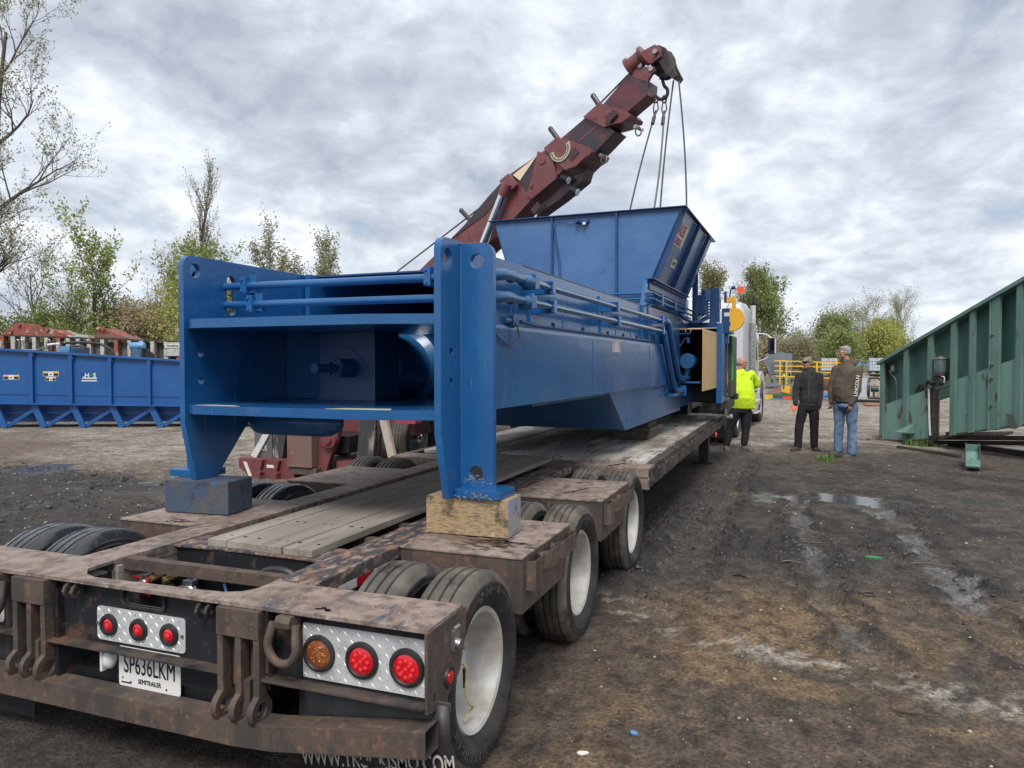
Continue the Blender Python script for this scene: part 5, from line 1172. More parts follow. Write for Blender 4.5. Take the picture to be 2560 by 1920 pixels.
for s_ in (1, -1):
    b = MB(); b.prism([(3.45, .55), (3.45, 1.05), (3.75, 1.40), (4.25, 1.48), (4.8, 1.38), (5.15, 1.05), (5.2, .6), (4.95, .6), (4.85, .95), (4.55, 1.18), (4.2, 1.20), (3.85, 1.08), (3.68, .80), (3.62, .55)], 'x', min(.78 * s_, 1.27 * s_), max(.78 * s_, 1.27 * s_)); b.build('front_fender', WHP, TR, .02)
    b = MB(); b.box(min(1.02 * s_, 1.26 * s_), max(1.02 * s_, 1.26 * s_), .35, 3.4, .42, .90); b.box(min(1.0 * s_, 1.34 * s_), max(1.0 * s_, 1.34 * s_), 2.3, 3.35, .35, .40); b.box(min(1.0 * s_, 1.34 * s_), max(1.0 * s_, 1.34 * s_), 2.3, 3.35, .66, .71); b.build('side_step', WHP, TR, .02)
    b = MB(); b.tube(chaikin([(.95 * s_, .7, .62), (1.25 * s_, 1.0, .62), (1.32 * s_, 1.25, .75), (1.32 * s_, 1.30, 1.0), (1.32 * s_, 1.3, 3.2)], 2), .065, 14); st_ = b.build('exhaust_stack', CHROME, TR)
    b = MB(); b.cyl((1.32 * s_, 1.3, 1.35), (1.32 * s_, 1.3, 2.75), .088, 16)
    b.build('stack_shield', mat('perforated_shield', (.55, .55, .55), .3, .8, [((.12, .12, .12), 60, .52, .56)]), st_)
    b = MB(); b.ell((1.33 * s_, 1.32, 3.33), (.055, .10, .17)); b.build('stack_cap', DARK, st_)
    b = MB(); b.prism(rrect(1.62 * s_ - .10, 1.62 * s_ + .10, 1.98, 2.42, .03), 'y', 3.1, 3.2); mr_ = b.build('door_mirror', DARK, TR, .02)
    b = MB(); b.prism(rrect(1.62 * s_ - .085, 1.62 * s_ + .085, 2.08, 2.39, .02), 'y', 3.092, 3.098); b.build('mirror_glass', mat('mirror_glass', (.25, .28, .30), .05, 1.0), mr_)
    b = MB(); b.box(1.62 * s_ + (.075 if s_ > 0 else -.115), 1.62 * s_ + (.115 if s_ > 0 else -.075), 3.1, 3.23, 2.0, 2.41); b.build('mirror_shell', WHP, mr_, .015)
    b = MB(); b.tube(chaikin([(1.18 * s_, 3.2, 2.55), (1.45 * s_, 3.2, 2.55), (1.62 * s_, 3.16, 2.42)]), .018, 8); b.tube(chaikin([(1.62 * s_, 3.16, 1.98), (1.50 * s_, 3.2, 1.86), (1.20 * s_, 3.2, 1.75)]), .018, 8); b.build('mirror_arm', WHP, mr_)
    b = MB(); b.prism([(2.15, 1.75), (2.15, 2.35), (2.9, 2.35), (3.2, 1.75)], 'x', 1.243 * s_ - .004, 1.243 * s_ + .004); b.build('side_window', GLASS, cab)
b = MB(); b.tube([(1.13, .3, 3.42), (1.05, .2, 3.18)], .012, 6); b.box(1.04, 1.24, .25, .45, 3.42, 3.44); bb_ = b.build('beacon_bracket', STEEL, TR)
b = MB(); b.prism(rrect(1.06, 1.22, .27, .43, .03), 'z', 3.44, 3.60); b.build('beacon_lens', mat('orange_beacon', (.85, .09, .01), .3, coat=.4), bb_, .01)
b = MB()
for z in (1.7, 1.82, 1.94, 2.06): b.box(.66, .72, -.006, .0, z, z + .05)
b.build('rear_marker_lights', WHITE, cab)
b = MB(); b.box(.86, .90, -.012, .0, 1.0, 2.3); b.box(-.90, -.86, -.012, 0, 1.0, 2.3); b.box(1.02, 1.06, -.008, 0, 1.1, 2.1); b.build('rear_trim', mat('grey_trim', (.20, .20, .21), .5), cab)
b = MB(); b.tube(chaikin([(.95, -.02, 3.25), (.80, -.03, 2.95), (.85, -.03, 2.7), (.78, -.03, 2.45)]), .008, 6); b.build('aerial_cable', BLACK, cab)
b = MB(); b.box(-.9, .9, -3.2, 3.2, .62, .85); b.box(-.55, .55, -1.9, -1.0, .85, 1.0); b.build('tractor_chassis', DARK, TR, .01)
for y in (-2.15, -.85, 4.20):
    for x, s_ in ((1.13, 1), (-1.13, -1)) + (((.80, 1), (-.80, -1)) if y < 3 else ()):
        make_wheel('truck_wheel', x, y, .50, s_, r=.51, w=.28, rr=.29, grooves=4, parent=TR)
for s_ in (1, -1):
    b = MB(); b.box(min(.72 * s_, 1.26 * s_), max(.72 * s_, 1.26 * s_), -3.0, -2.985, .18, .80); mf = b.build('mud_flap', DARK, TR)
    if s_ > 0: text_obj('TRUCKISMO', .13, frame_m((.96, -3.003, .42), (1, 0, 0), (0, 0, 1)), STICKW, mf, sx=.62, bold=.004)
# ============================================================ other machines in the yard
class Frame:
    """vertical working plane: u along, d away from the street side, z up"""
    def __init__(s, P, Q):
        s.P = Vector((P[0], P[1], 0)); q = Vector((Q[0], Q[1], 0)); s.u = (q - s.P).normalized(); s.n = Vector((-s.u.y, s.u.x, 0))
        s.m = Matrix((s.u, s.n, Vector((0, 0, 1)))).transposed().to_4x4(); s.rz = math.atan2(s.u.y, s.u.x)
    def root(s, name, label, cat, u=0, d=0, z=G0, group=None):
        p = s.P + s.u * u + s.n * d; o = thing(name, label, cat, (p.x, p.y, z), s.rz, group); o['ou'] = 0; del o['ou']; s.o = (u, d, z); return o
    def slab(s, name, pts, d0, d1, m, par, bevel=.0, holes=()):
        u, d, z = s.o; b = MB(); b.prism([(p[0] - u, p[1] - z) for p in pts], 'y', d0 - d, d1 - d, [[(p[0] - u, p[1] - z) for p in h] for h in holes]); return b.build(name, m, par, bevel)
    def bx(s, name, u0, u1, d0, d1, z0, z1, m, par, bevel=.0):
        u, d, z = s.o; b = MB(); b.box(u0 - u, u1 - u, d0 - d, d1 - d, z0 - z, z1 - z); return b.build(name, m, par, bevel)
    def p(s, u, d, z): return Vector((u - s.o[0], d - s.o[1], z - s.o[2]))
# ---- blue chain conveyor on the left
CB = mat('conveyor_blue_paint', (.010, .078, .26), .40, 0, [((.014, .095, .30), 1.5, .45, .7), ((.012, .04, .14), 14, .66, .75)], [(6, .2, .006)], coat=.1)
CBD = mat('conveyor_blue_inside', (.010, .055, .21), .45, 0)
F = Frame((-17.13, 11.175), (-12.888, 12.947))
cv = F.root('chain_conveyor', 'long blue steel conveyor trough with zigzag braces lying on gravel at left', 'conveyor', -6)
tz = lambda u: 2.035 - .064 * u; bz = lambda u: .61 - .016 * u
U0, U1 = -5.3, 7.3
F.slab('side_panel', [(U0, bz(U0)), (U1, bz(U1)), (U1, tz(U1)), (U0, tz(U0))], .0, .02, CB, cv)
F.slab('side_panel', [(U0, bz(U0)), (U1, bz(U1)), (U1, tz(U1)), (U0, tz(U0))], 1.4, 1.42, CB, cv)
F.slab('bottom_pan', [(U0, .10), (U1, .10), (U1, bz(U1)), (U0, bz(U0))], .25, .27, CBD, cv)
F.slab('bottom_pan', [(U0, .10), (U1, .10), (U1, .16), (U0, .16)], .27, 1.3, CBD, cv)
F.slab('top_rail', [(U0, tz(U0) - .03), (U1, tz(U1) - .03), (U1, tz(U1) + .02), (U0, tz(U0) + .02)], -.10, .03, CB, cv, .004)
F.slab('bottom_rail', [(U0, bz(U0) - .02), (U1, bz(U1) - .02), (U1, bz(U1) + .02), (U0, bz(U0) + .02)], -.12, .03, CB, cv, .004)
F.slab('inner_strip', [(U0, bz(U0) + .26), (U1, bz(U1) + .22), (U1, bz(U1) + .235), (U0, bz(U0) + .275)], -.02, .0, CB, cv)
F.slab('lower_chord', [(U0, .33), (U1, .30), (U1, .36), (U0, .39)], .20, .25, CB, cv)
for i in range(12):
    u = .80 + 1.02 * (i - 6)
    if u < U0 or u > U1: continue
    F.slab('rib', [(u - .045, bz(u)), (u + .045, bz(u)), (u + .045, tz(u) - .02), (u - .045, tz(u) - .02)], -.085, .0, CB, cv, .004)
    b = MB(); b.poly([F.p(u + .03, -.09, tz(u)), F.p(u + .09, -.09, tz(u) - .14), F.p(u + .07, -.09, tz(u) - .14), F.p(u + .03, .0, tz(u)), F.p(u + .09, .0, tz(u) - .14), F.p(u + .07, 0, tz(u) - .14)], [(0, 1, 2), (3, 5, 4), (0, 3, 4, 1), (1, 4, 5, 2), (2, 5, 3, 0)]); b.build('gusset', CB, cv)
    b = MB(); b.bar(F.p(u, .02, bz(u) - .03), F.p(u + .29, .0, -.045), .16, .06, (0, 1, 0)); b.build('brace', CB, cv, .006)
    b = MB(); b.bar(F.p(u + .30, .05, -.02), F.p(u + 1.02, .05, .44), .09, .06, (0, 1, 0)); b.build('brace', CB, cv, .006)
def decal(par, u0, u1, z0, z1, kind):
    o = F.slab('warning_sticker', [(u0, z0), (u1, z0), (u1, z1), (u0, z1)], -.004, -.001, STICKW, par); w = u1 - u0; h = z1 - z0
    if kind == 1:
        b = MB()
        for a0, a1 in ((.02, .33), (.67, .98)): b.box(u0 + w * a0 - F.o[0], u0 + w * a1 - F.o[0], -.006, -.004, z0 + h * .08 - F.o[2], z0 + h * .62 - F.o[2])
        b.box(u0 + w * .42 - F.o[0], u0 + w * .58 - F.o[0], -.006, -.004, z0 + h * .3 - F.o[2], z0 + h * .5 - F.o[2]); b.build('sticker_print', BLACK, o)
        for a0, a1 in ((.02, .33), (.67, .98)): b = MB(); b.box(u0 + w * a0 - F.o[0], u0 + w * a1 - F.o[0], -.006, -.004, z0 + h * .66 - F.o[2], z0 + h * .92 - F.o[2]); b.build('sticker_band', YEL, o)
    return o
decal(cv, .04, .45, 1.24, 1.36, 1); decal(cv, 1.07, 1.48, 1.325, 1.45, 1); decal(cv, 1.14, 1.40, 1.20, 1.31, 1)
lg = F.slab('maker_sign', [(2.07, 1.19), (2.47, 1.19), (2.47, 1.22), (2.07, 1.22)], -.004, -.001, STICKW, cv)
F.slab('maker_sign', [(2.09, 1.255), (2.47, 1.255), (2.47, 1.285), (2.09, 1.285)], -.004, -.001, STICKW, cv)
F.slab('maker_sign', [(2.06, 1.30), (2.16, 1.30), (2.16, 1.42), (2.06, 1.42)], -.003, -.001, mat('purple_blue_print', (.03, .03, .30), .4), cv)
hm = frame_m(F.p(2.215, -.006, 1.34), (1, 0, 0), (0, 0, 1)); text_obj('H', .17, hm, STICKW, lg, bold=.004); text_obj('S', .17, hm @ T(.20, 0, 0), STICKW, lg, bold=.004)
text_obj('M', .13, hm @ T(.105, -.005, 0), mat('green_print', (.05, .30, .08), .4), lg)
b = MB(); b.lathe([(.02, 0), (.035, 0), (.035, .004), (.02, .004)], hm @ T(-.075, -.045, 0), 14, True); b.build('sign_wheel', STICKW, lg)
# ---- white and rust baler behind it
F = Frame((-30, 20), (-14, 27))
WPO = mat('chalky_white_post', (.42, .42, .40), .7, 0, [((.30, .09, .05), 3, .56, .62), ((.25, .25, .24), 8, .5, .7), ((.05, .05, .05), 14, .64, .68)], [(20, .3, .01)])
RED_R = mat('flaking_red_roof', (.26, .070, .045), .7, 0, [((.40, .36, .33), 2.2, .55, .60), ((.09, .035, .03), 6, .56, .64), ((.42, .14, .08), 3, .62, .68)], [(10, .3, .02)])
RBR = mat('reddish_brown_roof', (.20, .085, .075), .6, 0, [((.14, .07, .06), 2, .5, .7)])
wm = F.root('old_baler', 'old white and rust-red baler with ribbed side standing behind the blue conveyor', 'baler', 0)
F.bx('body', -3, 8.6, .35, 2.6, .3, 2.60, mat('dark_gap', (.055, .058, .055), .8, 0, [((.16, .16, .15), 1.2, .5, .6)]), wm)
zt = lambda u: 2.92 - .034 * u
F.slab('top_rail', [(-3, zt(-3) - .05), (8.2, zt(8.2) - .05), (8.2, zt(8.2)), (-3, zt(-3))], .02, .5, GRIME, wm)
i = 0; u = -2.6
while u < 8.0:
    w = .17 if i % 4 else .15
    F.slab('rib', [(u, .2), (u + w, .2), (u + w, zt(u) - .05), (u, zt(u) - .05)], .02, .34, WPO if i % 5 else mat('rusty_red_post', (.25, .07, .045), .75, 0, [((.4, .36, .33), 5, .52, .62)]), wm, .006)
    u += random.uniform(.42, .60); i += 1
for pts, m_ in (([(-.2, 2.92), (.3, 3.35), (.50, 3.47), (.68, 3.44), (.95, 3.1), (1.1, 2.90)], RED_R), ([(1.62, 2.88), (1.82, 3.20), (1.95, 3.20), (2.5, 2.98), (2.85, 2.84)], RED_R), ([(2.85, 2.84), (3.0, 2.98), (3.12, 2.84)], WPO), ([(3.75, 2.84), (4.0, 3.02), (5.0, 2.92), (5.4, 2.76)], RBR), ([(3.95, 3.0), (4.05, 3.24), (4.3, 3.20), (4.9, 2.93)], RED_R)):
    F.slab('gable', pts, .35, 1.8, m_, wm)
for u, z in ((1.84, 3.18), (4.06, 3.22), (.62, 3.38), (4.22, 3.18), (.25, 3.05)):
    b = MB(); b.cyl(F.p(u, .25, z), F.p(u, .5, z), .075, 14); b.build('roller', RED_R, wm)
b = MB()
for u in (.62, .78, 1.95): b.tube(chaikin([F.p(u, -.02, 1.8), F.p(u, -.02, 2.6), F.p(u + .12, -.02, 2.75), F.p(u + .22, -.02, 2.6), F.p(u + .22, -.02, 2.2)]), .015, 6)
b.tube([F.p(.9, -.02, 2.25), F.p(1.6, -.02, 2.27), F.p(1.9, -.02, 2.4)], .02, 6); b.build('conduit', STEEL, wm)
F.bx('cross_panel', 7.0, 7.9, -.02, .0, 2.0, 2.60, WPO, wm)
sg = F.bx('name_board', 7.06, 7.72, -.05, -.02, 2.36, 2.52, WHITE, wm)
text_obj('TRANSPAK', .13, frame_m(F.p(7.39, -.056, 2.44), (1, 0, 0), (0, 0, 1)), BLACK, sg, sx=.86, bold=.004)
# cylinder on its left end
b = MB(); b.cyl(F.p(-.1, -.3, 2.0), F.p(.12, -.3, 2.9), .08, 14); b.cyl(F.p(.1, -.3, 1.9), F.p(.25, -.3, 2.7), .05, 10); b.build('hydraulic_cylinder', WPO, wm)
# pump skid with hose and motor
LB = mat('pale_blue_enamel', (.10, .27, .50), .4, 0, [((.07, .18, .34), 3, .5, .7)])
sk = F.root('pump_skid', 'pale blue pump box with rusty pipe elbow behind the conveyor', 'pump', 3.5, -1.6)
F.bx('tank', 3.5, 3.95, -1.9, -1.5, 0, 2.38, LB, sk, .02); F.bx('tank', 3.96, 4.55, -1.8, -1.45, 0, 2.34, mat('dull_blue_panel', (.045, .10, .20), .5), sk, .02)
b = MB(); b.tube(chaikin([F.p(4.0, -1.95, 2.39), F.p(4.45, -1.95, 2.39), F.p(4.60, -1.95, 2.34), F.p(4.62, -1.95, 2.2)]), .045, 10); b.build('pipe_elbow', BROWN, sk)
b = MB(); b.tube(chaikin([F.p(3.75, -2.2, 2.49), F.p(4.2, -2.2, 2.52), F.p(4.8, -2.2, 2.53), F.p(5.3, -2.2, 2.50), F.p(5.75, -2.2, 2.3), F.p(5.95, -2.2, 1.9)], 3), .055, 12); o = b.build('rubber_hose', BLKRUB, sk)
b = MB(); b.cyl(F.p(3.25, -2.2, 2.43), F.p(3.55, -2.2, 2.47), .045, 12); b.cyl(F.p(3.58, -2.2, 2.46), F.p(3.95, -2.2, 2.51), .052, 12); b.build('hose_end', WHITE, o)
mt_ = F.root('electric_motor', 'pale blue electric motor with domed cowl behind the conveyor', 'motor', 6.8, -1.8)
u0, d0, z0 = F.o; b = MB(); b.lathe([(.001, 0), (.10, 0), (.135, .02), (.15, .06), (.15, .56), (.135, .60), (.001, .62)], Matrix.Translation(F.p(6.40, -1.9, 2.40)) @ Matrix.Rotation(R(90), 4, 'Y'), 24); b.build('cowl', LB, mt_)
F.bx('finned_case', 6.48, 6.95, -2.03, -1.75, 0, 2.28, mat('finned_blue', (.05, .11, .20), .5, 0, [((.02, .03, .05), 12, .5, .55, (1, 1, .05))]), mt_, .01)
F.slab('belt_guard', [(6.9, 2.28), (7.05, 2.30), (7.35, 2.05), (7.35, 1.6), (6.9, 1.6)], -1.9, -1.8, DARK, mt_)
# ---- green inclined conveyor on the right
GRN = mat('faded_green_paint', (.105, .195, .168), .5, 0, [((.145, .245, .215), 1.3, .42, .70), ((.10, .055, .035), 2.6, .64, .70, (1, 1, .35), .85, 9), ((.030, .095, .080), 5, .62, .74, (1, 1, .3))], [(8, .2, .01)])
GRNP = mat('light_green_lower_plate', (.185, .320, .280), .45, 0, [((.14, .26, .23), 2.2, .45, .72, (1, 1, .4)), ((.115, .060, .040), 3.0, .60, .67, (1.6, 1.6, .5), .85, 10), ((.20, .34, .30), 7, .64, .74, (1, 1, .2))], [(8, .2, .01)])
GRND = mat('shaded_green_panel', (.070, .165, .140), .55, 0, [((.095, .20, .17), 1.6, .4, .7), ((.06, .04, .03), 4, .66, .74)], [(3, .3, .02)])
GRUST = mat('green_paint_gone_rusty', (.095, .050, .035), .8, 0, [((.05, .14, .11), 4, .52, .60), ((.04, .03, .025), 9, .55, .7)], [(15, .4, .01)])
F = Frame((4.41, 15.83), (6.2225, 13.0396)); GF = F
gcv = F.root('inclined_conveyor', 'faded green steel conveyor rising to the right, rusty along its lower edge', 'conveyor', 0)
gt = lambda u: 1.80 + .402 * u; gm = lambda u: .785 + .302 * u
def gb(u):
    xs_ = [(-.24, -.04), (.05, -.05), (.58, -.02), (1.22, .11), (1.79, .25), (2.37, .37), (3.35, .56), (7.0, 1.32)]
    for (a, za), (c, zc) in zip(xs_, xs_[1:]):
        if u <= c: return za + (zc - za) * (u - a) / (c - a)
    return 1.32
UE = 6.6
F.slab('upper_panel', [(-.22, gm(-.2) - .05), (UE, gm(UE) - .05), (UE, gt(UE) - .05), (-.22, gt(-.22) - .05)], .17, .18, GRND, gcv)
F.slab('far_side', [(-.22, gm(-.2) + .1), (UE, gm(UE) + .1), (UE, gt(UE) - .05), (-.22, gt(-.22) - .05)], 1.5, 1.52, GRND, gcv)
for u0, u1 in ((-.22, 1.17), (1.74, UE)):
    us = [u0] + [x for x in (.05, .58, 1.22, 1.79, 2.37, 3.35) if u0 < x < u1] + [u1]
    F.slab('lower_panel', [(u, gb(u) + .0) for u in us] + [(u1, gm(u1)), (u0, gm(u0))], .0, .015, GRNP, gcv)
    F.slab('rust_edge', [(u, gb(u)) for u in us] + [(u, gb(u) + (.05 if u < 1 else .035)) for u in reversed(us)], -.012, -.001, GRUST, gcv)
    F.slab('mid_ledge', [(u0, gm(u0) - .0), (u1, gm(u1)), (u1, gm(u1) + .015), (u0, gm(u0) + .015)], .0, .17, GRN, gcv)
F.slab('end_wall', [(-.24, -.04), (-.215, -.05), (-.215, gt(-.22)), (-.24, gt(-.24))], .0, 1.5, GRUST, gcv)
tr_ = F.slab('top_rail', [(-.30, gt(-.30) - .055), (UE, gt(UE) - .055), (UE, gt(UE) + .035), (-.30, gt(-.3) + .012)], -.10, .18, GRN, gcv, .006)
for u0, u1, full in ((-.235, -.13, 1), (.48, .60, 1), (1.15, 1.285, 0), (1.74, 1.87, 1), (2.19, 2.31, 1), (2.68, 2.86, 1), (3.20, 3.32, 1), (3.75, 3.95, 1), (4.4, 4.55, 1), (5.0, 5.2, 1)):
    m_ = GRN; lo = gb(u0) if full else gm(u0)
    r_ = F.slab('rib', [(u0, lo), (u1, gb(u1) if full else gm(u1)), (u1, gt(u1) - .055), (u0, gt(u0) - .055)], -.055, -.0, m_, gcv, .005)
    if u1 - u0 > .14:
        F.slab('rib_flange', [(u0 - .02, lo), (u0, lo), (u0, gt(u0) - .055), (u0 - .02, gt(u0) - .055)], -.075, .17, m_, gcv)
        b = MB()
        for z in (lo + .45, lo + .95, lo + 1.2, lo + 1.75): b.cyl(F.p(u0 + .04, -.055, z), F.p(u0 + .04, -.085, z), .022, 6)
        b.build('bolt_head', BROWN, r_)
        b = MB(); b.prism(slot(u1 - .04 - F.o[0], lo + .62 - F.o[2], .018, .12), 'y', -.060, -.056); b.build('worn_slot', BROWN, r_)
F.slab('inner_post', [(1.17, .08), (1.28, .10), (1.28, 1.20), (1.17, 1.16)], -.02, .12, GRIME, gcv, .004)
F.slab('opening_lintel', [(1.28, 1.12), (1.74, 1.25), (1.74, 1.36), (1.28, 1.21)], .0, .14, GRN, gcv, .004)
for z0, z1, dd in ((.98, 1.10, .9), (.80, .88, .5), (.55, .66, .4), (.22, .33, .3)):
    b = MB(); b.bar(F.p(1.30, dd, z0), F.p(1.9, dd + .1, z1), .06, .09); b.build('inner_beam', BROWN, gcv, .004)
F.slab('inner_floor', [(1.3, .12), (1.8, .25), (1.8, .31), (1.3, .18)], .1, 1.4, BROWN, gcv)
for dz, dd in ((0, .25), (-.10, .5)):
    F.slab('base_channel', [(.7, -.05 + (dz + .10)), (6, .55 + dz), (6, .64 + dz), (.7, .03 + (dz + .10))], dd, dd + .1, RUST_DK, gcv, .004)
F.slab('base_channel', [(1.0, -.05), (6.4, -.05), (6.4, .06), (1.0, .04)], .6, .75, RUST_DK, gcv, .004)
# shelf bracket, patch plate
b = MB(); b.poly([F.p(.42, -.22, .20), F.p(.78, -.22, .20), F.p(.78, -.0, .20), F.p(.42, 0, .20), F.p(.78, -.0, .42), F.p(.78, -.22, .22)], [(0, 1, 2, 3), (0, 4, 5), (0, 5, 1), (1, 5, 4, 2), (0, 3, 4)]); b.build('shelf_bracket', GRN, gcv)
F.slab('patch_plate', [(3.04, .76), (3.18, .76), (3.30, .54), (3.22, .50), (3.11, .50)], -.06, -.045, mat('grey_patch', (.10, .105, .10), .7), gcv)
b = MB(); b.tube(chaikin([F.p(-.02, -.0, 1.50), F.p(.0, .10, 1.38), F.p(.08, .12, 1.30), F.p(.08, .12, .86)]), .014, 8); cn = b.build('conduit', STEEL, gcv)
F.bx('junction_box', -.07, .06, .06, .17, 1.48, 1.62, STEEL, gcv, .01)
b = MB(); b.tube([F.p(.80 + .12 * math.cos(R(a)), .12, 1.05 + .16 * math.sin(R(a))) for a in range(-10, 150, 16)], .018, 8); b.lathe([(.11, 0), (.11, .03), (.03, .035)], frame_m(F.p(.72, .16, 1.05), (1, 0, 0), (0, 0, 1)), 18); b.build('access_port', GRIME, gcv)
# lubricator
lub = MB(); lub.lathe([(.001, 0), (.115, 0), (.125, .03), (.118, .31), (.001, .315)], T(*F.p(1.44, .0, 1.44)), 24); lo_ = lub.build('lubricator_jar', mat('cloudy_plastic_jar', (.10, .15, .14), .15, 0, [((.05, .03, .03), 4, .55, .6)], coat=.5), gcv)
lub = MB(); lub.lathe([(.001, .315), (.135, .315), (.135, .335), (.05, .34), (.05, .365), (.001, .37)], T(*F.p(1.44, .0, 1.44)), 24); lub.build('jar_lid', mat('tan_lid', (.24, .21, .17), .5), lo_); lub = MB(); lub.lathe([(.001, -.03), (.13, -.03), (.13, .04), (.126, .06)], T(*F.p(1.44, 0, 1.44)), 24); lub.build('jar_base', MAROON_D, lo_)
b = MB(); b.box(-.11, .08, -.08, .1, 0, .14, T(*F.p(1.42, .0, 1.27))); b.ell(F.p(1.30, -.05, 1.28), (.07, .06, .07)); b.ell(F.p(1.50, -.04, 1.30), (.06, .05, .08)); b.tube(chaikin([F.p(1.14, -.05, .95), F.p(1.12, -.06, 1.2), F.p(1.2, -.08, 1.33), F.p(1.3, -.08, 1.28)]), .022, 8); b.build('grease_pump', GRIME, gcv)
b = MB(); b.tube(chaikin([F.p(1.20, -.05, 1.15), F.p(1.215, -.05, .6), F.p(1.25, -.05, .2)]), .02, 8); b.tube(chaikin([F.p(1.52, -.06, 1.40), F.p(1.62, -.06, 1.40), F.p(1.60, -.06, 1.28)]), .013, 6); b.build('grease_line', REFL_W, gcv)
# signs
def gsign(u0, u1, z0, z1, kind):
    o = F.slab('notice_sign', [(u0, z0), (u1, z0 + .04), (u1, z1 + .04), (u0, z1)], .155, .165, WHITE, gcv)
    if kind == 1:
        mm2 = lambda z: frame_m(F.p((u0 + u1) / 2 + .0, .150, z), (1, 0, .25), (0, 0, 1))
        text_obj('RUSTLE', .085, mm2(1.875), BLACK, o, sx=.60, bold=.003); text_obj('CONVEYOR CO', .05, mm2(1.785), STICKR, o, sx=.52, bold=.002)
        text_obj('314-352-91', .085, mm2(1.68), STICKR, o, sx=.45, bold=.003)
    elif kind == 2:
        F.slab('sign_header', [(u0 + .01, z1 - .16), (u1 - .01, z1 - .12), (u1 - .01, z1 + .02), (u0 + .01, z1 - .02)], .150, .154, BLACK, o)
        F.slab('sign_header', [(u0 + .03, z1 - .13), (u1 - .03, z1 - .09), (u1 - .03, z1 - .01), (u0 + .03, z1 - .05)], .146, .149, REFL_R, o)
        text_obj('DANGER', .07, frame_m(F.p((u0 + u1) / 2, .143, z1 - .07), (1, 0, .25), (0, 0, 1)), WHITE, o, sx=.7)
        for k in range(5): F.slab('sign_print', [(u0 + .03, z0 + .02 + k * .03), (u1 - .04, z0 + .045 + k * .03), (u1 - .04, z0 + .053 + k * .03), (u0 + .03, z0 + .028 + k * .03)], .150, .154, BLACK, o)
    return o
gsign(.955, 1.13, 1.60, 1.86, 1); gsign(2.585, 2.66, 2.18, 2.34, 0); gsign(3.00 + .02, 3.18, 2.22, 2.46, 0) if False else None
gsign(3.35, 3.68, 2.38, 2.64, 2)
# ---- little green tray, grass tufts, boards, bar
tray = thing('steel_tray', 'small green open steel tray lying propped on the mud beneath the conveyor', 'tray', (5.03, 11.3, G0), R(-10.5))
b = MB(); w_, l_, h0, h1 = .20, .95, .19, .36
def TP(x, y, z): return (x, y, z + (y / l_) * .16)
for pts in ([TP(0, 0, .06), TP(w_, 0, .06), TP(w_, l_, .06), TP(0, l_, .06)],):
    b.poly(pts + [(p[0], p[1], p[2] - .01) for p in pts], [(0, 1, 2, 3), (7, 6, 5, 4), (0, 4, 5, 1), (1, 5, 6, 2), (2, 6, 7, 3), (3, 7, 4, 0)])
b.build('tray_floor', GRNP, tray)
for x in (0, w_):
    b = MB(); b.poly([(x - .006, -.0, .0), (x - .006, l_, .10), (x - .006, l_, .36), (x - .006, 0, .19), (x + .006, 0, .0), (x + .006, l_, .10), (x + .006, l_, .36), (x + .006, 0, .19)], [(0, 1, 2, 3), (7, 6, 5, 4), (0, 4, 5, 1), (1, 5, 6, 2), (2, 6, 7, 3), (3, 7, 4, 0)]); b.build('tray_side', GRUST, tray)
b = MB(); b.box(0, w_, -.004, .004, .085, .175); b.box(0, w_, -.03, .01, .075, .088); b.build('tray_front', GRNP, tray)
b = MB(); b.box(0, w_, l_ - .01, l_, .12, .34); b.build('tray_back', GRND, tray)
def tuft(x, y, r, n, h, lab):
    b = MB(); random.seed(int(x * 100))
    for _ in range(n):
        a = random.uniform(0, 6.28); q = r * math.sqrt(random.random()); px_, py_ = q * math.cos(a), q * math.sin(a); l = h * random.uniform(.5, 1.1); a2 = random.uniform(0, 6.28); le = l * .5
        w = .006; c, s__ = math.cos(a2 + 1.57) * w, math.sin(a2 + 1.57) * w; dx, dy = math.cos(a2) * le, math.sin(a2) * le
        b.poly([(px_ - c, py_ - s__, 0), (px_ + c, py_ + s__, 0), (px_ + dx * .4 + c * .7, py_ + dy * .4 + s__ * .7, l * .7), (px_ + dx * .4 - c * .7, py_ + dy * .4 - s__ * .7, l * .7), (px_ + dx, py_ + dy, l)], [(0, 1, 2, 3), (3, 2, 4)])
    o = b.build('grass_tuft', mat('spring_grass', (.10, .19, .03), .7, 0, [((.17, .20, .06), 30, .5, .7)]), None); o.location = (x, y, gz(x, y) - .005); tagset(o, lab, 'grass tuft', 'grass tufts on the mud')
tuft(4.92, 15.1, .26, 260, .16, 'bright green grass tuft at the foot of the green conveyor'); tuft(2.98, 11.75, .16, 120, .12, 'small grass tuft just in front of the man in blue jeans')
o = MB().box(0, .62, 0, .10, 0, .03).build('wood_scrap', mat('pale_scrap', (.25, .21, .16), .85), None, .003); o.location = (4.05, 15.6, G0); o.rotation_euler = (0, 0, R(-35)); tagset(o, 'pale splintered board lying behind the man in blue jeans', 'board')
o = MB().box(0, 1.5, 0, .09, 0, .05).build('steel_bar', RUST_DK, None, .003); o.location = (4.4, 14.4, G0); o.rotation_euler = (0, 0, R(-55)); tagset(o, 'dark curved steel bar lying on the mud near the green tray', 'bar')
b = MB(); random.seed(8)
for _ in range(240):
    x = random.gauss(0, .16); y = random.gauss(0, .14); s = random.uniform(.015, .045); z = max(0, .14 - abs(x) * .5 - abs(y) * .4) * random.random(); q = [Vector((x + random.uniform(-s, s), y + random.uniform(-s, s), z + random.uniform(0, s))) for _ in range(4)]
    b.poly(q, [(0, 1, 2), (0, 2, 3)])
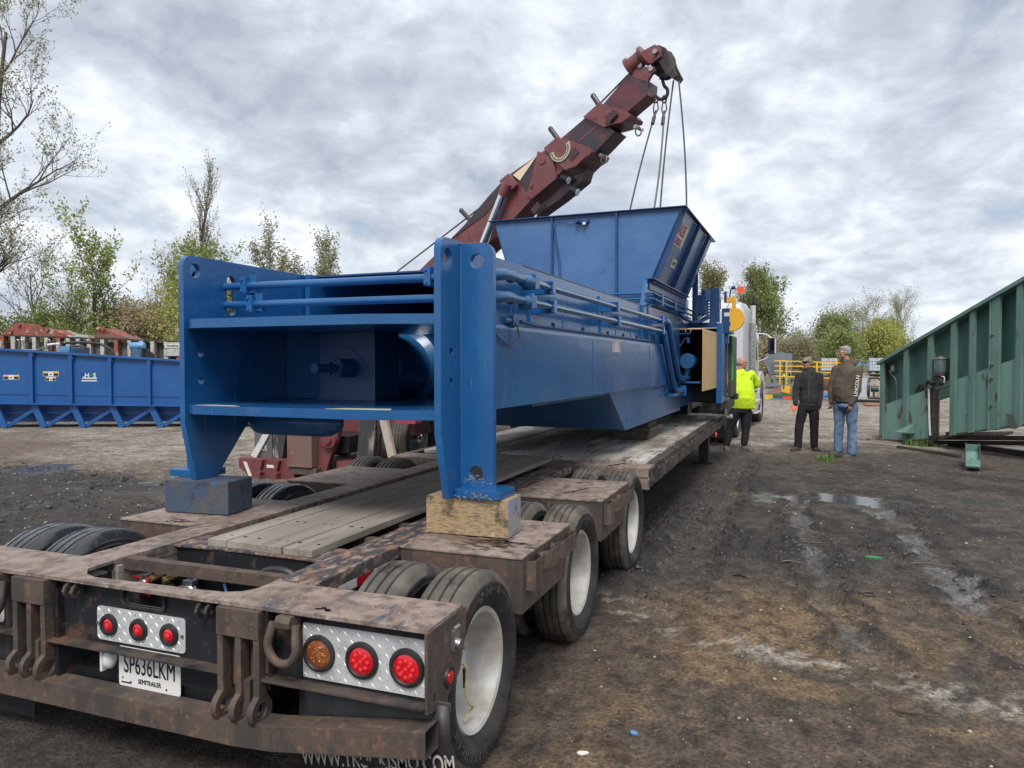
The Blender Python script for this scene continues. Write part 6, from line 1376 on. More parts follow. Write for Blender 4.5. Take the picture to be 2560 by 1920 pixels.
o = b.build('leaf_litter', mat('dry_leaf', (.26, .19, .10), .8, 0, [((.12, .09, .06), 30, .45, .65)]), None); o.location = (4.28, 16.0, G0); tagset(o, 'heap of dry leaves against the near end of the green conveyor', 'leaf litter', None, 'stuff')
# litter in the foreground
def litter(name, lab, cat, pts, m_, loc, rz=0, bev=.002, grp=None, th=.006):
    b = MB(); b.prism(pts, 'z', 0, th); o = b.build(name, m_, None, bev); o.location = (loc[0], loc[1], gz(*loc) + .002); o.rotation_euler = (R(4), R(3), rz); return tagset(o, lab, cat, grp)
P_ = lambda x, y: (x, y)
litter('plastic_scrap', 'tiny red plastic scrap on the mud beside the third trailer wheel', 'litter', blobpts(0, 0, .035, .02, 8), mat('red_litter', (.50, .03, .03), .4), (1.72, 5.05))
litter('plastic_scrap', 'crumpled green plastic scrap on the mud between the wheel ruts', 'litter', blobpts(0, 0, .07, .025, 9), mat('green_litter', (.03, .20, .07), .4), (3.12, 4.85), .3, th=.02)
litter('plastic_scrap', 'small pale blue plastic cap on the brown clay near the first wheel', 'litter', blobpts(0, 0, .018, .012, 10), mat('blue_litter', (.10, .25, .50), .4), (1.78, 1.02), th=.01)
litter('wood_scrap', 'brown stick lying on the ochre clay at lower right', 'stick', [(-.10, 0), (0, .006), (.10, .004), (.1, -.006), (0, -.008)], BROWN, (3.02, 1.72), .15, th=.010)
litter('paper_scrap', 'pale paper scrap on the clay at the bottom of the yard', 'litter', blobpts(0, 0, .03, .014, 7), STICKW, (1.60, .78), .5)
for i, (x, y, a, l) in enumerate(((2.45, 4.75, .4, .35), (3.35, 4.75, -.05, .5), (2.35, 4.35, .1, .22), (3.0, 5.15, .9, .3), (2.0, 3.85, -.3, .18))):
    b = MB(); b.tube([(0, 0, .006), (l * .3, .02, .016), (l * .7, -.01, .012), (l, .01, .006)], [.006, .009, .007, .003], 6); o = b.build('twig', RUST_DK, None); o.location = (x, y, gz(x, y)); o.rotation_euler = (0, 0, a)
    tagset(o, ['dark stick with a split end between the two wet wheel ruts', 'longest straight stick lying right of the green scrap', 'short stub of wood left of the dark clods', 'bent twig behind the green scrap', 'nearest short twig at the edge of the ochre clay'][i], 'stick', 'sticks on the mud')
b = MB(); b.tube([(.045 * math.cos(a * .4), .045 * math.sin(a * .4), 0) for a in range(17)], .008, 8); o = b.build('metal_ring', BROWN, None); o.location = (2.98, 3.72, gz(2.98, 3.72) + .008); tagset(o, 'rusty metal ring lying flat on the mud between the ruts', 'ring')
# ---- far right background: railings, hopper, totes, blower, scrap, shed
YF = mat('safety_yellow', (.72, .42, .02), .45)
rl = thing('yellow_railing', 'long yellow safety railing section lying on scrap beyond the men', 'railing', (1.6, 34, G0))
b = MB()
for zl, zr in ((1.80, 1.70), (1.56, 1.50), (1.33, 1.24), (1.09, .99)): b.bar((0.0, 0, zl - G0), (2.72, 0, zr - G0), .05, .05)
b.build('rails', YF, rl)
for x, zt_ in ((.25, 1.79), (.53, 1.78), (1.82, 1.73), (2.60, 1.70)):
    b = MB(); b.box(x - .03, x + .03, -.03, .03, .75 if x < 2 else .5, zt_ - G0); b.build('upright', YF, rl)
ld = thing('yellow_ladder', 'leaning yellow steel ladder at the right end of the yellow railing', 'ladder', (4.15, 33.6, G0))
b = MB(); b.bar((0, 0, .5), (.08, .3, 1.85), .05, .06); b.bar((.24, 0, .5), (.34, .3, 1.85), .05, .06); b.build('ladder_side', YF, ld)
for k in range(6):
    b = MB(); t = (k + .5) / 6; b.bar((.08 * t, .3 * t, .5 + 1.35 * t), (.24 + .10 * t, .3 * t, .5 + 1.35 * t), .03, .03); b.build('rung', YF, ld)
GRY = mat('grey_hopper_paint', (.17, .20, .23), .5, 0, [((.12, .14, .16), .8, .45, .6)])
hp_ = thing('grey_hopper', 'tall grey steel hopper standing behind the yellow railing', 'hopper', (1.0, 38, G0))
b = MB(); b.prism([(-.1, 1.9), (.25, 2.32), (1.35, 2.22), (1.35, 1.0), (.35, 1.0), (.1, 1.6)], 'y', 0, 1.2); b.build('hopper_shell', GRY, hp_, .01)
b = MB(); b.box(.3, 1.2, -.03, 0, 1.15, 1.75); b.build('hopper_mouth', mat('grey_recess', (.10, .115, .13), .6), hp_)
for x in (-.1, .5, 1.2, 1.6):
    b = MB(); b.box(x, x + .08, 0, .08, 0, 1.2); b.build('leg', GRY, hp_)
b = MB(); b.box(-.3, 1.4, -.5, -.4, .55, .70); b.box(-.3, 1.4, -.5, -.4, .95, 1.02); b.build('cross_rail', GRY, hp_)
IW = mat('ibc_white_bottle', (.52, .56, .62), .35, 0, [((.25, .34, .48), 1.8, .5, .6)])
def tote(x, y, z, lab):
    o = thing('liquid_tote', lab, 'tote', (x, y, z), 0, 'caged liquid totes'); b = MB(); b.box(0, .80, 0, .8, .14, .80); b.build('bottle', IW, o, .05, 3)
    b = MB()
    for i in range(7): b.box(.01 + i * .13, .022 + i * .13, -.02, -.008, .12, .84)
    for k in range(5): b.box(0, .80, -.022, -.010, .14 + k * .165, .152 + k * .165)
    b.build('cage', STEEL, o); b = MB(); b.box(0, .82, 0, .8, .08, .12)
    for i in (0, .36, .70): b.box(i, i + .12, 0, .8, 0, .08)
    b.build('pallet', DARK, o); return o
tote(3.80, 40.5, 1.14, 'white caged liquid tote standing on the bank left of the grey-haired man'); tote(6.12, 40.5, 1.14, 'bluish caged liquid tote standing on the bank beside the green conveyor')
bp_ = thing('blue_pipe', 'thin blue pipe lying on the bank left of the right tote', 'pipe', (5.3, 40.3, 1.62)); b = MB(); b.bar((0, 0, 0), (.85, 0, 0), .06, .06); b.build('pipe', LB, bp_)
bl = thing('dust_blower', 'grey blower unit with dark motor and bent hose standing left of the green conveyor', 'blower', (5.05, 33.6, G0))
b = MB(); b.box(.05, .42, 0, .7, .22, 1.05); b.build('housing', mat('light_grey_case', (.42, .45, .48), .5), bl, .02)
b = MB(); b.cyl((.42, .3, .62), (.52, .3, .62), .42, 24); b.build('fan_case', GRIME, bl); b = MB(); b.cyl((.58, .2, .60), (.88, .2, .60), .14, 16); b.box(.66, .74, .1, .3, .15, .5); b.build('fan_motor', mat('dark_green_motor', (.02, .06, .05), .5), bl, .01)
b = MB(); b.tube(chaikin([(.5, .3, 1.05), (.75, .3, 1.1), (1.0, .3, 1.0), (1.15, .3, .7), (1.2, .3, .5)], 2), .05, 10); b.tube([(.45, .0, .22), (1.3, 0, .18)], .06, 10); b.build('blower_hose', GRIME, bl)
b = MB(); b.box(-.1, 1.3, -.1, .7, 0, .10); b.build('base', DARK, bl)
def junk(name, lab, cat, loc, size, m_, rx=0, ry=0, rz=0, grp='scrap on the far ground'):
    b = MB(); b.box(-size[0] / 2, size[0] / 2, -size[1] / 2, size[1] / 2, 0, size[2]); o = b.build(name, m_, None, .01); o.location = loc; o.rotation_euler = (R(rx), R(ry), R(rz)); return tagset(o, lab, cat, grp)
BRS = mat('brown_scrap_plate', (.17, .075, .06), .6); GRS = mat('green_scrap', (.06, .15, .09), .6)
junk('scrap_plate', 'tilted brown steel plate left of the man in the black hoodie', 'scrap', (1.75, 36.0, .25), (.9, .9, .05), BRS, 20, -25, 10); junk('scrap_plate', 'brown plate propped between yellow cradles behind the black hoodie', 'scrap', (2.6, 36.0, .30), (.9, .8, .05), BRS, 28, -5, 0)
junk('scrap_beam', 'flat green steel frame lying low on the far gravel', 'scrap', (2.0, 35.5, G0), (1.7, .6, .28), GRS); junk('scrap_plate', 'orange plastic panel lying beside the green frame', 'scrap', (2.15, 34.9, G0), (.4, .2, .16), ORANGE)
junk('scrap_plate', 'cyan strip lying in front of the green frame', 'scrap', (1.75, 34.8, G0), (.7, .15, .06), mat('cyan_litter', (.05, .30, .42), .5)); junk('yellow_cradle', 'yellow cradle left of the propped brown plate', 'scrap', (2.05, 35.7, .25), (.3, .4, .35), YF, 0, 10, 20)
junk('yellow_cradle', 'yellow cradle right of the propped brown plate', 'scrap', (3.0, 35.7, .25), (.28, .4, .35), YF, 0, -12, -10); junk('blue_tarpaulin', 'blue folded sheet on the grass between the two hooded men', 'tarpaulin', (4.0, 37.5, G0), (.8, .6, .22), mat('blue_tarp', (.03, .16, .42), .5), 6, -12, 10)
junk('blue_tarpaulin', 'darker blue bundle just right of the folded sheet', 'tarpaulin', (4.5, 37.8, G0), (.55, .5, .15), mat('dark_blue_tarp', (.02, .08, .25), .5), 0, 8, 0); junk('scrap_beam', 'stack of rusty beams seen through the yellow railing', 'scrap', (3.5, 35.2, .40), (1.3, .5, .55), mat('stacked_rust', (.13, .06, .04), .8, 0, [((.30, .12, .05), 3, .5, .56, (.3, 1, 3)), ((.03, .02, .02), 6, .5, .6, (.2, 1, 4))]))
junk('scrap_board', 'thin orange-brown boards stacked flat left of the green conveyor', 'board', (5.9, 30.8, G0), (1.6, .7, .08), mat('orange_board', (.30, .15, .09), .7), 0, 3, 5); junk('yellow_cradle', 'low yellow beam end beside the truck wheel', 'scrap', (1.35, 35, G0), (.35, .4, .22), YF)
tl_ = thing('tool_post', 'thin dark post with a lime tip standing before the yellow railing', 'post', (2.0, 33.4, G0)); b = MB(); b.box(0, .05, 0, .05, .55, 1.78); b.build('shaft', DARK, tl_); b = MB(); b.box(-.01, .06, -.01, 0, 1.12, 1.25); b.build('lime_tip', mat('lime', (.55, .75, .05), .5), tl_)
sh_ = thing('metal_shed', 'long low metal-clad shed with pale roof far behind the bushes', 'shed', (-2, 95, 0)); b = MB(); b.box(0, 34, 0, 15, 0, 3.05); b.build('wall', mat('ribbed_cladding', (.36, .33, .32), .6, 0, [((.26, .24, .24), 8, .5, .55, (1, 1, .02))]), sh_); b = MB(); b.prism([(-.2, 3.05), (34.2, 3.05), (34.2, 3.40), (-.2, 3.40)], 'y', -.2, 15); b.build('roof', mat('pale_roof', (.50, .50, .52), .6), sh_)
b = MB(); b.box(26, 26.6, 3, 3.6, 3.4, 4.2); b.build('chimney', GRY, sh_)
# ============================================================ three men
def cap(b, a, c, ra, rc, n=7):
    a = Vector(a); c = Vector(c); n = max(n, int((c - a).length / (min(ra, rc) * .30)))
    for i in range(n + 1):
        t = i / n; r = ra + (rc - ra) * t
        bmesh.ops.create_icosphere(b.bm, subdivisions=2, radius=r, matrix=Matrix.Translation(a.lerp(c, t)))
def ellp(b, c, r, m=None): b.ell(c, r, 16, 12, m)
def voxel(b, name, m, parent, vox, smooth=4, wr=None, seed=0):
    me = bpy.data.meshes.new('tmp'); b.bm.to_mesh(me); b.bm.free(); o = bpy.data.objects.new('tmp', me); COL.objects.link(o)
    md = o.modifiers.new('r', 'REMESH'); md.mode = 'VOXEL'; md.voxel_size = vox
    ms = o.modifiers.new('s', 'SMOOTH'); ms.iterations = smooth; ms.factor = .5
    dg = bpy.context.evaluated_depsgraph_get(); me2 = bpy.data.meshes.new_from_object(o.evaluated_get(dg)); bpy.data.objects.remove(o); bpy.data.meshes.remove(me)
    if wr:
        amp, sc, st = wr; cs = [v.co + v.normal * amp * (1 - 2 * abs(noise.noise(Vector((v.co.x * sc + seed, v.co.y * sc, v.co.z * sc * st))))) for v in me2.vertices]
        for v, c in zip(me2.vertices, cs): v.co = c
    me2.polygons.foreach_set('use_smooth', [True] * len(me2.polygons)); me2.name = name
    me2.materials.clear(); me2.materials.append(m); n = bpy.data.objects.new(name, me2); COL.objects.link(n); n.parent = parent; return n
def cloth(name, c, c2, rough=.9): return mat(name, c, rough, 0, [(c2, 7, .45, .7)], [(120, .15, .002), (9, .3, .01)], sheen=.2)
SKIN = mat('skin', (.40, .20, .145), .5, 0, [((.46, .18, .14), 14, .45, .7)]); SKIN2 = mat('tanned_skin', (.44, .25, .175), .5, 0, [((.48, .22, .16), 14, .45, .7)])
HAIRG = mat('grey_hair', (.30, .29, .27), .7, 0, [((.16, .15, .14), 60, .45, .6, (1, 1, .3))]); HAIRD = mat('dark_beard', (.05, .035, .028), .8, 0, [((.12, .09, .07), 60, .5, .6)])
def hand(b, w, d, up, palm_r=.036, curl=.35, side=1):
    """w wrist, d finger direction, up palm-width direction"""
    w = Vector(w); d = Vector(d).normalized(); up = Vector(up); up = (up - d * up.dot(d)).normalized(); n = d.cross(up) * side
    for k in range(4):
        base = w + d * .075 + up * (.030 - .020 * k); l = (.072, .080, .075, .058)[k]
        mid = base + (d * math.cos(curl) + n * math.sin(curl)) * l * .55; tip = mid + (d * math.cos(curl * 2.2) + n * math.sin(curl * 2.2)) * l * .5
        cap(b, w + up * (.018 - .012 * k), base, .013, .0105, 4); cap(b, base, mid, .0100, .0090, 3); cap(b, mid, tip, .0090, .0075, 3)
    th = w + d * .02 + up * .030; m1 = th + (d * .6 + up * .75 + n * .25).normalized() * .045; cap(b, w + d * .0, th, .017, .015, 3); cap(b, th, m1, .0135, .0115, 3); cap(b, m1, m1 + (d * .9 + up * .3 + n * .35).normalized() * .032, .0110, .0090, 3)
def head(b, c, fd, tilt=0):
    """c centre of skull, fd horizontal facing direction"""
    c = Vector(c); f = Vector(fd).normalized(); s = Vector((f.y, -f.x, 0)); up = Vector((0, 0, 1)); M_ = Matrix((s, f, up)).transposed().to_4x4()
    P = lambda x, y, z: c + s * x + f * y + up * z
    ellp(b, P(0, -.012, .015), (.076, .095, .100), M_); ellp(b, P(0, .022, -.045), (.060, .066, .075), M_); ellp(b, P(0, .055, -.088), (.034, .030, .026), M_)
    ellp(b, P(0, .088, -.008), (.012, .018, .026), M_); ellp(b, P(0, .100, -.026), (.016, .016, .013), M_); ellp(b, P(0, .075, .028), (.052, .018, .012), M_)
    ellp(b, P(0, .086, -.055), (.024, .010, .007), M_); ellp(b, P(0, .084, -.066), (.022, .010, .007), M_)
    for q in (-1, 1): ellp(b, P(.076 * q, -.012, -.008), (.010, .020, .032), M_); ellp(b, P(.040 * q, .058, -.025), (.024, .022, .020), M_)
    return P, M_
def torso(b, c, rows, f=1.0):
    """rows: (image row, centre column, half width, half depth, depth offset); stacked closely so that the surface runs smooth"""
    for (z0, x0, w0, d0, o0), (z1, x1, w1, d1, o1) in zip(rows, rows[1:]):
        n = max(2, int(abs(z1 - z0) / 12))
        for i in range(n + 1):
            t = i / n; ellp(b, c(x0 + (x1 - x0) * t, z0 + (z1 - z0) * t, o0 + (o1 - o0) * t), (w0 + (w1 - w0) * t, d0 + (d1 - d0) * t, .045))
def eyes(P, M_, parent):
    b = MB()
    for q in (-1, 1): b.ell(P(.031 * q, .080, .008), (.012, .008, .007), 8, 6, M_)
    b.build('eyes', mat('eye_dark', (.05, .035, .03), .2), parent)
    b = MB()
    for q in (-1, 1): b.ell(P(.032 * q, .090, .027), (.020, .007, .005), 8, 6, M_)
    b.build('eyebrows', HAIRD, parent)
KX = .00182
def person(label, x, y, rz):
    o = bpy.data.objects.new('tmp_person', None); COL.objects.link(o); o.location = (x, y, gz(x, y)); o.rotation_euler = (0, 0, rz); return o
def finish(root, body, label):
    body.name = 'person'; loc, rot = root.location.copy(), root.rotation_euler.copy(); kids = [c for c in bpy.data.objects if c.parent is root and c is not body]
    bpy.data.objects.remove(root); body.parent = None; body.location = loc; body.rotation_euler = rot
    for k in kids: k.parent = body
    tagset(body, label, 'person', 'men talking beside the trailer')
RZ = R(20.9)
def boot(b, a, toe, r=.046, l=.20, h=.06):
    a = Vector(a); t = Vector(toe).normalized(); s = Vector((-t.y, t.x, 0)); M_ = Matrix((s, t, Vector((0, 0, 1)))).transposed().to_4x4()
    ellp(b, a + t * .07 + Vector((0, 0, .040)), (.050, .14, .042), M_); ellp(b, a + t * .13 + Vector((0, 0, .036)), (.052, .085, .038), M_); ellp(b, a + Vector((0, 0, .05)), (.045, .055, .055), M_); cap(b, a + Vector((0, 0, .06)), a + Vector((0, 0, .13)), .048, .050, 3)
    b.box(-.048, .048, -.05, .21, 0, .018, Matrix.Translation(a) @ M_)
# --- man 1: lime shirt
def man1():
    c = lambda x, y, d=0: ((x - 400) * KX, d, (1262 - y) * KX)
    rt = person('', 1.47, 12.89, RZ); fd = (.93, -.38, 0)
    b = MB(); P, M_ = head(b, c(412, 318), fd)
    cap(b, c(400, 360), c(395, 420), .062, .070); cap(b, c(400, 490), c(400, 800), .09, .11)
    for sx, kn, ft in ((c(345, 820), c(300, 1010, .05), c(262, 1215, .05)), (c(455, 820), c(462, 1010), c(440, 1205))): cap(b, sx, kn, .085, .055); cap(b, kn, ft, .052, .038)
    for S, E, W in ((c(310, 450, .02), c(270, 590, .06), c(330, 690, .16)), (c(530, 455, .05), c(585, 560, .12), c(500, 660, .20))):
        cap(b, S, E, .055, .045); cap(b, E, W, .043, .032); hand(b, W, (-.5 if S[0] > 0 else .5, .2, -.4), (0, 0, 1))
    body = voxel(b, 'body', SKIN, rt, .008, 3); eyes(P, M_, rt)
    b = MB()
    torso(b, c, [(425, 400, .13, .09, 0), (445, 405, .19, .11, 0), (480, 410, .225, .13, 0), (540, 415, .220, .155, -.02), (620, 415, .228, .185, -.04), (690, 420, .238, .195, -.05), (750, 425, .240, .180, -.04), (795, 430, .245, .165, -.03)])
    cap(b, c(400, 400), c(400, 440), .072, .11); cap(b, c(520, 440, .02), c(583, 520, .10), .085, .080); cap(b, c(300, 440, .02), c(275, 540, .05), .085, .080); cap(b, c(575, 500, .08), c(588, 545, .11), .082, .084)
    sh = voxel(b, 'lime_t_shirt', cloth('lime_cotton', (.56, .78, .015), (.62, .84, .03)), rt, .010, 6, (.005, 8, .9), 3)
    text_obj('U', .075, frame_m(c(503, 480, -.128), (1, -.25, 0), (0, 0, 1)), BLACK, sh); b = MB(); q = frame_m(c(503, 480, -.1265), (1, -.25, 0), (0, 0, 1)); b.box(-.028, -.022, -.036, .036, 0, .003, q); b.box(.022, .028, -.036, .036, 0, .003, q); b.box(-.012, .012, .030, .036, 0, .003, q); b.build('chest_logo', BLACK, sh)
    b = MB(); ellp(b, c(400, 830, 0), (.215, .15, .10))
    for sx, kn, ft in ((c(345, 850), c(300, 1010, .05), c(265, 1190, .05)), (c(460, 850), c(465, 1010), c(445, 1185))): cap(b, sx, kn, .118, .088); cap(b, kn, ft, .085, .068)
    voxel(b, 'trousers', cloth('black_trousers', (.010, .010, .013), (.016, .016, .020)), rt, .010, 5, (.006, 7, .6), 8)
    b = MB(); boot(b, c(258, 1262, .05), (-.15, -1, 0)); boot(b, c(440, 1262), (.55, -.85, 0)); voxel(b, 'shoes', cloth('grey_clogs', (.10, .095, .085), (.14, .13, .12)), rt, .007, 2)
    b = MB(); ellp(b, P(0, .060, -.098), (.030, .026, .040), M_); ellp(b, P(0, .062, -.135), (.020, .020, .040), M_); ellp(b, P(.03, .05, -.075), (.022, .03, .022), M_); ellp(b, P(-.03, .05, -.075), (.022, .03, .022), M_); voxel(b, 'goatee', HAIRG, rt, .006, 2)
    b = MB(); ellp(b, P(0, -.050, .005), (.080, .070, .068), M_); voxel(b, 'cropped_hair', HAIRG, rt, .007, 2)
    finish(rt, body, 'bald man in a lime T-shirt and black trousers, arms behind his back beside the press')
man1()
def man2():
    c = lambda x, y, d=0: ((x - 1140) * KX, d, (1272 - y) * KX)
    rt = person('', 2.69, 13.27, RZ); fd = (-.80, -.60, 0)
    b = MB(); P, M_ = head(b, c(1140, 330), fd); cap(b, c(1150, 370), c(1155, 430), .058, .066); cap(b, c(1160, 490), c(1155, 780), .08, .09)
    L_ = ((c(1100, 800), c(1062, 1010), c(1050, 1215)), (c(1215, 800), c(1222, 1010), c(1225, 1220)))
    for sx, kn, ft in L_: cap(b, sx, kn, .075, .05); cap(b, kn, ft, .048, .036)
    A_ = ((c(1055, 470), c(1012, 630, -.03), c(990, 765, -.14)), (c(1270, 470), c(1288, 640, .02), c(1255, 795, -.06)))
    for S, E, W in A_: cap(b, S, E, .05, .040); cap(b, E, W, .038, .028)
    body = voxel(b, 'body', SKIN2, rt, .008, 3); eyes(P, M_, rt)
    b = MB()
    torso(b, c, [(425, 1160, .12, .09, 0), (445, 1160, .19, .11, 0), (490, 1163, .20, .125, 0), (560, 1163, .192, .13, 0), (640, 1163, .188, .13, 0), (710, 1163, .195, .135, 0), (752, 1163, .185, .13, 0)])
    cap(b, c(1160, 405, .01), c(1160, 440), .085, .12); ellp(b, c(1175, 425, .10), (.12, .07, .06))
    for S, E, W in A_: cap(b, S, E, .078, .062); cap(b, E, W, .060, .047)
    voxel(b, 'black_hoodie', cloth('charcoal_fleece', (.022, .022, .026), (.035, .035, .040)), rt, .010, 5, (.007, 8, .9), 5)
    b = MB(); b.tube([c(1140, 445, -.125), c(1125, 600, -.15), c(1125, 745, -.145)], .004, 6); b.build('zip', STEEL, rt)
    b = MB(); ellp(b, c(1155, 780), (.185, .135, .08))
    voxel(b, 'shirt_tail', cloth('dark_shirt', (.018, .020, .028), (.028, .03, .04)), rt, .010, 4, (.006, 12, 1), 2)
    b = MB(); ellp(b, c(1157, 815), (.175, .125, .09))
    for sx, kn, ft in L_: cap(b, Vector(sx) - Vector((0, 0, .03)), kn, .102, .080); cap(b, kn, ft, .078, .070)
    voxel(b, 'trousers', cloth('black_trousers', (.010, .010, .013), (.016, .016, .020)), rt, .010, 4, (.009, 8, .7), 12)
    b = MB(); boot(b, c(1055, 1272), (-.85, -.55, 0)); boot(b, c(1225, 1278), (.05, -1, 0)); voxel(b, 'work_boots', cloth('brown_boots', (.045, .032, .026), (.075, .055, .045)), rt, .007, 2)
    b = MB(); hand(b, A_[0][2], (-.35, -.35, -.85), (-.8, .2, .3), curl=.15); cap(b, A_[0][2], Vector(A_[0][2]) + Vector((.0, .01, .03)), .036, .038, 2); voxel(b, 'orange_glove', mat('orange_glove', (.85, .13, .02), .5), rt, .005, 2)
    b = MB(); hand(b, A_[1][2], (-.20, -.15, -.95), (-.9, -.2, 0), curl=.45); cap(b, A_[1][2], Vector(A_[1][2]) + Vector((0, 0, .03)), .036, .038, 2); voxel(b, 'orange_glove', _mats['orange_glove'], rt, .005, 2)
    b = MB(); ellp(b, P(0, -.012, .045), (.088, .105, .078), M_); ellp(b, P(0, .105, .040), (.066, .062, .012), M_); voxel(b, 'baseball_cap', mat('camo_cloth', (.17, .145, .115), .85, 0, [((.30, .27, .23), 28, .5, .56), ((.06, .05, .04), 22, .58, .62)]), rt, .006, 2)
    b = MB(); ellp(b, P(0, .022, -.088), (.058, .055, .030), M_); ellp(b, P(0, .058, -.104), (.034, .030, .020), M_); ellp(b, P(0, .088, -.046), (.028, .010, .007), M_); voxel(b, 'beard', HAIRD, rt, .006, 1)
    b = MB(); ellp(b, P(0, -.035, -.012), (.081, .072, .055), M_); voxel(b, 'short_hair', HAIRD, rt, .007, 1)
    b = MB(); b.tube([P(.080, -.02, .012), P(.062, .075, .012), P(0, .096, .012), P(-.062, .075, .012), P(-.080, -.02, .012)], .005, 5); b.build('safety_glasses', DARK, rt)
    finish(rt, body, 'bearded man in a camouflage cap, black hoodie and orange gloves')
man2()
def man3():
    c = lambda x, y, d=0: ((x - 1560) * KX, d, (1342 - y) * KX)
    rt = person('', 3.31, 12.45, RZ); fd = (-.985, .17, 0)
    b = MB(); P, M_ = head(b, c(1555, 288), fd); cap(b, c(1572, 330), c(1580, 400), .058, .066); cap(b, c(1580, 480), c(1575, 800), .08, .10)
    L_ = ((c(1535, 820, .08), c(1530, 1030, .08), c(1525, 1270, .08)), (c(1620, 820, -.06), c(1625, 1030, -.06), c(1630, 1290, -.06)))
    for sx, kn, ft in L_: cap(b, sx, kn, .078, .052); cap(b, kn, ft, .050, .036)
    A_ = ((c(1520, 460, .16), c(1475, 640, .18), c(1462, 790, .13)), (c(1650, 480, -.15), c(1640, 660, -.20), c(1578, 800, -.20)))
    for S, E, W in A_: cap(b, S, E, .05, .040); cap(b, E, W, .038, .028)
    hand(b, A_[0][2], (-.1, 0, -1), (-1, 0, 0), curl=.5); hand(b, A_[1][2], (-.15, 0, -1), (-1, 0, 0), curl=.55)
    body = voxel(b, 'body', SKIN2, rt, .007, 3); eyes(P, M_, rt)
    b = MB()
    torso(b, c, [(420, 1583, .10, .13, 0), (440, 1583, .13, .18, 0), (490, 1580, .155, .21, 0), (560, 1570, .175, .205, 0), (640, 1562, .20, .20, 0), (720, 1570, .205, .20, 0), (775, 1580, .195, .19, 0)])
    cap(b, c(1575, 395), c(1582, 440), .088, .12); ellp(b, c(1640, 400, .0), (.065, .11, .055)); ellp(b, c(1610, 385, .0), (.07, .09, .04))
    for S, E, W in A_: cap(b, S, E, .086, .068); cap(b, E, W, .066, .048)
    hd = voxel(b, 'brown_hoodie', cloth('brown_fleece', (.090, .068, .050), (.120, .095, .072)), rt, .010, 5, (.008, 8, .9), 9)
    text_obj('LINCOLN', .088, frame_m(c(1617, 620, -.268), (.12, -.0, 1), (-1, -.0, .12)), STICKW, hd, bold=.002)
    b = MB(); ellp(b, c(1580, 820), (.165, .18, .09))
    for sx, kn, ft in L_: cap(b, Vector(sx) - Vector((0, 0, .03)), kn, .112, .082); cap(b, kn, ft, .080, .075)
    voxel(b, 'blue_jeans', mat('blue_denim', (.085, .145, .25), .85, 0, [((.16, .24, .36), 4, .42, .66, (1, 1, .4)), ((.05, .08, .14), 9, .60, .72)], [(160, .2, .002), (10, .4, .01)]), rt, .010, 4, (.009, 8, .7), 4)
    b = MB(); boot(b, c(1545, 1330, .08), (-1, -.15, 0)); boot(b, c(1640, 1350, -.06), (-1, -.2, 0)); voxel(b, 'work_shoes', cloth('grey_shoes', (.075, .065, .058), (.12, .105, .09)), rt, .007, 2)
    b = MB(); ellp(b, P(0, -.025, .035), (.086, .095, .085), M_); ellp(b, P(0, -.060, -.010), (.080, .060, .065), M_); ellp(b, P(0, .05, .075), (.055, .035, .030), M_); voxel(b, 'grey_hair', HAIRG, rt, .006, 1, (.004, 30, 1), 1)
    b = MB(); b.tube([P(.082, -.02, .012), P(.062, .075, .010), P(0, .096, .010), P(-.062, .075, .010), P(-.082, -.02, .012)], .004, 5); b.build('glasses', STEEL, rt)
    finish(rt, body, 'grey-haired man in a brown hoodie and blue jeans seen from his side')
man3()
# ============================================================ trees and bushes beyond the yard
BARK = mat('grey_brown_bark', (.085, .068, .055), .9, 0, [((.14, .12, .10), 9, .5, .7, (1, 1, .2))], [(14, .5, .02, (1, 1, .3))])
BARKP = mat('pale_twig_bark', (.19, .155, .125), .9, 0, [((.11, .09, .075), 6, .5, .7)])
def leafmat(n, c, c2, c3=None):
    k = 1.35
    m = mat(n, tuple(v * k for v in c), .6, 0, [(tuple(v * k for v in c2), .55, .42, .60), (tuple(v * k for v in (c3 or c2)), 3.5, .50, .66)])
    nt = m.node_tree; N = nt.nodes; L = nt.links; pb = N['Principled BSDF']; tr_ = N.new('ShaderNodeBsdfTranslucent'); ms = N.new('ShaderNodeMixShader'); ms.inputs[0].default_value = .4
    L.new(pb.inputs['Base Color'].links[0].from_socket, tr_.inputs[0]); L.new(pb.outputs[0], ms.inputs[1]); L.new(tr_.outputs[0], ms.inputs[2]); L.new(ms.outputs[0], N['Material Output'].inputs[0])
    return m
LG = leafmat('fresh_green_leaf', (.20, .235, .070), (.28, .31, .10), (.14, .18, .055)); LG2 = leafmat('mid_green_leaf', (.165, .20, .065), (.23, .26, .09), (.12, .15, .05))
LY = leafmat('yellow_green_leaf', (.27, .285, .075), (.34, .34, .11), (.15, .19, .04)); LO = leafmat('olive_bud_leaf', (.20, .19, .085), (.26, .25, .13), (.14, .13, .06)); LP = leafmat('pale_bud_leaf', (.24, .235, .15), (.30, .30, .19), (.17, .16, .10))
LT = leafmat('tan_bud_leaf', (.30, .24, .14), (.36, .30, .20), (.20, .16, .09))
